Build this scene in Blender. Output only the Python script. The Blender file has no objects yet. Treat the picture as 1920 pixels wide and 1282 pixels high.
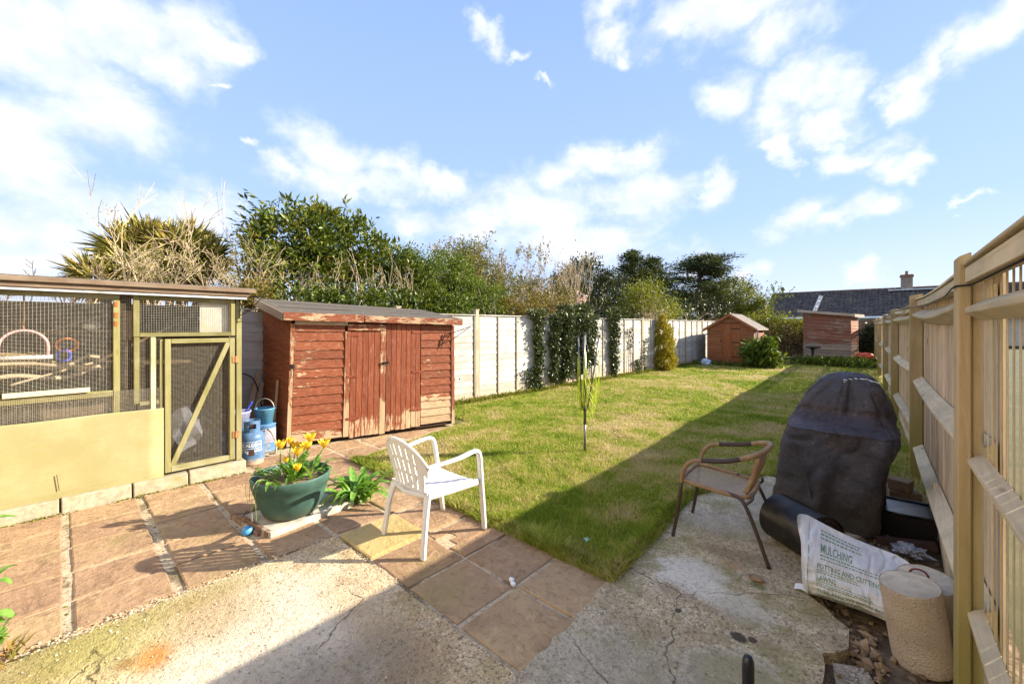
import bpy, bmesh, math, random
import numpy as np
from mathutils import Vector, Matrix, noise as mnoise
R = math.radians
random.seed(7); rng = np.random.default_rng(7)
S = bpy.context.scene
COL = S.collection

# ------------------------------------------------------------------ camera
cd = bpy.data.cameras.new('camera'); cam = bpy.data.objects.new('camera', cd); COL.objects.link(cam)
cd.sensor_width = 36; cd.lens = 36 * 768 / 1920
cd.shift_y = -(641 - 612) / 1920
cd.clip_start = 0.02; cd.clip_end = 2000
cam.location = (0, 0, 1.6); cam.rotation_euler = (R(90), 0, R(42.35))
S.camera = cam

# ------------------------------------------------------------------ world
SUN_EL, SUN_AZ = R(25.8), R(40.8)           # azimuth clockwise from +Y
W = bpy.data.worlds.new('World'); S.world = W; W.use_nodes = True
nt = W.node_tree; nt.nodes.clear()
def wn(t, **k):
    n = nt.nodes.new(t)
    for a, b in k.items(): setattr(n, a, b)
    return n
def wm(op, a, b=None, c=None, clamp=False):
    n = wn('ShaderNodeMath', operation=op, use_clamp=clamp)
    for i, v in enumerate((a, b, c)):
        if v is None: continue
        if isinstance(v, (int, float)): n.inputs[i].default_value = v
        else: nt.links.new(v, n.inputs[i])
    return n.outputs[0]
sky = wn('ShaderNodeTexSky', sky_type='NISHITA', sun_disc=False)
sky.sun_elevation = SUN_EL; sky.sun_rotation = SUN_AZ
sky.air_density = 1.0; sky.dust_density = 0.6; sky.ozone_density = 1.6
tc = wn('ShaderNodeTexCoord')
sep = wn('ShaderNodeSeparateXYZ'); nt.links.new(tc.outputs['Generated'], sep.inputs[0])
dx, dy, dz = sep.outputs
az = wm('ARCTAN2', dx, dy)                    # radians clockwise from +Y
el = wm('ARCSINE', dz)
# one drifting cloud field: bodies of cloud (azimuth, elevation, half widths, in degrees), edges torn by noise
CL = [(-91.9,25.0,7.2,5.2),(-85.9,28.4,7.8,4.6),(-80.8,29.4,5.0,4.9),(-77.0,29.9,3.0,1.6),(-81.7,25.9,4.9,2.8),(-87.1,20.9,6.4,3.7),(-91.9,14.8,5.3,6.8),(-92.5,7.7,5.8,5.2),(-87.8,11.0,2.2,3.0),(-81.7,12.0,5.4,4.1),(-77.5,25.5,1.2,0.6),(-67.5,21.1,4.6,3.2),(-71.0,17.9,3.4,1.8),(-58.7,20.7,5.2,3.4),(-52.0,19.9,4.4,2.5),(-63.7,17.6,10.4,2.5),(-74.4,19.6,1.6,0.8),(-31.3,21.7,7.9,2.8),(-34.9,20.0,6.6,2.9),(-39.4,15.4,11.2,5.9),(-26.4,16.2,7.6,4.0),(-46.8,14.0,8.2,4.2),(-33.5,11.1,9.5,3.5),(-16.6,16.5,2.1,2.2),(-55.5,14.4,5.7,2.7),(-25.7,22.5,2.1,1.5),(-16.6,34.1,13.0,2.9),(-29.2,35.2,4.2,2.4),(-27.8,33.3,2.4,1.5),(-9.8,31.2,4.8,2.5),(-21.0,33.3,5.2,2.4),(-14.3,26.4,3.8,2.9),(-7.2,25.0,4.7,3.3),(-3.0,24.0,2.7,2.4),(-9.3,22.1,3.7,2.7),(-8.8,19.3,1.4,1.9),(-4.4,20.9,2.8,1.5),(-3.0,18.0,3.6,1.6),(-0.4,16.3,2.5,1.3),(2.4,22.2,2.1,2.5),(3.8,24.4,2.1,2.6),(6.2,25.4,2.6,2.4),(8.1,25.8,1.8,2.3),(1.6,21.1,1.2,1.4),(-7.7,12.2,3.5,2.6),(-0.8,11.9,3.3,1.9),(-4.4,11.1,2.8,1.7),(-12.0,5.9,2.8,1.9),(-18.5,8.9,4.4,2.3),(-0.4,4.8,2.1,1.8),(-46.8,35.6,2.6,1.5),(-43.8,34.4,2.1,0.9),(-40.1,30.9,1.9,0.5),(6.2,12.0,1.3,0.5),(60,30,26,12),(105,24,30,12),(160,38,30,16),(-150,28,30,15),(40,12,14,4),(-122,42,22,14),(130,60,30,14),(-80,62,25,10),(0,65,25,8)]
wnz = wn('ShaderNodeTexNoise'); wnz.inputs['Scale'].default_value = 6.5; wnz.inputs['Detail'].default_value = 8; wnz.inputs['Roughness'].default_value = 0.6
nt.links.new(tc.outputs['Generated'], wnz.inputs[0])
wsp = wn('ShaderNodeSeparateColor'); nt.links.new(wnz.outputs['Color'], wsp.inputs[0])
az = wm('ADD', az, wm('MULTIPLY', wm('SUBTRACT', wsp.outputs[0], 0.5), R(16))); el = wm('ADD', el, wm('MULTIPLY', wm('SUBTRACT', wsp.outputs[1], 0.5), R(11)))
body = None
for a0, e0, ra, re in CL:
    u = wm('MULTIPLY', wm('SUBTRACT', az, R(a0)), 1 / R(ra)); v = wm('MULTIPLY', wm('SUBTRACT', el, R(e0)), 1 / R(re))
    q = wm('SUBTRACT', 1.0, wm('SQRT', wm('ADD', wm('MULTIPLY', u, u), wm('MULTIPLY', v, v))))
    body = q if body is None else wm('SMOOTH_MAX', body, q, 0.15)
mp = wn('ShaderNodeMapping'); mp.inputs['Scale'].default_value = (1, 1, 1.7)
nt.links.new(tc.outputs['Generated'], mp.inputs[0])
n1 = wn('ShaderNodeTexNoise'); n1.inputs['Scale'].default_value = 7; n1.inputs['Detail'].default_value = 9; n1.inputs['Roughness'].default_value = 0.58; n1.inputs['Distortion'].default_value = 0.5
nt.links.new(mp.outputs[0], n1.inputs[0])
body = wm('MAXIMUM', body, -1.0)
f = wm('ADD', body, wm('MULTIPLY', wm('SUBTRACT', n1.outputs[0], 0.5), 2.0))
mr = wn('ShaderNodeMapRange', interpolation_type='SMOOTHSTEP'); mr.inputs[1].default_value = -0.28; mr.inputs[2].default_value = 0.95
nt.links.new(f, mr.inputs[0])
cov = wm('MULTIPLY', mr.outputs[0], 0.9)
# pale spring sky: the physical sky behind a bright veil that thickens to the horizon
gr = wn('ShaderNodeValToRGB'); nt.links.new(dz, gr.inputs[0]); cr = gr.color_ramp
for e_, (p_, c_) in zip((cr.elements[0], cr.elements.new(0.22), cr.elements[-1]), ((0.0, (3.15, 3.5, 4.4)), (0.22, (1.95, 2.75, 4.45)), (0.7, (1.3, 2.05, 4.1)))):
    e_.position = p_; e_.color = (*[v / 8 for v in c_], 1)
gm = wn('ShaderNodeVectorMath', operation='SCALE'); nt.links.new(gr.outputs[0], gm.inputs[0]); gm.inputs['Scale'].default_value = 8
veil = wn('ShaderNodeMix', data_type='RGBA'); veil.inputs[0].default_value = 0.93
nt.links.new(sky.outputs[0], veil.inputs[6]); nt.links.new(gm.outputs[0], veil.inputs[7])
mx = wn('ShaderNodeMix', data_type='RGBA'); nt.links.new(cov, mx.inputs[0])
nt.links.new(veil.outputs[2], mx.inputs[6]); 
cn = wn('ShaderNodeTexNoise'); cn.inputs['Scale'].default_value = 13; cn.inputs['Detail'].default_value = 8; cn.inputs['Roughness'].default_value = 0.6; nt.links.new(mp.outputs[0], cn.inputs[0])
cmr = wn('ShaderNodeMapRange', interpolation_type='SMOOTHSTEP'); cmr.inputs[1].default_value = 0.42; cmr.inputs[2].default_value = 0.66; nt.links.new(cn.outputs[0], cmr.inputs[0])
ccol = wn('ShaderNodeMix', data_type='RGBA'); nt.links.new(cmr.outputs[0], ccol.inputs[0]); ccol.inputs[6].default_value = (4.25, 4.35, 4.6, 1); ccol.inputs[7].default_value = (3.55, 3.75, 4.25, 1)
nt.links.new(ccol.outputs[2], mx.inputs[7])
bg = wn('ShaderNodeBackground'); bg.inputs[1].default_value = 0.088
nt.links.new(mx.outputs[2], bg.inputs[0])
wo = wn('ShaderNodeOutputWorld'); nt.links.new(bg.outputs[0], wo.inputs[0])

# ------------------------------------------------------------------ sun, exposure
sl = bpy.data.lights.new('sun', 'SUN'); sl.energy = 4.1; sl.angle = R(0.5); sl.color = (1.0, 0.90, 0.73)
sun = bpy.data.objects.new('sun', sl); COL.objects.link(sun)
sd = Vector((math.sin(SUN_AZ) * math.cos(SUN_EL), math.cos(SUN_AZ) * math.cos(SUN_EL), math.sin(SUN_EL)))
sun.rotation_euler = sd.to_track_quat('Z', 'Y').to_euler()
S.view_settings.view_transform = 'Standard'; S.view_settings.look = 'None'
S.view_settings.gamma = 1; S.view_settings.use_curve_mapping = False
S.view_settings.exposure = 1.66
S.cycles.max_bounces = 6; S.cycles.transparent_max_bounces = 8
S.cycles.use_denoising = True

# ------------------------------------------------------------------ materials
MATS = {}
class MN:
    def __init__(s, name):
        s.m = bpy.data.materials.new(name); s.m.use_nodes = True; s.t = s.m.node_tree
        s.b = s.t.nodes['Principled BSDF']; s.b.inputs['Specular IOR Level'].default_value = 0.3
        s.b.inputs['Roughness'].default_value = 0.8
    def n(s, t, **k):
        x = s.t.nodes.new(t)
        for a, b in k.items(): setattr(x, a, b)
        return x
    def l(s, a, b): s.t.links.new(a, b)
    def val(s, inp, v):
        if isinstance(v, (int, float)): inp.default_value = v
        elif isinstance(v, tuple): inp.default_value = (*v, 1) if len(v) == 3 else v
        else: s.l(v, inp)
    def coord(s, kind='obj', scale=(1, 1, 1), rnd=True):
        if kind == 'world':
            g = s.n('ShaderNodeNewGeometry').outputs['Position']; rnd = False
        else: g = s.n('ShaderNodeTexCoord').outputs['Object']
        mp = s.n('ShaderNodeMapping'); mp.inputs['Scale'].default_value = scale; s.l(g, mp.inputs[0])
        if rnd:
            oi = s.n('ShaderNodeObjectInfo'); m = s.math('MULTIPLY', oi.outputs['Random'], 37.0)
            c = s.n('ShaderNodeCombineXYZ')
            for i in range(3): s.l(m, c.inputs[i])
            s.l(c.outputs[0], mp.inputs['Location'])
        return mp.outputs[0]
    def noise(s, co, scale, detail=4, rough=0.55, dist=0.0):
        x = s.n('ShaderNodeTexNoise'); s.l(co, x.inputs[0]); x.inputs['Scale'].default_value = scale
        x.inputs['Detail'].default_value = detail; x.inputs['Roughness'].default_value = rough; x.inputs['Distortion'].default_value = dist
        return x.outputs[0]
    def blob(s, co, c, r, n=None, amp=0.6, soft=0.3):
        """a stain: 1 inside an ellipse on the ground, ragged by noise"""
        x = s.n('ShaderNodeSeparateXYZ'); s.l(co, x.inputs[0])
        u = s.math('DIVIDE', s.math('SUBTRACT', x.outputs[0], c[0]), r[0]); v = s.math('DIVIDE', s.math('SUBTRACT', x.outputs[1], c[1]), r[1])
        d = s.math('SQRT', s.math('ADD', s.math('MULTIPLY', u, u), s.math('MULTIPLY', v, v)))
        if n is not None: d = s.math('ADD', d, s.math('MULTIPLY', s.math('SUBTRACT', n, 0.5), amp * 2))
        return s.step(d, 1 - soft, 1 + soft, 1, 0)
    def vor(s, co, scale, feat='F1', out=0):
        x = s.n('ShaderNodeTexVoronoi', feature=feat); s.l(co, x.inputs[0]); x.inputs['Scale'].default_value = scale
        return x.outputs[out]
    def math(s, op, a, b=None, c=None, clamp=False):
        x = s.n('ShaderNodeMath', operation=op, use_clamp=clamp)
        for i, v in enumerate((a, b, c)):
            if v is not None: s.val(x.inputs[i], v)
        return x.outputs[0]
    def ramp(s, fac, stops):
        x = s.n('ShaderNodeValToRGB'); s.l(fac, x.inputs[0]); cr = x.color_ramp
        while len(cr.elements) < len(stops): cr.elements.new(0.5)
        for e, (p, c) in zip(cr.elements, stops): e.position = p; e.color = (*c, 1) if len(c) == 3 else c
        return x.outputs[0]
    def step(s, fac, a, b, lo=0.0, hi=1.0):
        x = s.n('ShaderNodeMapRange', interpolation_type='SMOOTHSTEP'); s.l(fac, x.inputs[0])
        for i, v in ((1, a), (2, b), (3, lo), (4, hi)): x.inputs[i].default_value = v
        return x.outputs[0]
    def mix(s, f, a, b, mode='MIX'):
        x = s.n('ShaderNodeMix', data_type='RGBA', blend_type=mode)
        s.val(x.inputs[0], f); s.val(x.inputs[6], a); s.val(x.inputs[7], b); return x.outputs[2]
    def sepz(s, vec, i=2):
        x = s.n('ShaderNodeSeparateXYZ'); s.l(vec, x.inputs[0]); return x.outputs[i]
    def bump(s, h, strength=0.4, dist=0.01, prev=None):
        x = s.n('ShaderNodeBump'); x.inputs['Strength'].default_value = strength; x.inputs['Distance'].default_value = dist
        s.l(h, x.inputs['Height'])
        if prev: s.l(prev, x.inputs['Normal'])
        return x.outputs[0]
    def done(s, col=None, nor=None, rough=None, metal=None):
        if col is not None: s.val(s.b.inputs['Base Color'], col)
        if nor is not None: s.l(nor, s.b.inputs['Normal'])
        if rough is not None: s.val(s.b.inputs['Roughness'], rough)
        if metal is not None: s.val(s.b.inputs['Metallic'], metal)
        return s.m

def plain(name, col, rough=0.6, metal=0.0, var=0.15, scale=30, bump=0.1, dirt=None):
    s = MN(name); co = s.coord(); n = s.noise(co, scale, 5, 0.65)
    c = s.mix(s.step(n, 0.3, 0.7), tuple(x * (1 - var) for x in col), tuple(min(1, x * (1 + var)) for x in col))
    if dirt:
        d = s.noise(co, scale * 0.25, 6, 0.7); c = s.mix(s.step(d, 0.5, 0.68, 0, 0.75), c, dirt)
    s.b.inputs['Specular IOR Level'].default_value = 0.5 if rough < 0.5 else 0.25
    return s.done(c, s.bump(n, bump, 0.004), s.math('ADD', rough - 0.06, s.math('MULTIPLY', n, 0.12)), metal)

def wood(name, c1, c2, axis='z', grain=1.0, knots=(0.12, 0.07, 0.04), dirt=None, dirtamt=0.5, bump=0.35, low=None, lowz=(0.0, 0.5)):
    """long grained timber; grain runs along the given axis"""
    s = MN(name); sc = {'x': (1.2, 22, 22), 'y': (22, 1.2, 22), 'z': (22, 22, 1.2)}[axis]
    co = s.coord('obj', tuple(v * grain for v in sc)); g = s.noise(co, 1.6, 6, 0.7, 0.8)
    co2 = s.coord('obj'); b = s.noise(co2, 2.3, 4, 0.6)
    oi = s.n('ShaderNodeObjectInfo').outputs['Random']
    c = s.mix(s.step(g, 0.25, 0.75), c1, c2)
    c = s.mix(s.math('MULTIPLY', s.step(g, 0.60, 0.78), 0.5), c, tuple(v * 0.42 for v in c1))
    sck = {'x': (3, 9, 9), 'y': (9, 3, 9), 'z': (9, 9, 3)}[axis]
    kn = s.vor(s.coord('obj', sck), 0.8); c = s.mix(s.step(kn, 0.05, 0.12, 0.8, 0), c, knots)
    br = s.math('ADD', 0.8, s.math('MULTIPLY', oi, 0.4)); 
    hv = s.n('ShaderNodeHueSaturation'); s.l(c, hv.inputs['Color']); s.l(br, hv.inputs['Value']); c = hv.outputs[0]
    if dirt: c = s.mix(s.math('MULTIPLY', s.step(b, 0.42, 0.68), dirtamt), c, dirt)
    if low:
        z = s.sepz(s.n('ShaderNodeNewGeometry').outputs['Position'])
        zz = s.math('ADD', z, s.math('MULTIPLY', s.math('SUBTRACT', b, 0.5), 0.5)); c = s.mix(s.step(zz, lowz[0], lowz[1], 0.85, 0), c, low)
    return s.done(c, s.bump(g, bump, 0.006), 0.85)

def peeling(name, axis, bare_z=0.45, amount=0.5, lip=0.0, paint=((0.17, 0.045, 0.020), (0.27, 0.080, 0.036)), bare=((0.38, 0.25, 0.14), (0.58, 0.42, 0.27))):
    """red brown wood stain that has flaked off in patches and near the ground"""
    s = MN(name); sc = {'x': (1.5, 25, 25), 'y': (25, 1.5, 25), 'z': (25, 25, 1.5)}[axis]
    g = s.noise(s.coord('obj', sc), 1.5, 6, 0.7, 0.6)
    red = s.mix(s.step(g, 0.3, 0.7), *paint); raw = s.mix(s.step(g, 0.3, 0.75), *bare)
    raw = s.mix(s.step(g, 0.66, 0.75, 0, 0.8), raw, (0.10, 0.06, 0.03))
    ps = {'x': (1.5, 10, 10), 'y': (10, 1.5, 10), 'z': (10, 10, 1.5)}[axis]
    p = s.noise(s.coord('obj', ps), 1.9, 9, 0.74, 0.25); p2 = s.noise(s.coord('world'), 1.3, 3, 0.5)
    z = s.sepz(s.n('ShaderNodeNewGeometry').outputs['Position'])
    k = s.math('ADD', s.math('MULTIPLY', s.math('SUBTRACT', p, 0.5), 1.9), s.math('MULTIPLY', s.math('SUBTRACT', p2, 0.5), 0.9))
    lowm = s.math('SUBTRACT', bare_z, z)
    lowm = s.math('MINIMUM', s.math('MULTIPLY', s.math('MAXIMUM', lowm, -0.04), 2.2), 0.6)
    if lip:
        lz = s.sepz(s.n('ShaderNodeTexCoord').outputs['Object']); lowm = s.math('ADD', lowm, s.math('MULTIPLY', s.step(s.math('ABSOLUTE', lz), 0.046, 0.06), lip))
    m = s.step(s.math('ADD', s.math('ADD', k, lowm), (amount - 0.54) * 1.3), 0.0, 0.07)
    kn = s.vor(s.coord('obj', {'x': (4, 8, 8), 'y': (8, 4, 8), 'z': (8, 8, 4)}[axis]), 1.0)
    fade = s.noise(s.coord('obj', ps), 5, 6, 0.7); red = s.mix(s.step(fade, 0.48, 0.75, 0, 0.55), red, tuple(0.55 * a + 0.45 * b for a, b in zip(paint[1], bare[1])))
    c = s.mix(m, red, raw); c = s.mix(s.step(kn, 0.06, 0.13, 0.75, 0), c, (0.10, 0.03, 0.015))
    hv = s.n('ShaderNodeHueSaturation'); s.l(c, hv.inputs['Color'])
    s.l(s.math('ADD', 0.85, s.math('MULTIPLY', s.n('ShaderNodeObjectInfo').outputs['Random'], 0.3)), hv.inputs['Value'])
    h = s.math('SUBTRACT', g, s.math('MULTIPLY', m, 0.5))
    return s.done(hv.outputs[0], s.bump(h, 0.4, 0.005), 0.75)

def leafmat(name, stops, trans=0.35, rough=0.5):
    s = MN(name); at = s.n('ShaderNodeAttribute'); at.attribute_name = 'tint'
    c = s.ramp(at.outputs['Fac'], stops)
    s.done(c, None, rough); s.b.inputs['Specular IOR Level'].default_value = 0.35
    tr = s.n('ShaderNodeBsdfTranslucent'); s.l(s.mix(1.0, c, (1.0, 0.95, 0.5), 'MULTIPLY'), tr.inputs[0])
    mxs = s.n('ShaderNodeMixShader'); mxs.inputs[0].default_value = trans
    s.l(s.b.outputs[0], mxs.inputs[1]); s.l(tr.outputs[0], mxs.inputs[2])
    s.l(mxs.outputs[0], s.t.nodes['Material Output'].inputs[0]); return s.m

# ------------------------------------------------------------------ mesh helpers
class MB:
    def __init__(s): s.v = []; s.f = []
    def add(s, vs, fs):
        b = len(s.v); s.v += [tuple(p) for p in vs]; s.f += [tuple(b + i for i in f) for f in fs]; return s
    def hexa(s, p):       # 8 points: bottom ring 0-3, top ring 4-7
        return s.add(p, [(3, 2, 1, 0), (4, 5, 6, 7), (0, 1, 5, 4), (1, 2, 6, 5), (2, 3, 7, 6), (3, 0, 4, 7)])
    def box(s, c, d, M=None):
        x, y, z = (v / 2 for v in d); ps = [(-x, -y, -z), (x, -y, -z), (x, y, -z), (-x, y, -z), (-x, -y, z), (x, -y, z), (x, y, z), (-x, y, z)]
        M = M or Matrix.Identity(3); c = Vector(c)
        return s.hexa([c + M @ Vector(p) for p in ps])
    def bar(s, a, b, w, h=None, up=(0, 0, 1)):
        """rectangular bar from a to b, w across, h along 'up'"""
        a, b = Vector(a), Vector(b); h = h or w; t = (b - a).normalized(); u = Vector(up)
        if abs(t.dot(u)) > 0.99: u = Vector((0, 1, 0))
        sd_ = t.cross(u).normalized() * w / 2; u = sd_.cross(t).normalized() * h / 2
        return s.hexa([a - sd_ - u, a + sd_ - u, b + sd_ - u, b - sd_ - u, a - sd_ + u, a + sd_ + u, b + sd_ + u, b - sd_ + u])
    def tube(s, pts, rad, seg=10, caps=True, flat=1.0):
        pts = [Vector(p) for p in pts]; n = len(pts)
        rad = [rad] * n if isinstance(rad, (int, float)) else rad
        b = len(s.v); t0 = (pts[1] - pts[0]).normalized()
        u = t0.orthogonal().normalized()
        for i, p in enumerate(pts):
            t = (pts[min(i + 1, n - 1)] - pts[max(i - 1, 0)]).normalized()
            u = (u - t * u.dot(t)); u = u.normalized() if u.length > 1e-6 else t.orthogonal().normalized()
            w = t.cross(u)
            for k in range(seg):
                a = 2 * math.pi * k / seg; q = p + (u * math.cos(a) + w * math.sin(a) * flat) * rad[i]; s.v.append(tuple(q))
        for i in range(n - 1):
            for k in range(seg):
                k2 = (k + 1) % seg; s.f.append((b + i * seg + k, b + i * seg + k2, b + (i + 1) * seg + k2, b + (i + 1) * seg + k))
        if caps: s.f.append(tuple(b + k for k in reversed(range(seg)))); s.f.append(tuple(b + (n - 1) * seg + k for k in range(seg)))
        return s
    def lathe(s, prof, c=(0, 0, 0), seg=32, M=None, close=True):
        b = len(s.v); c = Vector(c); M = M or Matrix.Identity(3)
        for r, z in prof:
            for k in range(seg):
                a = 2 * math.pi * k / seg; s.v.append(tuple(c + M @ Vector((r * math.cos(a), r * math.sin(a), z))))
        for i in range(len(prof) - 1):
            for k in range(seg):
                k2 = (k + 1) % seg; s.f.append((b + i * seg + k, b + i * seg + k2, b + (i + 1) * seg + k2, b + (i + 1) * seg + k))
        if close:
            s.f.append(tuple(b + k for k in reversed(range(seg)))); m = b + (len(prof) - 1) * seg; s.f.append(tuple(m + k for k in range(seg)))
        return s
    def grid(s, fn, nu, nv, skip=None, wrap=False):
        b = len(s.v)
        for i in range(nu + 1):
            for j in range(nv + 1): s.v.append(tuple(fn(i / nu, j / nv)))
        for i in range(nu):
            for j in range(nv):
                if skip and skip((i + .5) / nu, (j + .5) / nv): continue
                a = b + i * (nv + 1) + j; s.f.append((a, a + nv + 1, a + nv + 2, a + 1))
        return s
    def mesh(s, name, smooth=False, bevel=0.0, seg=1):
        me = bpy.data.meshes.new(name); me.from_pydata(s.v, [], s.f)
        if bevel:
            bm = bmesh.new(); bm.from_mesh(me)
            ed = [e for e in bm.edges if len(e.link_faces) == 2 and e.calc_face_angle(0) > 0.6]
            bmesh.ops.bevel(bm, geom=ed, offset=bevel, segments=seg, profile=0.6, affect='EDGES', clamp_overlap=True)
            bm.to_mesh(me); bm.free()
        if smooth: me.shade_smooth() if hasattr(me, 'shade_smooth') else None
        me.update(); return me
    def build(s, name, mat, parent=None, smooth=False, bevel=0.0, seg=1, label=None, kind=None, center=True, solid=0.0):
        me = s.mesh(name, smooth, bevel, seg); me.materials.append(mat)
        return link(name, me, parent, label, kind, center, solid)
def wpos(o):
    p = Vector((0, 0, 0))
    while o is not None: p += o.location; o = o.parent
    return p
def link(name, me, parent=None, label=None, kind=None, center=False, solid=0.0, loc=None):
    o = bpy.data.objects.new(name, me); COL.objects.link(o)
    if center and len(me.vertices):
        n = len(me.vertices); co = np.empty(n * 3, np.float32); me.vertices.foreach_get('co', co); co = co.reshape(-1, 3)
        c = (co.min(0) + co.max(0)) / 2; co -= c; me.vertices.foreach_set('co', co.ravel()); me.update()
        o.location = Vector([float(x) for x in c])
    if loc is not None: o.location = loc
    if parent is not None:
        o.parent = parent; o.location = o.location - wpos(parent)
    if label: o['label'] = label
    if kind: o['kind'] = kind
    if solid:
        m = o.modifiers.new('thickness', 'SOLIDIFY'); m.thickness = solid; m.offset = 0
    return o
def thing(name, label, cat, loc=(0, 0, 0), group=None):
    o = bpy.data.objects.new(name, None); COL.objects.link(o); o.location = loc
    o['label'] = label; o['category'] = cat
    if group: o['group'] = group
    o.empty_display_size = 0.1
    return o
def tag(o, label, cat, group=None):
    o['label'] = label; o['category'] = cat
    if group: o['group'] = group
    return o
def rz(a): return Matrix.Rotation(a, 3, 'Z')
def smooth_path(pts, n=6):
    """Catmull-Rom through the points"""
    P = [Vector(p) for p in pts]; P = [2 * P[0] - P[1]] + P + [2 * P[-1] - P[-2]]; out = []
    for i in range(1, len(P) - 2):
        for k in range(n):
            t = k / n; a, b, c, d = P[i - 1:i + 3]
            out.append(0.5 * ((2 * b) + (c - a) * t + (2 * a - 5 * b + 4 * c - d) * t * t + (3 * b - a - 3 * c + d) * t ** 3))
    out.append(P[-2]); return out

def npmesh(name, V, F, mat, tint=None, smooth=False):
    """V (n,3), F (m,k) numpy; tint per vertex"""
    me = bpy.data.meshes.new(name); n = len(V); m, k = F.shape
    me.vertices.add(n); me.vertices.foreach_set('co', V.astype(np.float32).ravel())
    me.loops.add(m * k); me.loops.foreach_set('vertex_index', F.astype(np.int32).ravel())
    me.polygons.add(m); me.polygons.foreach_set('loop_start', np.arange(0, m * k, k, dtype=np.int32))
    if tint is not None:
        a = me.attributes.new('tint', 'FLOAT', 'POINT'); a.data.foreach_set('value', tint.astype(np.float32))
    me.materials.append(mat); me.update(calc_edges=True)
    if smooth: me.shade_smooth()
    return me
def unit(a): return a / np.maximum(np.linalg.norm(a, axis=1, keepdims=True), 1e-9)
def leaf_mesh(name, P, D, size, aspect, mat, droop=0.15, tint=None, sizevar=0.35, up=0.5, fold=0.25):
    """leaves at points P pointing along D: each a folded four point blade of two triangles"""
    n = len(P); L = size * (1 + sizevar * rng.normal(size=n)).clip(0.4, 1.8); D = unit(D)
    rnd = rng.normal(size=(n, 3)); rnd[:, 2] += up
    Wd = unit(np.cross(D, unit(rnd))); N = np.cross(Wd, D)
    w = (L * aspect * 0.5)[:, None]; l = L[:, None]
    a = P; b = P + D * l * 0.45 + Wd * w + N * w * fold; c = P + D * l - N * l * droop; d = P + D * l * 0.45 - Wd * w + N * w * fold
    V = np.stack([a, b, c, d], 1).reshape(-1, 3); i = np.arange(n)[:, None] * 4
    F = np.concatenate([i + np.array([[0, 1, 2]]), i + np.array([[0, 2, 3]])], 0)
    t = rng.random(n) if tint is None else tint
    return npmesh(name, V, F, mat, np.repeat(t, 4))
def crown_pts(blobs, n, clump=0.18, nclump=None, shell=0.6):
    """points clustered in clumps through a union of ellipsoids (cx,cy,cz,rx,ry,rz)"""
    B = np.array(blobs, float); vol = (B[:, 3] * B[:, 4] * B[:, 5]) ** 0.75; pr = vol / vol.sum()
    nclump = nclump or max(8, n // 55)
    idx = rng.choice(len(B), nclump, p=pr); d = unit(rng.normal(size=(nclump, 3)))
    r = 1 - (1 - shell) * rng.random(nclump) ** 1.3
    C = B[idx, :3] + d * r[:, None] * B[idx, 3:]; ctint = rng.random(nclump)
    k = rng.integers(0, nclump, n); cs = clump * (0.6 + 0.8 * rng.random(nclump))
    P = C[k] + rng.normal(size=(n, 3)) * cs[k][:, None] * np.array([1, 1, 0.75])
    out = unit(d[k] * 1.0 + rng.normal(size=(n, 3)) * 0.9 + np.array([0, 0, 0.35]))
    tint = (0.55 * ctint[k] + 0.45 * rng.random(n)).clip(0, 1)
    return P, out, tint, C
def branches(mb, base, d, length, rad, depth, spread=0.5, kids=3, seg=5, curl=0.25, tips=None, upward=0.15, shrink=0.68, segs=4):
    p = Vector(base); d = Vector(d).normalized(); pts = [p.copy()]; rads = [rad]
    for i in range(segs):
        d = (d + Vector([random.gauss(0, curl * 0.5) for _ in range(3)]) + Vector((0, 0, upward * 0.3))).normalized()
        p = p + d * length / segs; pts.append(p.copy()); rads.append(max(0.0032, rad * (1 - 0.45 * (i + 1) / segs)))
    mb.tube(pts, rads, max(3, seg), caps=False)
    if depth == 0:
        if tips is not None: tips.extend([(pts[-1], d)] + [(pts[k], d) for k in range(1, segs)])
        return
    for k in range(kids):
        j = random.randint(max(1, segs // 2), segs); q = pts[j]
        nd = (d + Vector([random.gauss(0, spread) for _ in range(3)]) + Vector((0, 0, upward))).normalized()
        branches(mb, q, nd, length * shrink * random.uniform(0.75, 1.2), rads[j] * 0.72, depth - 1, spread, kids, max(3, seg - 1), curl, tips, upward, shrink, segs)
# ------------------------------------------------------------------ ground materials
def fence_l(y): return -6.79 + 0.0366 * y
FR = [(-2.2, .24), (2.3, .21), (6.1, .19), (10, .07), (13.9, -.05), (17.8, -.2), (21.7, -.32), (25.2, -.42)]
def fence_r(y):
    return float(np.interp(y, [a for a, b in FR], [b for a, b in FR]))

s = MN('soil'); co = s.coord('world'); n = s.noise(co, 9, 8, 0.7); v = s.vor(co, 30)
SOIL = s.done(s.mix(s.step(n, 0.35, 0.7), (0.11, 0.075, 0.042), (0.28, 0.205, 0.125)), s.bump(s.math('ADD', n, s.math('MULTIPLY', v, 0.4)), 0.9, 0.03), 0.95)
s = MN('far_ground'); co = s.coord('world'); n = s.noise(co, 1.2, 8, 0.7)
FARG = s.done(s.mix(s.step(n, 0.35, 0.65), (0.05, 0.06, 0.02), (0.11, 0.10, 0.045)), s.bump(n, 0.5, 0.05), 0.95)

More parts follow.
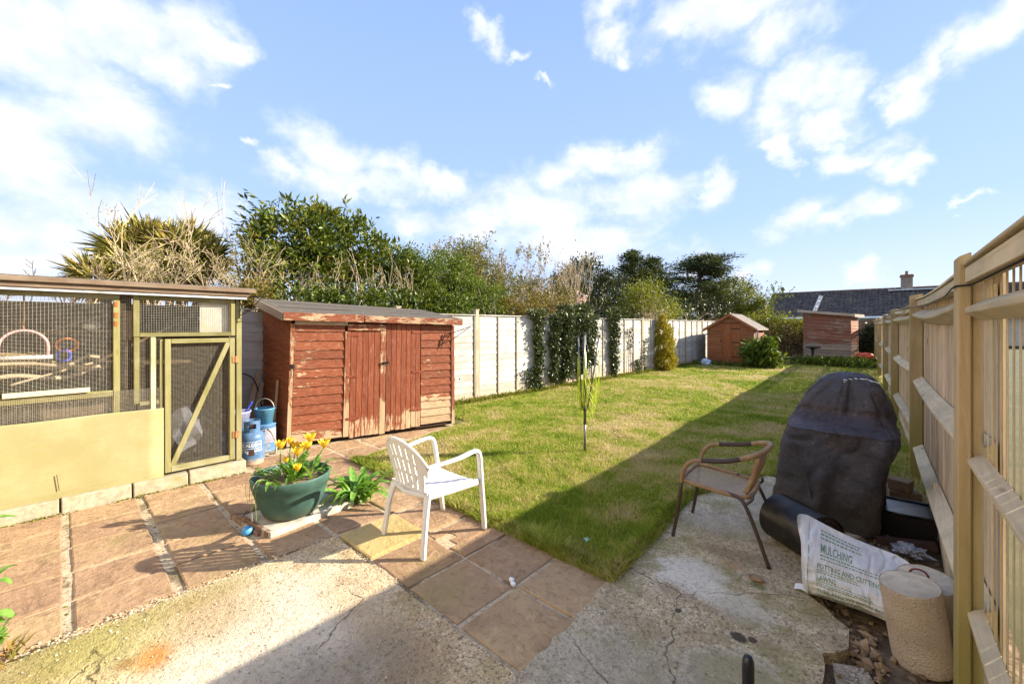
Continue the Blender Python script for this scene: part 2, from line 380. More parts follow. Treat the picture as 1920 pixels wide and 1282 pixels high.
def grass_fac(s, co):
    a = s.noise(co, 0.55, 4, 0.55, 0.4); b = s.noise(co, 2.6, 5, 0.6, 0.3); c = s.noise(co, 16, 3, 0.6)
    return s.math('ADD', s.math('MULTIPLY', s.math('SUBTRACT', s.math('ADD', s.math('ADD', s.math('MULTIPLY', a, 0.5), s.math('MULTIPLY', b, 0.36)), s.math('MULTIPLY', c, 0.14)), 0.5), 2.4), 0.50)
s = MN('lawn_turf'); co = s.coord('world'); g = grass_fac(s, co); fine = s.noise(co, 60, 4, 0.7)
col = s.ramp(g, [(0.30, (0.07, 0.10, 0.012)), (0.48, (0.15, 0.165, 0.025)), (0.60, (0.28, 0.23, 0.09)), (0.78, (0.36, 0.28, 0.14))])
col = s.mix(s.step(fine, 0.35, 0.6, 0.6, 0), col, (0.05, 0.04, 0.015))
LAWN = s.done(col, s.bump(fine, 0.8, 0.02), 0.95)
s = MN('grass_blade'); co = s.coord('world'); g = grass_fac(s, co); at = s.n('ShaderNodeAttribute'); at.attribute_name = 'tint'
g = s.math('ADD', g, s.math('MULTIPLY', s.math('SUBTRACT', at.outputs['Fac'], 0.5), 0.26))
col = s.ramp(g, [(0.28, (0.21, 0.31, 0.02)), (0.46, (0.39, 0.44, 0.05)), (0.58, (0.54, 0.47, 0.15)), (0.76, (0.68, 0.56, 0.30))])
col = s.mix(s.math('MULTIPLY', s.step(at.outputs['Fac'], 0.0, 0.35, 0.5, 0), 1.0), col, (0.06, 0.075, 0.012)); s.done(col, None, 0.6)
tr = s.n('ShaderNodeBsdfTranslucent'); s.l(col, tr.inputs[0]); ms = s.n('ShaderNodeMixShader'); ms.inputs[0].default_value = 0.35
s.l(s.b.outputs[0], ms.inputs[1]); s.l(tr.outputs[0], ms.inputs[2]); s.l(ms.outputs[0], s.t.nodes['Material Output'].inputs[0]); BLADE = s.m

def concrete_mat(name, light, mid, dark, moss, mossamt, stains):
    s = MN(name); co = s.coord('world')
    peb = s.n('ShaderNodeTexVoronoi'); s.l(co, peb.inputs[0]); peb.inputs['Scale'].default_value = 105
    peb2 = s.n('ShaderNodeTexVoronoi'); s.l(co, peb2.inputs[0]); peb2.inputs['Scale'].default_value = 210
    sp = s.n('ShaderNodeSeparateColor'); s.l(peb.outputs['Color'], sp.inputs[0])
    big = s.noise(co, 1.3, 6, 0.62, 0.5); midn = s.noise(co, 7, 7, 0.68); fn = s.noise(co, 42, 5, 0.7)
    c = s.mix(s.step(big, 0.38, 0.58), light, mid); c = s.mix(s.step(midn, 0.42, 0.72, 0, 0.7), c, dark)
    c = s.mix(s.math('MULTIPLY', s.step(sp.outputs[0], 0.76, 0.88, 0, 0.7), s.step(midn, 0.60, 0.42, 0.15, 1)), c, tuple(min(0.88, x * 1.45) for x in light))
    c = s.mix(s.step(sp.outputs[1], 0.78, 0.86, 0, 0.75), c, tuple(x * 0.45 for x in mid))
    c = s.mix(s.step(fn, 0.54, 0.64, 0, 0.75), c, tuple(x * 0.35 for x in dark))
    mo = s.noise(co, 2.2, 6, 0.7, 0.4); c = s.mix(s.math('MULTIPLY', s.step(mo, 0.46, 0.64), mossamt), c, moss)
    for cc, rr, colr, am, soft in stains:
        c = s.mix(s.math('MULTIPLY', s.blob(co, cc, rr, midn, 0.9, soft), am), c, s.mix(s.step(fn, 0.45, 0.65, 0, 0.6), colr, tuple(x * 0.6 for x in colr)))
    edge = s.step(peb.outputs['Distance'], 0.25, 0.75)
    dn = s.n('ShaderNodeTexNoise'); s.l(co, dn.inputs[0]); dn.inputs['Scale'].default_value = 5; dn.inputs['Detail'].default_value = 6
    vm = s.n('ShaderNodeVectorMath', operation='SCALE'); s.l(dn.outputs['Color'], vm.inputs[0]); vm.inputs['Scale'].default_value = 0.16
    va = s.n('ShaderNodeVectorMath', operation='ADD'); s.l(co, va.inputs[0]); s.l(vm.outputs[0], va.inputs[1])
    ck = s.vor(va.outputs[0], 0.95, 'DISTANCE_TO_EDGE'); gate = s.step(s.noise(co, 1.4, 3), 0.48, 0.56)
    crack = s.math('MULTIPLY', s.step(ck, 0.001, 0.0045, 1, 0), gate); c = s.mix(s.math('MULTIPLY', crack, 0.7), c, (0.07, 0.055, 0.03))
    pit = s.step(s.vor(co, 19), 0.05, 0.13, 1, 0); c = s.mix(s.math('MULTIPLY', pit, 0.55), c, tuple(x * 0.4 for x in dark))
    h = s.math('ADD', s.math('MULTIPLY', edge, -0.18), s.math('ADD', s.math('MULTIPLY', midn, 2.2), s.math('MULTIPLY', fn, 1.2)))
    h = s.math('SUBTRACT', s.math('SUBTRACT', h, s.math('MULTIPLY', peb2.outputs['Distance'], 0.25)), s.math('MULTIPLY', s.math('ADD', crack, pit), 0.8))
    return s.done(c, s.bump(h, 0.75, 0.012), 0.9)
CONL = concrete_mat('washed_concrete', (0.68, 0.53, 0.33), (0.55, 0.39, 0.215), (0.33, 0.23, 0.13), (0.25, 0.22, 0.045), 0.35,
    [((-2.35, .75), (.62, .48), (0.68, 0.60, 0.47), 0.75, 0.5), ((-2.95, -.02), (.20, .30), (0.26, 0.22, 0.05), 0.7, 0.6), ((-3.0, .42), (.12, .45), (0.30, 0.25, 0.08), 0.6, 0.6),
     ((-2.62, .30), (.10, .07), (0.62, 0.20, 0.04), 0.9, 0.6), ((-2.66, .20), (.05, .04), (0.25, 0.08, 0.02), 0.8, 0.5), ((-2.75, .55), (.22, .22), (0.36, 0.24, 0.10), 0.6, 0.7), ((-2.2, .35), (.25, .2), (0.74, 0.63, 0.47), 0.8, 0.6), ((-2.85, .15), (.3, .2), (0.40, 0.36, 0.12), 0.5, 0.8), ((-2.0, 1.12), (.5, .12), (0.5, 0.36, 0.2), 0.5, 0.6),
     ((-1.75, .95), (.25, .3), (0.16, 0.13, 0.10), 0.5, 0.6), ((-1.5, .6), (.3, .18), (0.55, 0.52, 0.45), 0.5, 0.5), ((-1.95, .55), (.2, .3), (0.17, 0.14, 0.11), 0.45, 0.7)])
CONR = concrete_mat('old_path_concrete', (0.66, 0.52, 0.33), (0.50, 0.39, 0.24), (0.32, 0.24, 0.14), (0.28, 0.25, 0.085), 0.75,
    [((-.93, 2.72), (.20, .19), (0.80, 0.73, 0.60), 0.8, 0.35), ((-.62, 2.60), (.16, .12), (0.72, 0.65, 0.52), 0.6, 0.5), ((-.75, 3.02), (.09, .05), (0.55, 0.33, 0.17), 0.5, 0.5),
     ((-.56, 2.34), (.035, .03), (0.05, 0.035, 0.03), 0.9, 0.3), ((-.50, 2.37), (.02, .02), (0.05, 0.035, 0.03), 0.9, 0.3), ((-.86, 2.33), (.015, .02), (0.05, 0.035, 0.03), 0.9, 0.3),
     ((-.45, 2.02), (.27, .22), (0.66, 0.58, 0.44), 0.55, 0.12), ((-.45, 2.02), (.235, .19), (0.34, 0.29, 0.15), 0.85, 0.18), ((-.8, 3.15), (.2, .08), (0.27, 0.19, 0.10), 0.6, 0.6),
     ((-1.0, 3.6), (.25, .2), (0.50, 0.46, 0.38), 0.5, 0.5), ((-.85, 4.3), (.15, .5), (0.47, 0.42, 0.33), 0.4, 0.5), ((-.58, 2.88), (.05, .03), (0.16, 0.17, 0.04), 0.8, 0.4), ((-.85, 1.6), (.5, .4), (0.4, 0.38, 0.31), 0.5, 0.6)])
def slab_mat(name, a, b, c_, dark):
    s = MN(name); co = s.coord('world'); co2 = s.coord('obj')
    n = s.noise(co2, 3.2, 7, 0.65, 0.6); m = s.noise(co, 22, 6, 0.7, 0.4); w = s.noise(co2, 8, 5, 0.6, 1.5); st = s.noise(co, 1.1, 4, 0.6)
    c = s.mix(s.step(n, 0.32, 0.66), a, b); c = s.mix(s.step(w, 0.52, 0.66, 0, 0.55), c, c_)
    c = s.mix(s.step(m, 0.50, 0.68, 0, 0.65), c, dark); mm = s.noise(co, 5, 7, 0.7, 0.8); c = s.mix(s.step(mm, 0.52, 0.64, 0, 0.4), c, tuple(0.75 * v for v in dark)); c = s.mix(s.step(mm, 0.30, 0.42, 0.4, 0), c, (0.56, 0.46, 0.33)); c = s.mix(s.step(st, 0.52, 0.70, 0, 0.4), c, (0.30, 0.25, 0.09))
    fl = s.vor(co, 120); c = s.mix(s.step(fl, 0.02, 0.10, 0.5, 0), c, (0.6, 0.52, 0.4))
    spots = s.vor(s.coord('world', (1, 1, 0)), 6.5); c = s.mix(s.step(spots, 0.015, 0.04, 0.85, 0), c, (0.04, 0.025, 0.02))
    hv = s.n('ShaderNodeHueSaturation'); s.l(c, hv.inputs['Color']); oi = s.n('ShaderNodeObjectInfo').outputs['Random']
    s.l(s.math('ADD', 0.87, s.math('MULTIPLY', oi, 0.26)), hv.inputs['Value']); s.l(s.math('ADD', 0.493, s.math('MULTIPLY', oi, 0.016)), hv.inputs['Hue'])
    h = s.math('ADD', w, s.math('MULTIPLY', m, 0.9)); return s.done(hv.outputs[0], s.bump(h, 0.8, 0.015), 0.85)
SLAB = slab_mat('riven_sandstone', (0.42, 0.27, 0.15), (0.33, 0.21, 0.12), (0.50, 0.335, 0.19), (0.20, 0.12, 0.065))
SLABY = slab_mat('yellow_riven_slab', (0.55, 0.43, 0.17), (0.50, 0.38, 0.15), (0.60, 0.50, 0.24), (0.42, 0.31, 0.12))
s = MN('grout'); co = s.coord('world'); n = s.noise(co, 30, 6, 0.7); n2 = s.noise(co, 3.0, 4, 0.6)
c = s.mix(s.step(n, 0.45, 0.68), (0.50, 0.40, 0.27), (0.26, 0.19, 0.12)); c = s.mix(s.step(n2, 0.52, 0.62, 0, 0.7), c, (0.09, 0.065, 0.03))
GROUT = s.done(c, s.bump(n, 0.9, 0.01), 0.95)

def flat_poly(name, pts, z, mat, kind='structure', step=0.12, amp=0.004, freq=2.0, thick=0.0, parent=None, label=None, edge=0.0):
    """a sheet inside a polygon, tessellated and gently uneven"""
    bm = bmesh.new(); n = len(pts); P = []
    for i in range(n):
        a, b = Vector((*pts[i], 0)), Vector((*pts[(i + 1) % n], 0)); L = (b - a).length; k = max(1, int(L / step)); nr = Vector((b.y - a.y, a.x - b.x, 0)).normalized()
        for j in range(k):
            q = a.lerp(b, j / k)
            if edge: q = q + nr * edge * (mnoise.noise(q * 9) + 0.6 * mnoise.noise(q * 23))
            P.append(q)
    f = bm.faces.new([bm.verts.new(p) for p in P])
    xs = [p.x for p in P]; ys = [p.y for p in P]
    for ax, lo, hi in ((0, min(xs), max(xs)), (1, min(ys), max(ys))):
        k = int((hi - lo) / step)
        for i in range(1, k):
            c = [0, 0, 0]; c[ax] = lo + (hi - lo) * i / k; nn = [0, 0, 0]; nn[ax] = 1
            bmesh.ops.bisect_plane(bm, geom=bm.verts[:] + bm.edges[:] + bm.faces[:], plane_co=c, plane_no=nn)
    for v in bm.verts: v.co.z = z + amp * (mnoise.noise(v.co * freq) + 0.5 * mnoise.noise(v.co * freq * 3.1))
    bmesh.ops.recalc_face_normals(bm, faces=bm.faces[:])
    if bm.faces and sum(f.normal.z for f in bm.faces) < 0: bmesh.ops.reverse_faces(bm, faces=bm.faces[:])
    if thick:
        bd = [e for e in bm.edges if e.is_boundary]; r = bmesh.ops.extrude_edge_only(bm, edges=bd)
        for v in [g for g in r['geom'] if isinstance(g, bmesh.types.BMVert)]: v.co.z -= thick
    me = bpy.data.meshes.new(name); bm.to_mesh(me); bm.free(); me.materials.append(mat)
    return link(name, me, parent, label, kind)

# ------------------------------------------------------------------ ground, lawn, patio, concrete
m = MB(); m.add([(-400, -300, -.09), (400, -300, -.09), (400, 600, -.09), (-400, 600, -.09)], [(0, 1, 2, 3)])
link('ground', m.mesh('ground'), kind='structure').data.materials.append(FARG)
flat_poly('garden_soil', [(-6.9, -3), (.5, -3), (.5, 25.4), (-6.4, 25.4)], -.045, SOIL, step=.3, amp=.012)
SHED_EDGE = [(-4.71, 2.34), (-5.13, 4.28), (-6.60, 4.60)]
def path_x(y): return float(np.interp(y, [2.32, 3.09, 3.97, 5.1], [-1.28, -1.31, -1.36, -.95]))
def in_lawn(x, y):
    if y < 2.33 or y > 23.3 or x < fence_l(y) + .02 or x > fence_r(y) + .2: return False
    if y < 5.12 and x > path_x(y): return False
    if y < 4.3 and x < -4.71 - (y - 2.34) * .42 / 1.94: return False
    if y < 4.6 and x < -5.13: return False
    return True
bm_pts = [(-4.74, 2.31), (-1.2, 2.31), (-1.27, 3.09), (-1.33, 3.97), (-.92, 5.06), (.42, 5.06), (.28, 10), (.15, 14), (-.15, 23.4), (-5.94, 23.4), (-6.6, 4.55), (-5.15, 4.25)]
flat_poly('lawn', bm_pts, -.012, LAWN, step=.25, amp=.012, freq=1.2)
flat_poly('concrete_path', [(-1.24, 1.42), (-1.28, 2.33), (-1.30, 3.09), (-1.36, 3.97), (-.95, 5.08), (-.02, 5.1), (-.05, 4.3), (-.32, 3.75), (-.24, 3.3), (-.40, 3.05), (-.15, 2.8), (-.13, 2.62), (-.22, 2.5), (-.2, 2.2), (-.15, -2.5), (-1.24, -2.5)], .006, CONR, step=.07, amp=.004, freq=3, thick=.07, edge=.022)
flat_poly('concrete_pad', [(-3.10, -2.5), (-1.25, -2.5), (-1.25, 1.405), (-2.35, 1.40), (-3.10, 1.395)], .003, CONL, step=.06, amp=.006, freq=4, thick=.06, edge=.012)

patio = flat_poly('patio', [(-5.3, -2.4), (-3.0, -2.4), (-3.0, 1.38), (-1.22, 1.38), (-1.22, 2.36), (-4.7, 2.36), (-5.13, 4.3), (-6.75, 4.55), (-6.85, 1.2), (-5.3, 1.2)], -.010, GROUT, step=.1, amp=.005, freq=6)
def slab(x0, x1, y0, y1, mat=None, z=0.0, tilt=(0, 0), cut=None, rot=0.0, label=None, pts=None):
    """one riven flag with an uneven face and chipped edges"""
    N = 6; b = MB(); cx, cy = (x0 + x1) / 2, (y0 + y1) / 2; sd_ = random.random() * 50
    def P(u, v, zz):
        x = x0 + (x1 - x0) * u - cx; y = y0 + (y1 - y0) * v - cy
        e = .003; x += e * mnoise.noise(Vector((x * 20, y * 20, sd_))); y += e * mnoise.noise(Vector((x * 20, y * 20, sd_ + 9)))
        c, s_ = math.cos(rot), math.sin(rot); X = cx + x * c - y * s_; Y = cy + x * s_ + y * c
        h = 0.0035 * mnoise.noise(Vector((X * 9, Y * 9, sd_))) + tilt[0] * x + tilt[1] * y
        edge = min(u, 1 - u, v, 1 - v); h -= .004 if edge < .01 else 0
        return (X, Y, z + zz + h)
    us = [0, .02] + [i / N for i in range(1, N)] + [.98, 1]; n = len(us)
    top = {}; 
    for i, u in enumerate(us):
        for j, v in enumerate(us): top[i, j] = len(b.v); b.v.append(P(u, v, 0))
    for i in range(n - 1):
        for j in range(n - 1):
            if cut and cut((us[i] + us[i + 1]) / 2, (us[j] + us[j + 1]) / 2): continue
            b.f.append((top[i, j], top[i + 1, j], top[i + 1, j + 1], top[i, j + 1]))
    me = b.mesh('paving_slab'); bm = bmesh.new(); bm.from_mesh(me)
    bmesh.ops.delete(bm, geom=[v for v in bm.verts if not v.link_faces], context='VERTS')
    r = bmesh.ops.extrude_edge_only(bm, edges=[e for e in bm.edges if e.is_boundary])
    for g in r['geom']:
        if isinstance(g, bmesh.types.BMVert): g.co.z -= .045
    bmesh.ops.recalc_face_normals(bm, faces=bm.faces[:]); bm.to_mesh(me); bm.free(); me.materials.append(mat or SLAB)
    return link('paving_slab', me, patio, label=label, center=True)
XS = [(-5.19, -4.815), (-4.795, -4.385), (-4.36, -3.945), (-3.92, -3.53), (-3.505, -3.145)]
YS = [(-2.25, -1.83), (-1.79, -1.37), (-1.33, -.90), (-.87, -.43), (-.40, -.005), (.045, .455), (.515, .925), (.975, 1.395), (1.435, 1.875), (1.90, 2.335)]
for j, (y0, y1) in enumerate(YS):
    for i, (x0, x1) in enumerate(XS):
        if i == 3 and j in (7,): continue                      # the sunken inspection cover lies here
        if j == 7 and i == 4: x1 = -3.13
        if j == 8 and i == 3: slab(-3.50 - .0, -3.13, y0, y1, z=-.002, tilt=(.004, -.006)); continue
        if j == 8 and i == 4: continue
        slab(x0 + random.uniform(-.004, .004), x1 + random.uniform(-.004, .004), y0 + random.uniform(-.005, .005), y1 + random.uniform(-.005, .005),
             z=random.uniform(-.003, .003), tilt=(random.uniform(-.008, .008), random.uniform(-.008, .008)), rot=random.uniform(-.008, .008))
for (y0, y1), row in (((1.435, 1.872), 0), ((1.895, 2.335), 1)):
    for k, (x0, x1) in enumerate([(-3.09, -2.635), (-2.60, -2.17), (-2.145, -1.705), (-1.675, -1.245)]):
        if row == 0 and k == 0: slab(x0 + .02, x1 + .01, y0 - .01, y1 + .02, SLABY, z=.016, tilt=(-.02, .012), rot=.02, label='pale yellow replacement slab')
        elif row == 1 and k == 1:
            slab(x0, x0 + .26, y0, y1, z=-.004, cut=lambda u, v: v < .5 - u * .35 and u > .3, label='cracked slab with a broken corner')
            slab(x0 + .268, x1, y0, y1, z=.002, tilt=(.02, 0))
        else: slab(x0, x1, y0, y1, z=random.uniform(-.003, .003), tilt=(random.uniform(-.01, .01), random.uniform(-.01, .01)), rot=random.uniform(-.006, .006))
for (x0, x1, y0, y1) in [(-5.62, -5.23, 1.46, 1.87), (-5.63, -5.23, 1.91, 2.34), (-5.62, -5.22, 2.38, 2.80), (-5.19, -4.82, 2.37, 2.80), (-5.5, -5.14, 2.84, 3.27), (-5.12, -4.93, 2.83, 3.24),
                         (-5.45, -5.06, 3.31, 3.75), (-5.40, -5.15, 3.79, 4.22), (-6.1, -5.66, 1.3, 1.7)]:
    slab(x0, x1, y0, y1, z=-.006)
# the sunken cover frame under the pot
t = thing('inspection_cover', 'white edged metal cover frame sunk in the paving under the green pot', 'drain cover', (-3.76, 1.36, 0))
PALE = plain('chalky_render', (0.46, 0.42, 0.35), 0.9, var=.3, scale=12, bump=.6, dirt=(0.2, 0.17, 0.12)); RUST = plain('rusty_steel', (0.22, 0.13, 0.08), 0.8, var=.5, scale=25, bump=.5, dirt=(0.45, 0.40, 0.33))
Mx = rz(R(8)); b = MB(); b.box((-3.76, 1.37, .012), (.50, .66, .03), Mx); b.build('cover_plate', PALE, t, bevel=.004)
for dx_, dy_, w_, l_ in ((-.27, 0, .035, .72), (.27, 0, .035, .72), (0, -.35, .5, .035), (0, .35, .5, .035)):
    b = MB(); b.box(Vector((-3.76, 1.37, .014)) + Mx @ Vector((dx_, dy_, 0)), (w_, l_, .06), Mx); b.build('frame_edge', RUST if dy_ < 0 or dx_ < 0 else PALE, t, bevel=.004)
b = MB(); b.bar((-4.06, .97, -.005), (-3.56, 1.03, -.02), .05, .07); tag(b.build('brick_sliver', RUST, bevel=.005), 'broken brown edging strip beside the sunken cover frame', 'brick')
b = MB(); b.lathe([(.012, 0), (.036, .004), (.04, .03), (.03, .055), (.012, .066)], (-3.66, .965, -.012), 16)
tag(b.build('ball', plain('blue_plastic', (0.06, 0.27, 0.55), .4), smooth=True), 'small blue plastic ball in the paving joint by the pot', 'ball')

# ------------------------------------------------------------------ grass
def blades():
    out = []
    N = 900000
    # sample with density falling with distance from the camera
    r = np.exp(rng.uniform(np.log(2.6), np.log(26), N)); th = rng.uniform(R(-6), R(75), N)
    x = -np.sin(th) * r; y = np.cos(th) * r
    ok = (y > 2.3) & (y < 23.5) & (x > fence_l(y) + .0) & (x < np.interp(y, [a for a, b in FR], [b for a, b in FR]) + .12)
    px = np.interp(y, [2.32, 3.09, 3.97, 5.1], [-1.28, -1.31, -1.36, -.95]); ok &= ~((y < 5.12) & (x > px + .03))
    ok &= ~((y < 4.3) & (x < -4.73 - (y - 2.34) * .42 / 1.94)) & ~((y < 4.62) & (x < -5.15))
    x, y, r = x[ok], y[ok], r[ok]; n = len(x)
    keep = rng.random(n) < np.clip(3.0 / 3.0, 0, 1); x, y, r = x[keep], y[keep], r[keep]; n = len(x)
    clump = np.array([mnoise.noise(Vector((a * 3.2, b * 3.2, 0))) for a, b in zip(x[::1], y[::1])]) if n < 10 else None
    hx = np.sin(x * 7.1 + 2 * np.sin(y * 3.3)) * np.sin(y * 6.3 + 1.7 * np.sin(x * 4.1))
    edge = np.minimum(np.abs(y - 2.34) * 1.0, np.where(y < 5.2, np.abs(x - px[ok][keep]), 9))
    edge = np.minimum(edge, np.abs(x - fence_l(y)) * .8)
    H = (.021 + .007 * hx + .017 * rng.random(n)) * (1 + 0.7 * (edge < .1) + .5 * (edge < .05)); Wd = .0020 * np.clip(r / 2.6, 1, 7)
    H = H * (1 + 0.02 * r) * (1 + .8 * (np.sin(x * 2.9 + 3 * np.sin(y * 1.9)) * np.sin(y * 3.7 + 2 * np.sin(x * 2.3)) > .55) * rng.random(n))
    a = rng.uniform(0, 2 * np.pi, n); lean = rng.uniform(.15, 1.1, n) * H; b = rng.uniform(0, 2 * np.pi, n)
    z0 = np.full(n, -.016)
    dxw, dyw = np.cos(a) * Wd, np.sin(a) * Wd
    P0 = np.stack([x - dxw, y - dyw, z0], 1); P1 = np.stack([x + dxw, y + dyw, z0], 1)
    mx_, my_ = x + np.cos(b) * lean * .35, y + np.sin(b) * lean * .35
    P2 = np.stack([mx_ + dxw * .7, my_ + dyw * .7, z0 + H * .6], 1); P3 = np.stack([mx_ - dxw * .7, my_ - dyw * .7, z0 + H * .6], 1)
    P4 = np.stack([x + np.cos(b) * lean, y + np.sin(b) * lean, z0 + H], 1)
    V = np.stack([P0, P1, P2, P3, P4], 1).reshape(-1, 3); i = np.arange(n)[:, None] * 5
    F = np.concatenate([i + np.array([[0, 1, 2]]), i + np.array([[0, 2, 3]]), i + np.array([[3, 2, 4]])], 0)
    me = npmesh('grass', V, F, BLADE, np.repeat(rng.random(n), 5)); return link('grass', me, kind='stuff'), n
g, ng = blades(); print('blades', ng); tag(g, 'short patchy green and straw coloured grass of the lawn', 'grass')

# rubble and stones along the broken path edge
def stones(name, pts, size, mat, label, flat=.6):
    base = [Vector(v) for v in [(1, 0, 0), (-1, 0, 0), (0, 1, 0), (0, -1, 0), (0, 0, 1), (0, 0, -1)]]; fc = [(0, 2, 4), (2, 1, 4), (1, 3, 4), (3, 0, 4), (2, 0, 5), (1, 2, 5), (3, 1, 5), (0, 3, 5)]
    b = MB()
    for (x, y, z, k) in pts:
        M = Matrix.Rotation(random.random() * 6, 3, 'Z') @ Matrix.Rotation(random.random() * 1.2, 3, 'X'); sc = [size * k * random.uniform(.6, 1.4) for _ in range(3)]; sc[2] *= flat
        b.add([Vector((x, y, z)) + M @ Vector((v.x * sc[0], v.y * sc[1], v.z * sc[2])) * random.uniform(.8, 1.15) for v in base], fc)
    return b.build(name, mat, label=label, kind='stuff', center=False)
STONE = plain('rubble_stone', (0.30, 0.205, 0.12), .95, var=.5, scale=14, bump=.8, dirt=(0.09, 0.06, 0.035))
pts = []
for _ in range(1100):
    y = random.uniform(1.3, 5.0); xe = float(np.interp(y, [1.3, 2.2, 2.62, 3.05, 3.3, 3.75, 4.3, 5], [-.17, -.2, -.14, -.38, -.25, -.33, -.06, -.02])); x = xe + abs(random.gauss(0, .16)) - .02
    if x < .42: pts.append((x, y, -.035 + random.random() * .015, random.choice([.4, .6, .6, .9, 1.2, 1.7, 2.0])))
st = stones('rubble', pts, .016, STONE, None); tag(st, 'loose brown rubble and stones along the broken concrete edge', 'rubble')
pts = [(random.uniform(-3.08, -1.3) + random.gauss(0, .01), random.uniform(-.6, 1.38), .006, random.choice([.5, .7, 1, 1.5])) for _ in range(1600)]
pts += [(random.gauss(-3.12, .03), random.uniform(-.6, 1.38), .004, random.choice([.8, 1.1, 1.6, 2])) for _ in range(700)]
pts += [(random.uniform(-3, -1.3), random.gauss(1.41, .012), -.004, random.choice([.8, 1.2, 1.6])) for _ in range(250)]
pts += [(random.uniform(-1.25, -.2), random.uniform(.6, 4.6), .008, random.choice([.5, .7, 1.2])) for _ in range(700)]
st = stones('grit', pts, .0042, plain('pale_grit', (0.50, 0.42, 0.29), .95, var=.5, scale=40, bump=.4, dirt=(0.2, 0.15, 0.08)), None); tag(st, 'loose pale grit scattered over the concrete', 'grit')
# broken flat pieces of slab near the fence foot
FLAG = concrete_mat('grey_flag', (0.50, 0.41, 0.30), (0.40, 0.33, 0.24), (0.22, 0.18, 0.13), (0.17, 0.16, 0.07), 0.4, [])
for k, poly in enumerate([[(-.16, 1.35), (-.18, 2.28), (-.02, 2.42), (.02, 1.35)], [(.04, 1.35), (.0, 2.47), (.20, 2.55), (.24, 1.35)], [(-.17, 2.36), (-.19, 2.50), (-.06, 2.56), (-.03, 2.46)]]):
    o = flat_poly('broken_flag', poly, -.006 - .004 * k, FLAG, kind=None, step=.06, amp=.005, thick=.04, edge=.015)
    tag(o, ['long cracked grey flag beside the concrete path', 'grey flag against the foot of the nearest fence post', 'small broken piece of grey flag by the rubble'][k], 'flagstone')
# ------------------------------------------------------------------ right hand close board fence
TPOST = wood('treated_post', (0.40, 0.285, 0.15), (0.56, 0.42, 0.245), 'z', 1.0, dirt=(0.24, 0.20, 0.06), dirtamt=.4, low=(0.25, 0.215, 0.045), lowz=(0.1, 1.3))
TRAIL = wood('weathered_rail', (0.52, 0.40, 0.235), (0.72, 0.58, 0.38), 'y', 1.0, dirt=(0.30, 0.29, 0.20), dirtamt=.5)
TBOARD = wood('fence_board', (0.50, 0.385, 0.26), (0.70, 0.57, 0.42), 'z', 1.0, dirt=(0.36, 0.25, 0.19), dirtamt=.45)
TPALE = wood('fence_paling', (0.48, 0.365, 0.205), (0.66, 0.535, 0.34), 'z', 1.0, dirt=(0.24, 0.22, 0.07), dirtamt=.4, low=(0.2, 0.2, 0.05), lowz=(0, .9))
IRON = plain('black_iron', (0.02, 0.02, 0.02), .45, .6)
t = thing('closeboard_fence', 'tall timber fence of posts, angled rails and upright boards along the right side', 'fence', (.2, 2.3, 0))
PY = [-2.1, 2.30, 6.10, 10.0, 13.9, 17.8, 21.7, 25.1]; PT = [1.9, 1.875, 1.945, 1.92, 1.92, 1.9, 1.9, 1.9]
for i, (y, zt) in enumerate(zip(PY, PT)):
    x = fence_r(y)
    b = MB()
    if i == 1:
        b.hexa([(.197, 2.25, -.15), (.2345, 2.25, -.15), (.2345, 2.36, -.15), (.197, 2.36, -.15), (.200, 2.25, zt - .015), (.2345, 2.25, zt), (.2345, 2.36, zt), (.198, 2.36, zt - .015)])
        b.build('post', TPOST, t, bevel=.004)
        b = MB(); b.box((.2515, 2.315, .88), (.031, .09, 1.96)); b.build('post', TPOST, t, bevel=.003)
    else:
        w = .10; b.hexa([(x - .0, y - .05, -.15), (x + w, y - .05, -.15), (x + w, y + .05, -.15), (x, y + .05, -.15), (x, y - .05, zt - .02), (x + w, y - .05, zt), (x + w, y + .05, zt), (x, y + .05, zt - .02)])
        b.build('post', TPOST, t, bevel=.005)
def arris(y0, y1, x0, x1, z0, z1, size=.062, sag=.0, cap=False):
    b = MB(); n = 7; P = []
    for i in range(n + 1):
        f = i / n; c = Vector((x0 + (x1 - x0) * f, y0 + (y1 - y0) * f, z0 + (z1 - z0) * f - sag * math.sin(math.pi * f)))
        tw = .006 * math.sin(f * 5 + y0)
        if cap: P.append([c + Vector(q) for q in ((-.022 + tw, 0, -.035), (.022 + tw, 0, -.035), (.022 + tw, 0, .028), (-.022 + tw, 0, .020))])
        else: P.append([c + Vector(q) for q in ((-size, 0, -.012 + tw), (0, 0, -size * .85), (.004, 0, size * .85), (-size, 0, .006 + tw))])
    base = len(b.v)
    for r in P: b.v += [tuple(p) for p in r]
    for i in range(n):
        for k in range(4): b.f.append((i * 4 + k, i * 4 + (k + 1) % 4, (i + 1) * 4 + (k + 1) % 4, (i + 1) * 4 + k))
    b.f += [(3, 2, 1, 0), tuple(n * 4 + k for k in range(4))]
    return b.build('cap_rail' if cap else 'arris_rail', TRAIL, t, bevel=.002)
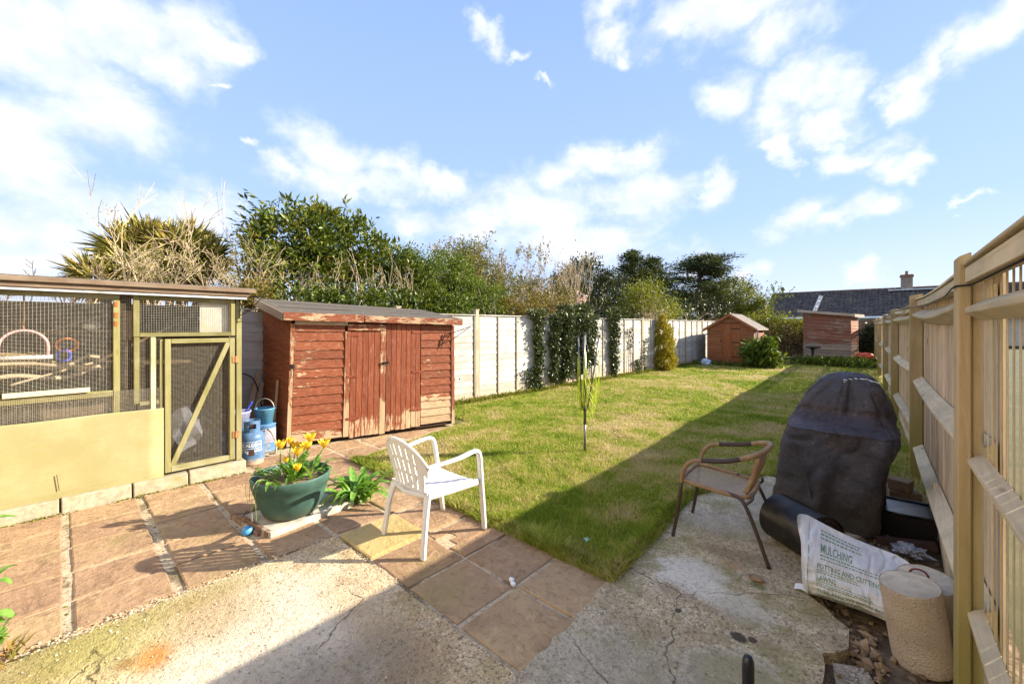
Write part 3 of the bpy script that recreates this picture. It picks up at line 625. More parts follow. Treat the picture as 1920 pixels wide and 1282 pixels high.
# near bay: spaced palings
for z0, z1, sag in ((.60, .54, 0), (1.12, 1.105, 0), (1.66, 1.66, .0)):
    arris(-2.0, 2.262, .285, .262, z0, z1, .038 if z1 < 1.6 else .045, sag)
arris(-2.0, 2.245, .262, .238, 1.80, 1.795, cap=True)
b = MB(); b.bar((.262, -2, 1.832), (.238, 2.245, 1.829), .058, .012); b.build('capping_strip', TRAIL, t, bevel=.003)
for v_ in range(2):
    pass
pal = MB().box((0, 0, 0), (.003, .075, 1.78)).mesh('paling', bevel=.0007); pal.materials.append(TPALE)
y = 2.215
while y > -1.9:
    o = link('paling', pal, t); o.location = Vector((.268 + (2.25 - y) * .022 + random.uniform(-.002, .002), y, .915 + random.uniform(-.01, .01))) - t.location; o.rotation_euler = (random.uniform(-.003, .003), 0, R(-6.5) + random.uniform(-.025, .025)); y -= random.uniform(.066, .074)
# far bays: boards
brd = []
for k in range(4):
    b = MB(); b.hexa([(-.004, -.052, -.88), (.004, -.052, -.88), (.009, .052, -.88), (.000, .052, -.88), (-.004, -.052, .88 + .005 * k), (.004, -.052, .88), (.009, .052, .88), (0, .052, .88)]); me = b.mesh('board', bevel=.0012); me.materials.append(TBOARD); brd.append(me)
for i in range(1, 7):
    ya, yb = PY[i] + .05, PY[i + 1] + .05; y = ya
    while y < yb:
        o = link('board', random.choice(brd), t); o.location = Vector((fence_r(y) + .108, y, .945 + random.uniform(-.008, .008))) - t.location; o.rotation_euler = (random.uniform(-.003, .003), 0, random.uniform(-.02, .02)); y += .1 if i < 4 else .125
    sg = random.uniform(.0, .02); xa, xb = fence_r(ya) + .095, fence_r(yb) + .095
    zt = 1.70
    arris(ya - .02, yb, xa, xb, zt, zt + .02, .075, -.0 + (.035 if i == 1 else .02))
    arris(ya - .02, yb, xa, xb, 1.11, 1.02 if i == 1 else 1.05, .07, .03)
    arris(ya - .02, yb, xa, xb, .49, .31 if i == 1 else .38, .07, .02)
    arris(ya - .02, yb, xa - .02, xb - .02, 1.83, 1.855, cap=True, sag=.03)
    b = MB(); n = 6
    for q in range(n):
        f0, f1 = q / n, (q + 1) / n
        b.bar((xa - .02 + (xb - xa) * f0, ya - .02 + (yb - ya) * f0, 1.865 + .025 * f0 - .03 * math.sin(math.pi * f0)), (xa - .02 + (xb - xa) * f1, ya - .02 + (yb - ya) * f1, 1.865 + .025 * f1 - .03 * math.sin(math.pi * f1)), .062, .012)
    b.build('capping_strip', TRAIL, t)
    if i < 4:
        b = MB(); b.box(((xa + xb) / 2 + .02, (ya + yb) / 2, .02), (.03, yb - ya, .16), rz(-math.atan2(xb - xa, yb - ya))); b.build('gravel_board', TRAIL, t, bevel=.003)
cab = [(.26, -2, 1.77), (.232, 2.23, 1.752), (.194, 2.243, 1.75), (.194, 2.37, 1.75), (.24, 3.2, 1.765), (.25, 4.8, 1.77), (.20, 6.04, 1.80), (.186, 6.1, 1.80), (.19, 6.17, 1.80), (.17, 8, 1.78), (.06, 9.95, 1.80), (.06, 10.1, 1.80), (-.05, 13.85, 1.8)]
b = MB(); b.tube(cab, .0035, 6); c_ = b.build('cable', IRON, smooth=True); tag(c_, 'thin black cable strung along the posts of the right fence', 'cable')
for k, (a_, b_) in enumerate([((.30, 3.72, 0), (.27, 4.35, .42)), ]):
    b = MB(); b.bar(a_, b_, .03, .07); tag(b.build('loose_batten', TRAIL, bevel=.003), 'loose grey batten leaning at the foot of the right fence', 'timber')

# ------------------------------------------------------------------ left hand lap panel fence
LAPM = wood('silvered_lap', (0.39, 0.375, 0.34), (0.57, 0.555, 0.525), 'y', .8, dirt=(0.36, 0.29, 0.21), dirtamt=.6, low=(0.42, 0.32, 0.2), lowz=(0, .35))
LPOST = wood('silver_post', (0.40, 0.33, 0.23), (0.55, 0.47, 0.35), 'z', 1, dirt=(0.26, 0.22, 0.13))
BATT = wood('dark_batten', (0.30, 0.24, 0.16), (0.42, 0.36, 0.26), 'z', 1)
t = thing('lap_panel_fence', 'long pale weathered fence of overlapping horizontal slats along the left side', 'fence', (-6.57, 6.05, 0))
ang = math.atan(0.0366); Mf = rz(-ang)
lap = []
for k in range(4):
    n = 8; b = MB(); sd_ = k * 7.1
    def fn(u, v): 
        y = (u - .5) * 1.82; w = .006 * mnoise.noise(Vector((y * 3, sd_, 0)))
        return (.010 * (1 - v) + .004, y, (v - .5) * .158 + (w if v < .1 else 0))
    b.grid(fn, n, 1); 
    b.grid(lambda u, v: (fn(u, 0)[0] - .007 * v, fn(u, 0)[1], fn(u, 0)[2]), n, 1)
    b.grid(lambda u, v: tuple(Vector(fn(u, v)) - Vector((.008, 0, 0))), n, 1)
    me = b.mesh('slat'); me.materials.append(LAPM); lap.append(me)
for i in range(-4, 10):
    yc = 6.05 + 1.9 * i; x = fence_l(yc)
    if yc > -1.8:
        b = MB(); zt = 1.95 if i in (-1, 0) else 1.90; b.box((x, yc, zt / 2 - .1), (.085, .085, zt + .2), Mf); b.box((x, yc, zt + .012), (.11, .11, .02), Mf); b.build('post', LPOST, t, bevel=.004)
    y0 = yc + .05; ym = yc + .95; xm = fence_l(ym)
    for j in range(13):
        o = link('slat', random.choice(lap), t); o.location = Vector((xm + .0 + random.uniform(-.001, .001), ym, .10 + .135 * j + .02)) - t.location; o.rotation_euler = (random.uniform(-.004, .004), 0, -ang)
    for s_ in (.055, .64, 1.245, 1.84):
        b = MB(); yy = yc + s_; b.box((fence_l(yy) + .026, yy, .93), (.022, .034, 1.78), Mf); b.build('batten', BATT, t, bevel=.002)
    b = MB(); b.box((xm + .008, ym, 1.845), (.06, 1.82, .022), Mf); b.build('capping', LAPM, t, bevel=.003)
    b = MB(); b.box((xm, ym, .03), (.04, 1.82, .14), Mf); b.build('gravel_board', LPOST, t, bevel=.003)

# ------------------------------------------------------------------ back fence
BACKM = wood('brown_back_board', (0.20, 0.12, 0.065), (0.33, 0.21, 0.12), 'z', 1, dirt=(0.14, 0.10, 0.06))
t = thing('back_fence', 'brown upright board fence across the far end of the garden', 'fence', (-3, 25.1, 0))
me = MB().box((0, 0, 0), (.135, .012, 1.8)).mesh('board', bevel=.002); me.materials.append(BACKM)
x = -5.95
while x < -.4:
    o = link('board', me, t); o.location = Vector((x, 25.1 + random.uniform(-.004, .004), .95)) - t.location; o.rotation_euler = (0, random.uniform(-.004, .004), 0); x += .14
b = MB(); b.box((-3.2, 25.1, 1.87), (5.7, .06, .03)); b.build('capping', BACKM, t)
for x in (-5.9, -4.1, -2.3, -.5):
    b = MB(); b.box((x, 25.15, .95), (.09, .09, 1.95)); b.build('post', BACKM, t)

# ------------------------------------------------------------------ red brown shed by the left fence
PX, PZ = peeling('flaking_stain_across', 'y', bare_z=.26, amount=.40, lip=.16), peeling('flaking_stain_upright', 'z', bare_z=.42, amount=.26)
PDOOR = peeling('flaking_stain_door', 'z', bare_z=.52, amount=.20, paint=((0.17, 0.043, 0.019), (0.26, 0.072, 0.032)))
PRIGHT = peeling('flaking_stain_right', 'y', bare_z=.55, amount=.45, lip=.14); PSIDE = peeling('stain_side', 'x', bare_z=.0, amount=.36, paint=((0.22, 0.06, 0.02), (0.34, 0.11, 0.04)))
PBARE = peeling('mostly_bare_trim', 'y', bare_z=.4, amount=.60)
PBAREZ = peeling('mostly_bare_upright', 'z', bare_z=.6, amount=.56)
FELT = plain('roof_felt', (0.105, 0.09, 0.075), .95, var=.3, scale=60, bump=.5, dirt=(0.17, 0.145, 0.12))
GREYW = wood('grey_bargeboard', (0.33, 0.27, 0.20), (0.48, 0.41, 0.31), 'y', 1, dirt=(0.42, 0.24, 0.15), dirtamt=.6)
t = thing('garden_shed', 'large red brown shed with flaking paint and double doors beside the cage', 'shed', (-5.8, 3.1, 0))
FLb, FRb, FLt, FRt = Vector((-5.82, 1.99, .02)), Vector((-5.16, 4.27, .03)), Vector((-5.745, 2.02, 1.70)), Vector((-5.14, 4.245, 1.66))
RLb, RRb, RLt, RRt = Vector((-6.66, 1.97, .02)), Vector((-6.42, 4.52, .02)), Vector((-6.63, 1.95, 1.90)), Vector((-6.40, 4.50, 1.84))
nf = (FRb - FLb).cross(Vector((0, 0, 1))).normalized()
def FP(s, z, o=0.0):
    f = z / 1.68; a = FLb.lerp(FLt, f); b_ = FRb.lerp(FRt, f); p = a.lerp(b_, s) + nf * o; return p
def SP(s, f, o=0.0):
    a = FLb.lerp(FLt, f); b_ = RLb.lerp(RLt, f); return a.lerp(b_, s) + Vector((0, -1, 0)) * o
def fboard(s0, s1, z0, z1, mat, name='cladding_board', o0=.004, o1=.016, parent=None, bev=.002, j=.0):
    b = MB(); q = random.uniform(-j, j)
    b.hexa([FP(s0, z0 + q, -.01), FP(s1, z0 - q, -.01), FP(s1, z0 - q, o1), FP(s0, z0 + q, o1), FP(s0, z1 + q, -.01), FP(s1, z1 - q, -.01), FP(s1, z1 - q, o0), FP(s0, z1 + q, o0)])
    me = b.mesh(name, bevel=bev); bm = bmesh.new(); bm.from_mesh(me); bmesh.ops.recalc_face_normals(bm, faces=bm.faces[:]); bm.to_mesh(me); bm.free(); me.materials.append(mat); return link(name, me, parent or t, center=True)
# core walls so nothing shows through
def hull(name, pts, mat, parent, bevel=0):
    b = MB(); b.hexa(pts); me = b.mesh(name); bm = bmesh.new(); bm.from_mesh(me); bmesh.ops.recalc_face_normals(bm, faces=bm.faces[:])
    if bevel: bmesh.ops.bevel(bm, geom=bm.edges[:], offset=bevel, segments=1, affect='EDGES')
    bm.to_mesh(me); bm.free(); me.materials.append(mat); return link(name, me, parent, center=True)
DARKIN = plain('dark_timber', (0.05, 0.03, 0.02), .9)
i_ = nf * -.02
hull('frame', [FLb + i_ + Vector((0, .03, 0)), FRb + i_ + Vector((0, -.03, 0)), RRb + Vector((.02, -.03, 0)), RLb + Vector((.02, .03, 0)), FLt + i_ + Vector((0, .03, 0)), FRt + i_ + Vector((0, -.03, 0)), RRt + Vector((.02, -.03, 0)), RLt + Vector((.02, .03, 0))], DARKIN, t)
NB = 13; h = 1.60 / NB
for k in range(NB):
    fboard(.018, .285, .035 + k * h, .035 + (k + 1) * h - .003, PX, j=.003)
for k in range(NB):
    fboard(.762, .978, .06 + k * h * .985, .06 + (k + 1) * h * .985 - .003, PRIGHT, j=.004)
NS = 14
for k in range(NS):
    f0, f1 = .01 + k * .98 / NS, .01 + (k + 1) * .98 / NS - .002
    hull('side_board', [SP(.02, f0, -.01), SP(1, f0, -.01), SP(1, f0, .014), SP(.02, f0, .014), SP(.02, f1, -.01), SP(1, f1, -.01), SP(1, f1, .004), SP(.02, f1, .004)], PSIDE, t, .0015)
    g0, g1 = f0, f1
for (s0, s1, z0, z1, m_, nm) in [(-.004, .016, .0, 1.62, PBAREZ, 'corner_post'), (.978, 1.0, .0, 1.63, PZ, 'corner_post'), (.288, .318, .03, 1.52, PBAREZ, 'door_frame'), (.497, .530, .0, 1.56, PBAREZ, 'door_frame')]:
    fboard(s0, s1, z0, z1, m_, nm, .022, .022)
fboard(.302, .53, 1.535, 1.628, PBARE, 'door_header', .030, .030)
fboard(.018, .30, 1.605, 1.66, GREYW, 'top_strip', .030, .030)
def door(s0, s1, z0, z1, nb):
    d = hull('door', [FP(s0, z0, .001), FP(s1, z0, .001), FP(s1, z0, .006), FP(s0, z0, .006), FP(s0, z1, .001), FP(s1, z1, .001), FP(s1, z1, .006), FP(s0, z1, .006)], DARKIN, t)
    for k in range(nb):
        a, c = s0 + (s1 - s0) * k / nb + .0012, s0 + (s1 - s0) * (k + 1) / nb - .0012
        b = MB(); zz = z0 + random.uniform(-.012, .012)
        hull('door_board', [FP(a, zz, .007), FP(c, zz, .007), FP(c, zz, .019), FP(a, zz, .019), FP(a, z1, .007), FP(c, z1, .007), FP(c, z1, .019), FP(a, z1, .019)], PDOOR, d, .002)
    return d
dA = door(.320, .495, .01, 1.515, 5); dB = door(.533, .757, .03, 1.645, 7)
REDI = plain('painted_hinge', (0.24, 0.06, 0.03), .7, var=.4, dirt=(0.12, 0.05, 0.03))
for z, d, (s0, s1) in [(1.45, dA, (.30, .37)), (.86, dA, (.30, .365)), (.26, dA, (.30, .375)), (1.50, dB, (.70, .765)), (.88, dB, (.70, .765)), (.29, dB, (.69, .765))]:
    hull('hinge', [FP(s0, z, .0195), FP(s1, z, .0195), FP(s1, z, .026), FP(s0, z, .026), FP(s0, z + .035, .0195), FP(s1, z + .035, .0195), FP(s1, z + .035, .026), FP(s0, z + .035, .026)], REDI, d, .001)
b = MB(); b.bar(FP(.505, 1.055, .034), FP(.548, 1.065, .034), .018, .028); b.tube([FP(.52, 1.05, .04), FP(.52, 1.02, .05), FP(.53, 1.02, .05)], .006, 6); b.build('latch', IRON, t)
b = MB(); b.box(FP(.012, 1.06, .03), (.03, .04, .05)); b.tube([FP(.012, 1.04, .03), FP(.02, .95, .035), FP(.01, .9, .03)], .003, 5); b.build('padlock', IRON, t)
rF0, rF1, rR0, rR1 = Vector((-5.69, 1.90, 1.765)), Vector((-5.03, 4.33, 1.70)), Vector((-6.70, 1.87, 1.985)), Vector((-6.45, 4.58, 1.89))
up = Vector((0, 0, .022))
hull('roof', [rF0, rF1, rR1, rR0, rF0 + up, rF1 + up, rR1 + up, rR0 + up], FELT, t, .003)
for f in (.36, .72):
    a, c = rF0.lerp(rR0, f), rF1.lerp(rR1, f); e = (rR0 - rF0).normalized() * .03
    hull('felt_lap', [a + up, c + up, c + e + up, a + e + up, a + up + Vector((0, 0, .004)), c + up + Vector((0, 0, .004)), c + e + up + Vector((0, 0, .002)), a + e + up + Vector((0, 0, .002))], FELT, t)
def fascia(p, q, hgt, th, mat, drop=0.0, nrm=None, name='fascia_board'):
    nrm = nrm or nf; o_ = nrm * th; z0 = Vector((0, 0, -hgt + drop)); z1 = Vector((0, 0, .020 + drop))
    return hull(name, [p + z0, q + z0, q + z0 + o_, p + z0 + o_, p + z1, q + z1, q + z1 + o_, p + z1 + o_], mat, t, .003)
e = rF1 - rF0
fascia(rF0 + nf * .001, rF0 + e * .395, .085, .018, PBARE); fascia(rF0 + e * .40 + nf * .004, rF1, .075, .018, PBARE, drop=-.006)
fascia(rR0 + Vector((0, -.001, 0)), rF0 + Vector((0, -.001, 0)), .09, .018, GREYW, nrm=Vector((0, -1, 0)), name='bargeboard')
hull('soffit', [rF0 + Vector((-.09, .02, -.03)), rF1 + Vector((-.09, 0, -.03)), rF1 + Vector((0, 0, -.03)), rF0 + Vector((0, .02, -.03)), rF0 + Vector((-.09, .02, -.005)), rF1 + Vector((-.09, 0, -.005)), rF1 + Vector((0, 0, -.005)), rF0 + Vector((0, .02, -.005))], GREYW, t)

def bracket(p0, p1, p2, label):
    tb = thing('hanging_bracket', label, 'bracket', p0)
    p0, p1, p2 = Vector(p0), Vector(p1), Vector(p2)
    b = MB(); b.tube([p0, p0.lerp(p1, .5), p1, p1 + Vector((.01, .01, .03))], .006, 6); b.build('arm', IRON, tb, smooth=True)
    b = MB(); b.tube(smooth_path([p2, p2.lerp(p1, .4) + Vector((0, 0, -.03)), p1], 5), .005, 6); b.build('brace', IRON, tb, smooth=True)
    b = MB(); b.bar(p0 + Vector((0, 0, .03)), p2 - Vector((0, 0, .03)), .02, .006); b.build('wall_plate', IRON, tb)
    b = MB(); c = p2 + Vector((.0, .0, -.05)); b.tube([c + Vector((.02 * math.sin(a), .02 * math.sin(a), .02 * math.cos(a))) for a in [i * .6 for i in range(9)]], .003, 5); b.build('ring', IRON, tb, smooth=True)
bracket(FP(.93, 1.47, .03), (-4.93, 4.42, 1.60), FP(.90, 1.33, .03), 'black iron hanging basket bracket on the right corner of the big shed')

# ------------------------------------------------------------------ small apex shed at the end
SX = peeling('orange_stain_across', 'x', bare_z=.15, amount=.20, paint=((0.19, 0.065, 0.025), (0.30, 0.11, 0.045))); SZ = peeling('orange_stain_upright', 'z', bare_z=.25, amount=.22, paint=((0.21, 0.065, 0.02), (0.32, 0.11, 0.04)), bare=((0.30, 0.18, 0.08), (0.42, 0.27, 0.14)))
SY_ = peeling('orange_stain_side', 'y', bare_z=.15, amount=.28, paint=((0.20, 0.06, 0.03), (0.30, 0.11, 0.06)))
t = thing('apex_shed', 'small orange brown shed with pitched roof at the end of the left fence', 'shed', (-4.7, 18.5, 0))
x0, x1, y0, y1, ze, zr = -5.60, -3.86, 18.5, 20.3, 1.55, 2.10; xm = (x0 + x1) / 2
b = MB(); b.add([(x0 + .02, y0 + .02, 0), (x1 - .02, y0 + .02, 0), (x1 - .02, y0 + .02, ze), (xm, y0 + .02, zr - .01), (x0 + .02, y0 + .02, ze), (x0 + .02, y1, 0), (x1 - .02, y1, 0), (x1 - .02, y1, ze), (xm, y1, zr - .01), (x0 + .02, y1, ze)],
    [(0, 1, 2, 3, 4), (9, 8, 7, 6, 5), (1, 6, 7, 2), (5, 0, 4, 9), (0, 5, 6, 1), (2, 7, 8, 3), (3, 8, 9, 4)]); b.build('frame', DARKIN, t)
dx0, dx1 = -5.08, -4.36
for k in range(13):
    za, zb = .04 + k * .155, .04 + (k + 1) * .155 - .006
    def ext(z): 
        return (x0, x1) if z <= ze else (x0 + (z - ze) / (zr - ze) * (xm - x0), x1 - (z - ze) / (zr - ze) * (x1 - xm))
    la, ra = ext(za); lb, rb = ext(min(zb, zr - .02))
    if za > zr - .05: break
    segs = [((la, dx0), (lb, dx0)), ((dx1, ra), (dx1, rb))] if za < 1.70 else [((la, ra), (lb, rb))]
    for (a0, a1), (c0, c1) in segs:
        if a1 - a0 < .05: continue
        c0, c1 = min(c0, a1 - .01) if c0 < a1 else a1 - .01, max(c1, a0 + .01)
        hull('cladding_board', [(a0, y0 - .012, za), (a1, y0 - .012, za), (a1, y0 + .015, za), (a0, y0 + .015, za), (c0, y0 - .002, zb), (c1, y0 - .002, zb), (c1, y0 + .015, zb), (c0, y0 + .015, zb)], SX, t)
for k in range(10):
    za = .04 + k * .15
    hull('side_board', [(x1 + .012, y0, za), (x1 + .012, y1, za), (x1 - .015, y1, za), (x1 - .015, y0, za), (x1 + .002, y0, za + .145), (x1 + .002, y1, za + .145), (x1 - .015, y1, za + .145), (x1 - .015, y0, za + .145)], SY_, t)
d = hull('door', [(dx0, y0 - .006, .03), (dx1, y0 - .006, .03), (dx1, y0 + .01, .03), (dx0, y0 + .01, .03), (dx0, y0 - .006, 1.72), (dx1, y0 - .006, 1.72), (dx1, y0 + .01, 1.72), (dx0, y0 + .01, 1.72)], DARKIN, t)
for k in range(6):
    w = (dx1 - dx0) / 6; b = MB(); b.box((dx0 + w * (k + .5), y0 - .014, .87), (w - .006, .014, 1.69)); b.build('door_board', SZ, d)
for z in (.35, .95, 1.5):
    b = MB(); b.box((dx1 - .15, y0 - .025, z), (.3, .006, .035)); b.build('hinge', IRON, d)
b = MB(); b.box((dx0 + .03, y0 - .03, 1.0), (.04, .02, .06)); b.build('latch', IRON, d)
b = MB(); b.box((x1 + .02, y0 + .45, 1.2), (.02, .45, .4)); b.build('window_frame', plain('white_gloss', (.75, .74, .7), .4), t)
b = MB(); b.box((x1 + .032, y0 + .45, 1.2), (.006, .37, .32)); b.build('pane', plain('shed_glass', (.08, .1, .12), .08, var=.02), t)
MINF = plain('pale_mineral_felt', (0.32, 0.29, 0.25), .9, var=.25, scale=40, bump=.4, dirt=(0.2, 0.17, 0.13))
for sgn in (-1, 1):
    xe = xm + sgn * ((x1 - x0) / 2 + .16); ze2 = ze - .10
    hull('roof', [(xm, y0 - .1, zr + .0), (xe, y0 - .1, ze2), (xe, y1 + .1, ze2), (xm, y1 + .1, zr), (xm, y0 - .1, zr + .03), (xe, y0 - .1, ze2 + .03), (xe, y1 + .1, ze2 + .03), (xm, y1 + .1, zr + .03)], MINF, t)
    hull('bargeboard', [(xm, y0 - .125, zr - .07), (xe, y0 - .125, ze2 - .08), (xe, y0 - .102, ze2 - .08), (xm, y0 - .102, zr - .07), (xm, y0 - .125, zr + .045), (xe, y0 - .125, ze2 + .035), (xe, y0 - .102, ze2 + .035), (xm, y0 - .102, zr + .045)], SX, t)
    for k in range(5):
        yy = y0 + .12 + k * .42
        hull('roof_batten', [(xm, yy, zr + .031), (xe, yy, ze2 + .031), (xe, yy + .05, ze2 + .031), (xm, yy + .05, zr + .031), (xm, yy, zr + .05), (xe, yy, ze2 + .05), (xe, yy + .05, ze2 + .05), (xm, yy + .05, zr + .05)], GREYW, t)

# ------------------------------------------------------------------ leaning pent shed at the end
WX = peeling('worn_stain_across', 'x', bare_z=.9, amount=.52, paint=((0.20, 0.065, 0.035), (0.30, 0.12, 0.07)), bare=((0.26, 0.19, 0.13), (0.42, 0.33, 0.24)))
WY = peeling('worn_stain_side', 'y', bare_z=.9, amount=.5, paint=((0.22, 0.08, 0.04), (0.32, 0.14, 0.08)), bare=((0.30, 0.22, 0.14), (0.45, 0.35, 0.25)))
t = thing('pent_shed', 'worn square shed with sloping roof and flaking boards at the back fence', 'shed')
b = MB(); b.hexa([(-.83, .02, 0), (.83, .02, 0), (.83, 1.2, 0), (-.83, 1.2, 0), (-.83, .02, 2.28), (.83, .02, 2.03), (.83, 1.2, 2.03), (-.83, 1.2, 2.28)]); b.build('frame', DARKIN, t)
for k in range(15):
    f0, f1 = k / 15, (k + 1) / 15 - .006
    zl0, zl1, zr0, zr1 = .04 + 2.22 * f0, .04 + 2.22 * f1, .04 + 1.98 * f0, .04 + 1.98 * f1
    j = .01 * math.sin(k * 2.1)
    hull('cladding_board', [(-.84, -.014, zl0), (.84, -.014, zr0 + j), (.84, .015, zr0 + j), (-.84, .015, zl0), (-.84, -.002, zl1), (.84, -.002, zr1), (.84, .015, zr1), (-.84, .015, zl1)], WX, t)
    hull('side_board', [(.855, 0, zr0), (.855, 1.2, zr0), (.825, 1.2, zr0), (.825, 0, zr0), (.842, 0, zr1), (.842, 1.2, zr1), (.825, 1.2, zr1), (.825, 0, zr1)], WY, t)
hull('roof', [(-1.0, -.18, 2.32), (1.0, -.18, 2.05), (1.0, 1.4, 2.05), (-1.0, 1.4, 2.32), (-1.0, -.18, 2.35), (1.0, -.18, 2.08), (1.0, 1.4, 2.08), (-1.0, 1.4, 2.35)], FELT, t)
hull('fascia_board', [(-1.0, -.20, 2.26), (1.0, -.20, 1.99), (1.0, -.182, 1.99), (-1.0, -.182, 2.26), (-1.0, -.20, 2.37), (1.0, -.20, 2.10), (1.0, -.182, 2.10), (-1.0, -.182, 2.37)], GREYW, t)
hull('fascia_board', [(1.002, -.2, 1.97), (1.002, 1.4, 1.97), (1.02, 1.4, 1.97), (1.02, -.2, 1.97), (1.002, -.2, 2.09), (1.002, 1.4, 2.09), (1.02, 1.4, 2.09), (1.02, -.2, 2.09)], GREYW, t)
t.location = (-1.86, 22.15, 0); t.rotation_euler = (0, R(-1.0), R(-9))

# ------------------------------------------------------------------ ladder, pedestal, bags at the far end
ALU = plain('aluminium', (0.62, 0.63, 0.66), .4, .7, var=.1, scale=8, bump=.05)
t = thing('ladder', 'silver aluminium ladder leaning behind the worn pent shed', 'ladder', (-3.0, 23.75, 0))
a, c = Vector((-3.30, 23.7, 0)), Vector((-2.26, 23.9, 3.05)); off = Vector((.05, .34, 0)); 
for o_ in (0, 1):
    b = MB(); b.bar(a + off * o_, c + off * o_, .035, .07, up=(1, 0, 0)); b.build('rail', ALU, t)
for k in range(1, 12):
    p = a.lerp(c, k / 12); b = MB(); b.tube([p, p + off], .016, 8); b.build('rung', ALU, t)
t = thing('bird_table', 'dark pedestal bird bath in front of the worn pent shed', 'bird bath', (-2.27, 21.35, 0))
DKS = plain('dark_stone', (0.045, 0.04, 0.04), .8, dirt=(.1, .09, .07))
b = MB(); b.lathe([(.16, -.02), (.16, .03), (.09, .06), (.07, .1)], (-2.27, 21.35, 0), 20); b.build('base', DKS, t, smooth=True)
b = MB(); b.lathe([(.065, .1), (.045, .3), (.05, .6), (.07, .66)], (-2.27, 21.35, 0), 16); b.build('pillar', DKS, t, smooth=True)
b = MB(); b.lathe([(.06, .66), (.26, .70), (.29, .74), (.27, .75), (.2, .72), (.02, .71)], (-2.27, 21.35, 0), 24); b.build('dish', DKS, t, smooth=True)
def crumple(name, c, r, mat, label, cat, seed=0, amp=.35, sub=3):
    bm = bmesh.new(); bmesh.ops.create_icosphere(bm, subdivisions=sub, radius=1)
    for v in bm.verts:
        n = v.co.copy(); k = 1 + amp * (mnoise.noise(n * 1.7 + Vector((seed, 0, 0))) + .6 * mnoise.noise(n * 4.3 + Vector((seed, 3, 0))))
        v.co = Vector((n.x * r[0] * k, n.y * r[1] * k, max(-.9, n.z) * r[2] * k))
    zmin = min(v.co.z for v in bm.verts)
    for v in bm.verts: v.co += Vector(c) - Vector((0, 0, zmin))
    me = bpy.data.meshes.new(name); bm.to_mesh(me); bm.free(); me.materials.append(mat)
    o = link(name, me, center=True); tag(o, label, cat); return o
crumple('refuse_bag', (-.72, 22.6, -.03), (.45, .3, .26), plain('orange_plastic', (0.75, 0.13, 0.05), .4, scale=6), 'crumpled orange red plastic bag by the back right corner', 'bag', 3)
crumple('refuse_bag', (-.55, 22.1, -.03), (.42, .22, .10), plain('blue_white_plastic', (0.42, 0.55, 0.78), .4, scale=6, dirt=(.8, .8, .8)), 'flat blue and white plastic sack in front of the orange bag', 'bag', 5)
crumple('refuse_bag', (-5.50, 18.0, -.03), (.20, .16, .15), plain('pale_blue_plastic', (0.50, 0.66, 0.88), .35, scale=9, dirt=(.8, .82, .85)), 'small knotted pale blue plastic bag before the apex shed', 'bag', 9)

# ------------------------------------------------------------------ house roofs beyond
TILE = plain('grey_brown_tile', (0.105, 0.085, 0.075), .85, var=.45, scale=3.5, bump=.3, dirt=(0.20, 0.17, 0.11))
RIDGE = plain('ridge_tile', (0.22, 0.13, 0.08), .85, var=.3, scale=2); WHITE = plain('white_trim', (0.78, 0.78, 0.76), .5, scale=3)
REND = plain('cream_render', (0.60, 0.54, 0.42), .9, scale=3)
s = MN('chimney_brick'); co = s.coord('world'); bt = s.n('ShaderNodeTexBrick'); s.l(s.coord('obj', (1, 1, 1), False), bt.inputs[0])
bt.inputs['Color1'].default_value = (0.40, 0.17, 0.08, 1); bt.inputs['Color2'].default_value = (0.28, 0.12, 0.065, 1); bt.inputs['Mortar'].default_value = (0.33, 0.27, 0.2, 1); bt.inputs['Scale'].default_value = 5
BRICK = s.done(s.mix(s.step(s.noise(co, 6, 4), .4, .7, 0, .6), bt.outputs[0], (0.14, .09, .05)), None, .9)
t = thing('bungalow', 'distant bungalow with long dark tiled roof and brick chimney beyond the back fence', 'house', (0, 56, 0))
HX0, HX1, HY0, HY1, HE, HR = -9.7, 14, 52, 60, 2.5, 5.35
b = MB(); b.add([(HX0 + .3, HY0 + .4, 0), (HX1, HY0 + .4, 0), (HX1, HY1, 0), (HX0 + .3, HY1, 0), (HX0 + .3, HY0 + .4, HE), (HX1, HY0 + .4, HE), (HX1, HY1, HE), (HX0 + .3, HY1, HE), (HX0 + .3, 56, HR - .1), (HX1, 56, HR - .1)],
                [(0, 1, 5, 4), (1, 2, 6, 9, 5), (2, 3, 7, 6), (3, 0, 4, 8, 7), (4, 5, 9, 8), (6, 7, 8, 9)]); b.build('wall', REND, t)
b = MB(); slope = Vector((0, 4, HR - HE)); L = slope.length; sdv = slope.normalized(); nv = Vector((0, -sdv.z, sdv.y)); rows, cols = 17, 72
for r_ in range(rows):
    for c_ in range(cols):
        w = (HX1 - HX0) / cols; xa = HX0 + c_ * w; a = Vector((xa, HY0, HE)) + sdv * (L * r_ / rows); e2 = sdv * (L / rows); jit = random.uniform(-.012, .012)
        p = [a + nv * (.05 + jit), a + Vector((w * .5, 0, 0)) + nv * (.11 + jit), a + Vector((w * .97, 0, 0)) + nv * .03]
        q = [v + e2 - nv * .045 for v in p]; lo = [v - nv * .06 for v in p]
        b.add(p + q + lo, [(0, 1, 4, 3), (1, 2, 5, 4), (6, 7, 1, 0), (7, 8, 2, 1)])
b.build('roof_tiles', TILE, t, kind='stuff')
b = MB(); b.add([(HX0, HY0, HE - .03), (HX1, HY0, HE - .03), (HX1, 56, HR - .03), (HX0, 56, HR - .03), (HX1, HY1, HE), (HX0, HY1, HE)], [(0, 1, 2, 3), (3, 2, 4, 5)]); b.build('roof', TILE, t)
b = MB()
for k in range(50): b.box((HX0 + .24 + k * .475, 56, HR + .06), (.46, .26, .14))
b.build('ridge_tiles', RIDGE, t, kind='stuff')
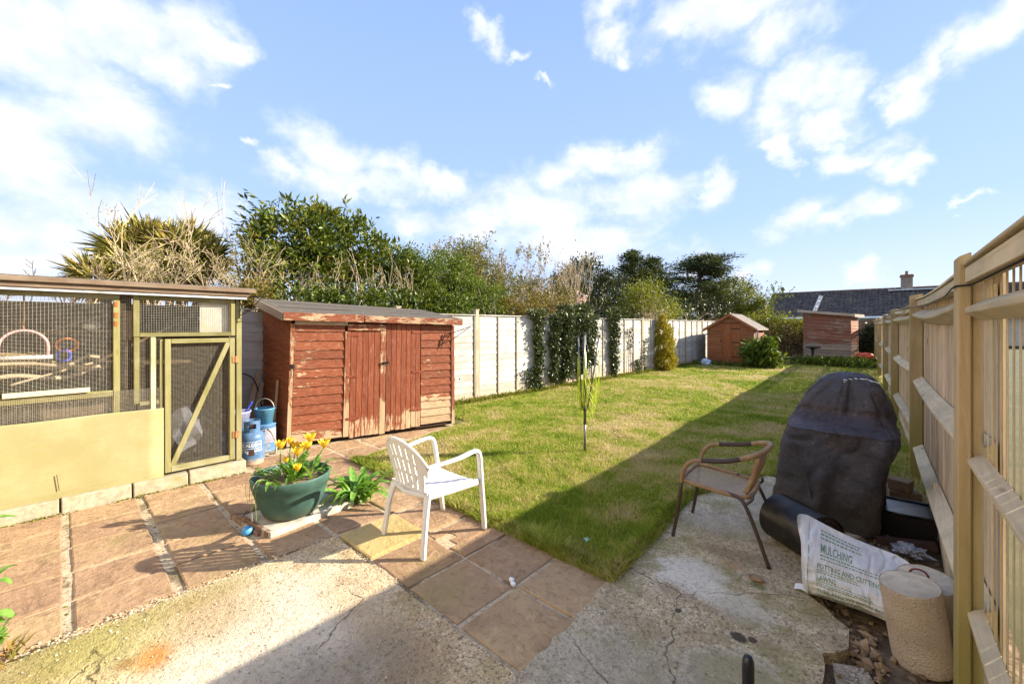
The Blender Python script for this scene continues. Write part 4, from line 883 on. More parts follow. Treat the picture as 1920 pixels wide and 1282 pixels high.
b = MB(); b.box((2.2, HY0 - .03, HE - .02), (23.6, .05, .22)); b.build('fascia_board', WHITE, t)
b = MB(); b.tube([(HX0, HY0 - .1, HE - .08), (HX1, HY0 - .1, HE - .08)], .06, 6); b.build('gutter', WHITE, t)
b = MB(); b.bar((HX0 - .03, HY0, HE - .02), (HX0 - .03, 56, HR - .02), .05, .16); b.build('bargeboard', RIDGE, t)
b = MB(); b.box((1.55, 56, 5.9), (.85, .7, 1.5)); ch = b.build('chimney', BRICK, t)
b = MB(); b.box((1.55, 56, 6.52), (1.0, .84, .12)); b.box((1.55, 56, 6.64), (.93, .78, .1)); b.build('corbel', BRICK, ch)
b = MB(); b.lathe([(.14, 6.68), (.11, 6.85), (.11, 7.02), (.14, 7.05)], (1.55, 56, 0), 14); b.build('chimney_pot', plain('clay_pot', (.25, .17, .12), .8), ch)
b = MB(); b.box((1.9, 55.5, 5.2), (3.4, .3, .1)); b.build('flashing', WHITE, t)
b = MB(); b.lathe([(.10, 5.3), (.09, 5.7), (.2, 5.75), (.22, 5.85), (.16, 6.0), (.05, 6.15)], (-8.75, 56, 0), 12); b.build('roof_finial', plain('dark_lead', (.05, .045, .045), .7), t)
t = thing('gabled_house', 'small distant house with white gable trim beside the tree', 'house', (-13.6, 70, 0))
b = MB(); b.add([(-15, 70, 0), (-12, 70, 0), (-12, 70, 3.0), (-13.5, 70, 4.6), (-15, 70, 3.0), (-15, 76, 0), (-12, 76, 0), (-12, 76, 3), (-13.5, 76, 4.6), (-15, 76, 3)], [(0, 1, 2, 3, 4), (9, 8, 7, 6, 5), (1, 6, 7, 2), (5, 0, 4, 9)]); b.build('wall', REND, t)
for sgn in (-1, 1):
    xe = -13.5 + sgn * 1.8
    hull('roof', [(-13.5, 69.6, 4.6), (xe, 69.6, 2.75), (xe, 76, 2.75), (-13.5, 76, 4.6), (-13.5, 69.6, 4.8), (xe, 69.6, 2.95), (xe, 76, 2.95), (-13.5, 76, 4.8)], RIDGE, t)
    hull('bargeboard', [(-13.5, 69.5, 4.5), (xe, 69.5, 2.6), (xe, 69.58, 2.6), (-13.5, 69.58, 4.5), (-13.5, 69.5, 4.8), (xe, 69.5, 2.95), (xe, 69.58, 2.95), (-13.5, 69.58, 4.8)], WHITE, t)
for x in (-14, -13):
    b = MB(); b.box((x, 69.95, 2.9), (.8, .08, 1.0)); w_ = b.build('window', WHITE, t); b = MB(); b.box((x, 69.9, 2.9), (.64, .02, .84)); b.build('pane', plain('window_glass', (.1, .14, .2), .1, var=.02), w_)
b = MB(); b.box((-13.5, 69.7, 2.1), (4.4, .3, .25)); b.build('canopy', WHITE, t)
b = MB(); b.hexa([(-21, 71, 2.6), (-15.3, 71, 2.6), (-15.3, 77, 2.6), (-21, 77, 2.6), (-21, 74, 4.5), (-15.3, 74, 4.5), (-15.3, 74.1, 4.5), (-21, 74.1, 4.5)]); b.build('wing_roof', RIDGE, t)
b = MB(); b.box((-18.2, 74, 1.3), (5.5, 5.6, 2.6)); b.build('wing_wall', BRICK, t)

# ------------------------------------------------------------------ unseen house wall with door and window, added to bounce sunlight onto the patio
t = thing('bounce_wall', 'unseen cream house wall added behind the camera to bounce sunlight onto the patio', 'house', (-3, -2.75, 0))
HW = plain('cream_house_render', (0.74, 0.66, 0.52), .9, scale=8, bump=.3)
for x0_, x1_, z0_, z1_ in ((-8.5, -4.6, 0, 5), (-4.6, -2.6, 2.15, 5), (-2.6, -1.2, 0, 5), (-1.2, .3, 2.1, 5), (-1.2, .3, 0, 1.0), (.3, 2.5, 0, 5)):
    b = MB(); b.box(((x0_ + x1_) / 2, -2.85, (z0_ + z1_) / 2), (x1_ - x0_, .25, z1_ - z0_)); b.build('wall', HW, t)
b = MB(); b.box((-3.6, -2.86, 1.07), (2.0, .06, 2.15)); d = b.build('patio_door', WHITE, t); b = MB(); b.box((-4.1, -2.82, 1.1), (.86, .03, 1.9)); b.build('pane', plain('door_glass', (.06, .07, .08), .06, var=.02), d); b = MB(); b.box((-3.1, -2.82, 1.1), (.86, .03, 1.9)); b.build('pane', MATS.setdefault('dg', plain('door_glass', (.06, .07, .08), .06, var=.02)), d)
b = MB(); b.box((-.45, -2.86, 1.55), (1.5, .06, 1.1)); w_ = b.build('window', WHITE, t); b = MB(); b.box((-.45, -2.82, 1.55), (1.36, .03, .96)); b.build('pane', MATS['dg'], w_)
# ------------------------------------------------------------------ bird cage (aviary)
OLIVE = wood('olive_painted', (0.165, 0.15, 0.052), (0.26, 0.235, 0.10), 'z', .8, knots=(.18, .17, .05), dirt=(0.36, 0.33, 0.19), dirtamt=.45)
OLIVEY = wood('olive_painted_rail', (0.165, 0.15, 0.052), (0.26, 0.235, 0.10), 'y', .8, knots=(.18, .17, .05), dirt=(0.42, 0.39, 0.26), dirtamt=.5)
BROWNY = wood('dark_brown_fascia', (0.11, 0.07, 0.045), (0.20, 0.145, 0.10), 'y', .8, dirt=(0.30, 0.25, 0.18), dirtamt=.5)
CREAMB = wood('cream_batten', (0.46, 0.41, 0.26), (0.56, 0.51, 0.36), 'y', 1)
WIRE = plain('galvanised_wire', (0.50, 0.48, 0.42), .45, .55, var=.2, scale=20, bump=0); WIRED = plain('dull_wire', (0.42, 0.38, 0.30), .6, .4, var=.2, bump=0)
FLASH = plain('silver_flashing', (0.62, 0.62, 0.60), .4, .6, var=.25, scale=8, bump=.3, dirt=(.3, .27, .22))
CORR = MN('twinwall_sheet'); co = CORR.coord('world'); n = CORR.noise(co, 2.4, 6, .65); n2 = CORR.noise(CORR.coord('world', (1, 1, 6)), 5, 5, .7)
zc_ = CORR.sepz(co); rib_lines = CORR.step(CORR.math('SINE', CORR.math('MULTIPLY', zc_, 6.2832 / .0196)), .2, .9, 0, .42); CORR = CORR.done(CORR.mix(rib_lines, CORR.mix(CORR.step(CORR.math('ADD', zc_, CORR.math('MULTIPLY', n2, .35)), .26, .42, .6, 0), CORR.mix(CORR.step(n2, .5, .7, 0, .6), CORR.mix(CORR.step(n, .35, .65), (0.31, 0.275, 0.13), (0.38, 0.34, 0.18)), (0.36, 0.28, 0.11)), (.25, .22, .09)), (.22, .18, .08)), None, .5)  # dark horizontal lines put into the colour mark out the ribs
KERB = plain('kerb_concrete', (.36, .31, .22), .95, var=.25, scale=22, bump=.7, dirt=(.20, .185, .05))
AX = -5.28
t = thing('aviary', 'large green framed wire mesh bird cage on a block kerb at the left', 'aviary', (-5.3, 0, 0))
def av(name, y0, y1, z0, z1, mat, th=.045, x=AX, parent=None, bev=.003, lean=0):
    b = MB(); b.box((x - th / 2, (y0 + y1) / 2, (z0 + z1) / 2), (th, y1 - y0, z1 - z0)); return b.build(name, mat, parent or t, bevel=bev)
def wiremesh(name, y0, y1, z0, z1, sy, sz, x, mat, w=.0014, parent=None, xs=None, wob=.0015):
    b = MB(); ny, nz = int((y1 - y0) / sy), int((z1 - z0) / sz); ph = random.random() * 9
    def X(y, z): return x + wob * 2 * mnoise.noise(Vector((y * 3, z * 3, ph)))
    for i in range(ny + 1):
        y = y0 + (y1 - y0) * i / ny; ws = [(X(y, z0 + (z1 - z0) * k / 4), y + wob * mnoise.noise(Vector((k * 1.7, y * 9, ph))), z0 + (z1 - z0) * k / 4) for k in range(5)]
        b.tube(ws, w / 1.4, 3, caps=False)
    for i in range(nz + 1):
        z = z0 + (z1 - z0) * i / nz; ws = [(X(y0 + (y1 - y0) * k / 4, z) + .001, y0 + (y1 - y0) * k / 4, z + wob * mnoise.noise(Vector((k * 1.3, z * 9, ph)))) for k in range(5)]
        b.tube(ws, w / 1.4, 3, caps=False)
    return b.build(name, mat, parent or t)
YL = -2.3
av('top_rail', YL, .36, 1.855, 1.898, OLIVEY); av('stile', .315, .36, .80, 1.853, OLIVE, x=AX + .003); av('middle_rail', YL, .313, .955, 1.01, OLIVEY)
av('stile', -1.35, -1.30, .8, 1.853, OLIVE)
o = av('ledge_batten', -.33, .165, 1.015, 1.055, CREAMB, th=.05, x=AX + .03); 
# upper right framed panel
for a in ((.45, .495, 1.50, 1.90, OLIVE), (1.235, 1.275, 1.50, 1.90, OLIVE)): av('stile', *a[:4], a[4], x=AX + .012)
for a in ((.496, 1.234, 1.855, 1.90), (.496, 1.234, 1.50, 1.54)): av('rail', *a, OLIVEY, x=AX + .012)
av('back_stop', .36, .45, 1.0, 1.9, DARKIN, th=.02, x=AX - .12)
av('stile', .455, .495, .86, 1.498, OLIVE, x=AX + .006); av('small_rail', .497, .64, .84, .875, OLIVEY, x=AX + .004)
av('white_stile', .575, .612, .78, 1.497, wood('flaking_white', (.36, .33, .22), (.50, .46, .35), 'z', 1, dirt=(.22, .24, .09), dirtamt=.8), x=AX + .014)
av('corner_post', 1.285, 1.335, .13, 1.96, OLIVE, th=.05, x=AX + .016); av('door_jamb', .645, .672, .13, 1.47, OLIVE, x=AX)
# door
d = av('door', .68, .726, .15, 1.475, OLIVE, x=AX + .022)
av('door_stile', 1.222, 1.268, .15, 1.475, OLIVE, x=AX + .022, parent=d); av('door_rail', .728, 1.22, 1.43, 1.475, OLIVEY, x=AX + .022, parent=d); av('door_rail', .728, 1.22, .15, .205, OLIVEY, x=AX + .022, parent=d)
b = MB(); b.bar((AX + .004, .735, .20), (AX + .004, 1.215, 1.44), .045, .03, up=(1, 0, 0)); b.build('brace', OLIVE, d, bevel=.002)
wiremesh('door_mesh', .69, 1.26, .17, 1.46, .0125, .0125, AX - .03, WIRED, .0012, d)
HNG = plain('brass_hinge', (.45, .22, .10), .6, .4, dirt=(.25, .1, .05))
for z in (1.24, .42):
    b = MB(); b.box((AX + .024, 1.276, z), (.008, .06, .07)); b.tube([(AX + .031, 1.276, z - .035), (AX + .031, 1.276, z + .035)], .006, 6); b.build('hinge', HNG, d)
for z in (1.80, 1.70, 1.62): av('rust_patch', .322, .345, z - .02, z + .03, plain('rust', (.4, .12, .04), .9), th=.004, x=AX + .0075)
# wire panels
wiremesh('wire_panel', YL, .34, .80, 1.87, .022, .0115, AX - .026, WIRE, .0016)
wiremesh('wire_panel', YL, .66, .72, 1.0, .012, .012, AX + .006, WIRED, .0012)
wiremesh('wire_panel', .34, .47, .8, 1.9, .013, .0125, AX - .03, WIRED, .0012)
wiremesh('wire_panel', .49, 1.25, 1.52, 1.88, .019, .016, AX - .02, WIRE, .0015)
wiremesh('wire_panel', .49, .66, .8, 1.5, .013, .0125, AX - .02, WIRED, .0012)
# corrugated sheet with real ribs
b = MB(); n = 60
def cf(u, v):
    y = YL + (.672 - YL) * u; z = .115 + (.80 - .115) * v + .012 * mnoise.noise(Vector((y * 2, 0, 3))) * v; return (AX + .020 + .0013 * (1 if int(v * n + .5) % 2 else -1) + .006 * mnoise.noise(Vector((y * 1.5, z * 2, 0))), y, z)
b.grid(cf, 24, n); b.build('corrugated_sheet', CORR, t, smooth=True, solid=.004)
b = MB(); b.bar((AX + .034, -.035, .33), (AX + .034, -.02, .19), .004, .004); b.build('split', DARKIN, t)
# kerb blocks
yy = [-2.4, -1.95, -1.5, -1.05, -.6, -.46, -.015, .44, .86, 1.37]
for a, c in zip(yy[:-1], yy[1:]):
    b = MB(); x1 = AX + .065 + random.uniform(-.004, .004); zt = .125 + random.uniform(-.006, .004)
    b.hexa([(AX - .10, a + .006, -.05), (x1 + .015, a + .006, -.05), (x1 + .015, c - .006, -.05), (AX - .10, c - .006, -.05), (AX - .10, a + .006, zt), (x1, a + .006, zt), (x1, c - .006, zt), (AX - .10, c - .006, zt)])
    b.build('kerb_block', KERB, t, bevel=.008)
# roof, fascia
b = MB(); b.hexa([(AX + .10, YL, 2.0), (AX + .10, 1.46, 2.0), (-6.72, 1.46, 1.93), (-6.72, YL, 1.93), (AX + .10, YL, 2.02), (AX + .10, 1.46, 2.02), (-6.72, 1.46, 1.95), (-6.72, YL, 1.95)]); b.build('roof', FELT, t)
b = MB(); b.box((AX + .105, (YL + 1.44) / 2, 1.99), (.03, 1.44 - YL, .045)); b.build('fascia_board', BROWNY, t, bevel=.004)
b = MB(); b.box((AX + .072, (YL + 1.40) / 2, 1.945), (.03, 1.40 - YL, .04)); b.build('fascia_board', BROWNY, t, bevel=.004)
b = MB(); b.grid(lambda u, v: (AX + .065 + .012 * v + .004 * mnoise.noise(Vector((u * 40, v, 0))), YL + (1.37 - YL) * u, 1.925 - .028 * v), 60, 2); b.build('flashing', FLASH, t, solid=.002)
# dark interior: back boards, floor, side mesh and posts
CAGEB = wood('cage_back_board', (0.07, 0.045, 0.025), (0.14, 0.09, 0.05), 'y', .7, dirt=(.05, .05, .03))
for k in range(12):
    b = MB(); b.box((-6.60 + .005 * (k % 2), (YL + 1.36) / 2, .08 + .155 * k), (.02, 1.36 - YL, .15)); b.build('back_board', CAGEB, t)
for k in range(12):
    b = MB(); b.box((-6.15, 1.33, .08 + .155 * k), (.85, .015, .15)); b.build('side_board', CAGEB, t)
wiremesh('wire_panel', 0, .42, .15, 1.9, .02, .02, 0, WIRED, .0012)
o = [c for c in t.children if c.name.startswith('wire_panel')][-1]; o.rotation_euler = (0, 0, R(90)); o.location = Vector((-5.51, 1.34, 1.02)) - t.location
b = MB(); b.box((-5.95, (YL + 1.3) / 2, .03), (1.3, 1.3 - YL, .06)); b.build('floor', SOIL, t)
av('white_backing', .97, 1.23, 1.53, 1.88, plain('white_board', (.46, .44, .38), .7, scale=8, dirt=(.4, .36, .25)), th=.01, x=AX - .05)
BRN = wood('branch_bark', (.15, .10, .06), (.28, .2, .12), 'y', 1)
b = MB(); b.box((-6.2, -.3, 1.20), (.5, 2.6, .03)); tag(b.build('shelf', CAGEB), 'dark timber shelf along the back inside the bird cage', 'shelf')
PINK = plain('pink_plastic', (.70, .42, .42), .5); WHT = plain('white_plastic', (.78, .77, .74), .35, var=.05)
t = thing('bird_swing', 'pink arched bird swing with a white perch hanging in the cage', 'bird swing', (-5.6, -.23, 1.3))
b = MB(); b.tube([(-5.6, -.23 + .145 * math.cos(a) * 1.0, 1.42 + .15 * math.sin(a)) if 0 < a < math.pi else None for a in ()] or ([(-5.6, -.09, 1.32), (-5.6, -.088, 1.40)] + [(-5.6, -.23 + .142 * math.cos(a), 1.42 + .145 * math.sin(a)) for a in np.linspace(0, math.pi, 14)] + [(-5.6, -.372, 1.40), (-5.6, -.37, 1.32)]), .011, 8); b.build('arch', PINK, t, smooth=True)
b = MB(); b.tube([(-5.6, -.40, 1.325), (-5.6, -.06, 1.325)], .018, 10); b.build('perch', WHT, t, smooth=True)
b = MB(); b.tube([(-5.6, -.23, 1.565), (-5.6, -.235, 1.62), (-5.6, -.225, 1.66), (-5.6, -.23, 1.90)], .007, 6); b.build('hook', HNG, t)
b = MB(); ring = [(-5.62, .03 + .07 * math.cos(a), 1.43 + .06 * math.sin(a)) for a in np.linspace(0, 2 * math.pi, 15)]; b.tube(ring, .010, 6); tag(b.build('toy_ring', plain('orange_plastic', (.75, .2, .04), .5), smooth=True), 'orange ring toy beside the pink swing in the cage', 'bird toy')
b = MB(); ring = [(-5.62, .01 + .045 * math.cos(a), 1.33 + .05 * math.sin(a)) for a in np.linspace(0, 2 * math.pi, 15)]; b.tube(ring, .012, 6); tag(b.build('toy_ring', plain('blue_toy_plastic', (.05, .1, .6), .5), smooth=True), 'blue ring toy below the orange ring in the cage', 'bird toy')
crumple('rope_toy', (-5.9, .20, 1.56), (.05, .06, .04), plain('grey_rope', (.6, .58, .55), .9), 'pale knotted rope toy on the dark perch in the cage', 'bird toy', 4, .5, 2)
for lab, P, r_ in (('long dark pole perch crossing the upper right of the cage', [(-5.95, -.1, 1.55), (-5.7, .30, 1.72)], .010), ('dark straight perch behind the rope toy in the cage', [(-5.95, -.2, 1.54), (-5.85, .42, 1.56)], .012),
                   ('curved pale branch perch under the swing in the cage', [(-5.55, -.45, 1.28), (-5.6, -.2, 1.27), (-5.6, .02, 1.24), (-5.65, .15, 1.31), (-5.7, .24, 1.30)], .016), ('low forked branch lying across the cage', [(-5.5, -.6, 1.12), (-5.6, -.3, 1.17), (-5.7, 0, 1.12), (-5.8, .25, 1.2)], .02),
                   ('thin twisted twig hanging at the middle of the cage', [(-5.5, -.3, 1.1), (-5.6, -.1, 1.16), (-5.7, .1, 1.22), (-5.8, .2, 1.24)], .010)):
    b = MB(); b.tube(smooth_path(P, 5) if len(P) > 2 else P, r_, 7); tag(b.build('perch', BRN if 'dark' in lab else wood('pale_bark', (.35, .26, .16), (.5, .4, .27), 'y', 1), smooth=True), lab, 'perch')
crumple('straw_litter', (-5.75, -.35, 1.215), (.15, .35, .07), plain('straw', (.32, .24, .11), .95, var=.6, scale=60, bump=1), 'heap of straw on the shelf in the bird cage', 'straw', 6, .5, 3)
crumple('white_sack', (-6.1, 1.0, .06), (.2, .25, .30), plain('grey_sack', (.13, .13, .15), .7, scale=6), 'grey crumpled sack standing inside the cage door', 'sack', 11, .3, 3)
bracket((AX + .03, 1.31, 1.93), (-5.12, 1.50, 1.93), (AX + .03, 1.31, 1.72), 'black iron bracket at the top right corner of the bird cage')

# ------------------------------------------------------------------ gas bottle and clutter in the gap
GB = MN('blue_paint'); co = GB.coord('world'); n = GB.noise(co, 14, 6, .7); n3 = GB.noise(co, 60, 4, .6); z = GB.sepz(co)
c = GB.mix(GB.step(n, .35, .7), (0.065, 0.14, 0.27), (0.11, 0.20, 0.34)); c = GB.mix(GB.step(GB.math('ADD', z, GB.math('MULTIPLY', n, .12)), .09, .14, .9, 0), c, (.50, .40, .27)); c = GB.mix(GB.step(n3, .62, .7, 0, .7), c, (.45, .45, .42)); GB = GB.done(c, GB.bump(n3, .15, .003), .45)
gx, gy = -5.50, 1.50
t = thing('gas_bottle', 'small light blue gas bottle with white lettering beside the bird cage', 'gas bottle', (gx, gy, 0))
b = MB(); b.lathe([(.115, 0), (.118, .005), (.118, .035), (.124, .045), (.128, .07), (.128, .30), (.122, .335), (.10, .362), (.06, .378), (.02, .383)], (gx, gy, .0), 40); b.build('bottle_body', GB, t, smooth=True)
a0 = math.atan2(-gy, -gx); cuts = []
def shroud(u, v):
    a = u * 2 * math.pi + a0; r = .078 + .003 * v; return (gx + r * math.cos(a), gy + r * math.sin(a), .365 + .135 * v + .006 * math.cos(2 * (a - a0)) * (v > .9))
b = MB(); b.grid(shroud, 60, 12, skip=lambda u, v: (.34 < v < .74) and (u < .085 or u > .915 or .42 < u < .58)); b.build('collar', GB, t, smooth=False, solid=.005)
b = MB(); b.lathe([(.018, .38), (.018, .41), (.026, .415), (.026, .44), (.012, .445)], (gx, gy, 0), 14); b.build('valve', HNG, t)
def text_on_cyl(body, size, ang_c, zc, r, mat, parent, name='lettering', bold=.0, sx=1.0, base=a0, cx=gx, cy=gy):
    cu = bpy.data.curves.new(name, 'FONT'); cu.body = body; cu.size = size; cu.align_x = 'CENTER'; cu.align_y = 'CENTER'; cu.offset = bold; cu.resolution_u = 3
    ob = bpy.data.objects.new('tmp', cu); COL.objects.link(ob); dg = bpy.context.evaluated_depsgraph_get(); dg.update(); me = bpy.data.meshes.new_from_object(ob.evaluated_get(dg)); bpy.data.objects.remove(ob)
    bm = bmesh.new(); bm.from_mesh(me); bmesh.ops.subdivide_edges(bm, edges=[e for e in bm.edges if e.calc_length() > .02], cuts=2); bmesh.ops.triangulate(bm, faces=bm.faces[:])
    for v in bm.verts:
        a = base + ang_c + v.co.x * sx / r; zz = zc + v.co.y; v.co = Vector((cx + (r + .0006) * math.cos(a), cy + (r + .0006) * math.sin(a), zz))
    bm.to_mesh(me); bm.free(); me.materials.clear(); me.materials.append(mat); me.name = name
    return link(name, me, parent, center=True)
WPR = plain('white_print', (.8, .8, .78), .6, var=.1)
text_on_cyl('CALOR', .052, -.17, .232, .128, WPR, t, bold=.0012, sx=.95); text_on_cyl('GAS', .036, .50, .232, .128, WPR, t, bold=.001, sx=.95)
text_on_cyl('7 kg', .05, -.58, .165, .128, WPR, t, bold=.0012); text_on_cyl('BUTANE', .034, .46, .165, .128, WPR, t, bold=.001, sx=.8)
def cyl_strip(a0_, a1_, z0, z1, name, mat):
    b = MB(); b.grid(lambda u, v: (gx + .1287 * math.cos(a0 + a0_ + (a1_ - a0_) * u), gy + .1287 * math.sin(a0 + a0_ + (a1_ - a0_) * u), z0 + (z1 - z0) * v), 12, 1); b.build(name, mat, t)
for q in ((-.80, .80, .268, .272), (-.80, .80, .194, .198), (-.80, -.77, .198, .268), (.77, .80, .198, .268), (.27, .30, .198, .268)): cyl_strip(*q, 'print_frame', WPR)
cyl_strip(-.28, .18, .115, .185, 'warning_label', plain('dark_label', (.06, .03, .03), .6))
BLUE = plain('blue_tub', (.03, .09, .22), .4, dirt=(.3, .35, .4)); CLEAR = plain('milky_plastic', (.32, .33, .50), .35, scale=8)
bx, by = -5.97, 1.47
t = thing('storage_crate', 'blue plastic crate holding a milky tub in the gap by the cage', 'crate', (bx, by, 0))
b = MB(); b.hexa([(bx - .14, by - .17, 0), (bx + .14, by - .17, 0), (bx + .14, by + .17, 0), (bx - .14, by + .17, 0), (bx - .17, by - .2, .33), (bx + .17, by - .2, .33), (bx + .17, by + .2, .33), (bx - .17, by + .2, .33)]); b.build('crate_body', BLUE, t, bevel=.015)
b = MB(); b.box((bx, by, .335), (.38, .44, .03)); b.build('crate_rim', BLUE, t, bevel=.008)
t = thing('plastic_tub', 'milky plastic tub with a blue handled brush on the blue crate', 'tub', (bx, by - .02, .4))
b = MB(); b.lathe([(.12, .352), (.15, .53), (.158, .535), (.158, .55), (.142, .55), (.115, .38), (.02, .37)], (bx + .03, by - .02, 0), 20); b.build('tub_body', CLEAR, t, smooth=True)
b = MB(); b.bar((bx + .05, by + .02, .45), (bx + .14, by + .12, .66), .035, .012); b.build('brush', plain('bright_blue', (.04, .1, .6), .4), t)
cx_, cy_ = -5.93, 1.76
t = thing('paint_drum', 'pale blue bucket with wire handle standing on a labelled drum by the shed', 'bucket', (cx_, cy_, 0))
b = MB(); b.lathe([(.12, 0), (.125, .01), (.125, .33), (.13, .34), (.13, .35), (.02, .35)], (cx_, cy_, 0), 26); b.build('drum', plain('drum_blue', (.10, .22, .40), .5, scale=7, dirt=(.5, .5, .5)), t, smooth=True)
b = MB(); b.lathe([(.1265, .12), (.1265, .30)], (cx_, cy_, 0), 26, close=False); b.build('drum_label', plain('label_print', (.30, .33, .40), .6, var=.3, scale=14, dirt=(.55, .08, .08)), t)
b = MB(); b.lathe([(.09, .352), (.115, .53), (.122, .535), (.122, .55), (.108, .55), (.085, .38), (.02, .37)], (cx_, cy_, 0), 26); b.build('pail', plain('sky_blue_plastic', (.08, .25, .38), .4, scale=6), t, smooth=True)
b = MB(); b.tube([(cx_ + .115 * math.cos(a) * .674, cy_ - .115 * math.cos(a) * -.739, .545 + .125 * math.sin(a)) for a in np.linspace(0, math.pi, 12)], .005, 5); b.build('handle', WIRE, t, smooth=True)
STICK = wood('stick', (.26, .17, .1), (.4, .3, .2), 'z', 1)
for lab, P0, P1, w in (('longer brown plank leaning in the corner behind the blue bucket', (-6.25, 1.55, 0), (-6.60, 1.88, .95), .06), ('shorter brown plank leaning in the corner behind the milky tub', (-6.10, 1.62, 0), (-6.55, 1.91, .80), .05),
                       ('thin pale stick leaning on the side of the big shed', (-5.98, 1.86, 0), (-6.05, 1.95, .88), .025)):
    b = MB(); b.bar(P0, P1, w, .02, up=(1, 0, 0)); tag(b.build('leaning_plank', STICK), lab, 'plank')
b = MB(); b.tube(smooth_path([(-6.6, 1.42, .75), (-6.55, 1.6, .95), (-6.5, 1.8, .85), (-6.48, 1.9, .4)], 6), .009, 6); tag(b.build('hose', plain('black_hose', (.03, .03, .03), .5), smooth=True), 'black hose looped against the fence between cage and shed', 'hose')
b = MB(); b.tube(smooth_path([(-5.78, 1.75, .30), (-5.66, 1.76, .27), (-5.58, 1.78, .16), (-5.60, 1.78, .04), (-5.68, 1.74, .012)], 6), .011, 8); tag(b.build('hose', plain('pale_hose', (.45, .42, .30), .5), smooth=True), 'pale curved hose on the ground right of the gas bottle', 'hose')

# ------------------------------------------------------------------ green pot with tulips
px_, py_ = -3.73, 1.31
G_ = MN('green_pot'); co = G_.coord('world'); z = G_.sepz(co); n = G_.noise(co, 10, 6, .7); n2 = G_.noise(co, 70, 4, .7)
c = G_.mix(G_.step(n, .35, .7), (.045, .100, .080), (.065, .135, .110)); c = G_.mix(G_.step(G_.math('ADD', z, G_.math('MULTIPLY', n, .14)), .10, .20, .55, 0), c, (.14, .13, .075)); c = G_.mix(G_.step(n2, .62, .72, 0, .35), c, (.25, .26, .2)); GREENP = G_.done(c, G_.bump(n2, .12, .003), .5)
t = thing('plant_pot', 'wide round dark green plastic pot holding yellow tulips', 'plant pot', (px_, py_, .03))
pr = [(.16, .03), (.185, .033), (.205, .05), (.248, .14), (.277, .23), (.288, .275), (.292, .278), (.300, .33), (.303, .352), (.298, .362), (.286, .358), (.282, .33), (.270, .315)]
b = MB(); b.lathe(pr, (px_, py_, 0), 56); b.f.pop(); b.build('pot_body', GREENP, t, smooth=True)
b = MB(); b.grid(lambda u, v: (px_ + .276 * u * math.cos(v * 6.2832), py_ + .276 * u * math.sin(v * 6.2832), .315 + .012 * mnoise.noise(Vector((u * 5 * math.cos(v * 6.28), u * 5 * math.sin(v * 6.28), 1)))), 8, 30); b.build('soil', SOIL, t, smooth=True)
TLEAF = MN('tulip_leaf'); n = TLEAF.noise(TLEAF.coord('obj', (14, 14, 3)), 3, 4); c = TLEAF.mix(TLEAF.step(n, .35, .65), (.10, .24, .03), (.22, .40, .07)); TLEAF.done(c, None, .45)
tr = TLEAF.n('ShaderNodeBsdfTranslucent'); TLEAF.val(tr.inputs[0], (.3, .5, .05)); ms = TLEAF.n('ShaderNodeMixShader'); ms.inputs[0].default_value = .3; TLEAF.l(TLEAF.b.outputs[0], ms.inputs[1]); TLEAF.l(tr.outputs[0], ms.inputs[2]); TLEAF.l(ms.outputs[0], TLEAF.t.nodes['Material Output'].inputs[0]); TLEAF = TLEAF.m
PET = MN('tulip_petal'); n = PET.noise(PET.coord('obj', (20, 20, 5)), 3, 4); c = PET.mix(PET.step(n, .35, .65), (.80, .50, .02), (.88, .70, .08)); PET.done(c, None, .5)
tr = PET.n('ShaderNodeBsdfTranslucent'); PET.val(tr.inputs[0], (.9, .6, .03)); ms = PET.n('ShaderNodeMixShader'); ms.inputs[0].default_value = .4; PET.l(PET.b.outputs[0], ms.inputs[1]); PET.l(tr.outputs[0], ms.inputs[2]); PET.l(ms.outputs[0], PET.t.nodes['Material Output'].inputs[0]); PET = PET.m
def strap_leaf(base, az_, L, w, arch, mat, parent, name='leaf', start=1.25):
    d = Vector((math.cos(az_), math.sin(az_), 0)); sd_ = Vector((-d.y, d.x, 0)); P = []; p = Vector(base); th = start; n = 9
    for i in range(n + 1):
        P.append(p.copy()); th -= arch / n * (0.5 + i / n); p = p + (d * math.cos(th) + Vector((0, 0, 1)) * math.sin(th)) * L / n
    tw = random.uniform(-.5, .5); b = MB()
    for i, q in enumerate(P):
        f = i / n; ww = w * (math.sin(math.pi * min(1, f * .82 + .14)) ** .8) * (1 if f < .97 else .1); s2 = (sd_ * math.cos(tw * f) + Vector((0, 0, 1)) * math.sin(tw * f))
        b.v += [tuple(q - s2 * ww / 2 + Vector((0, 0, ww * .22))), tuple(q), tuple(q + s2 * ww / 2 + Vector((0, 0, ww * .22)))]
        if i: a = (i - 1) * 3; b.f += [(a, a + 1, a + 4, a + 3), (a + 1, a + 2, a + 5, a + 4)]
    return b.build(name, mat, parent, smooth=True)
t = thing('tulips', 'clump of yellow tulips with broad green leaves growing in the green pot', 'tulips', (px_, py_, .32))
rv, fv = Vector((.739, .674, 0)), Vector((-.674, .739, 0))
fl = [(-.075, -.03, .575, .075), (.01, .04, .545, .07), (.135, .05, .615, .075), (.15, -.02, .57, .07), (.095, -.08, .535, .07), (.27, .02, .572, .075), (.01, -.1, .48, .05), (.135, -.16, .435, .06), (.06, .1, .53, .06), (-.02, .02, .60, .06)]
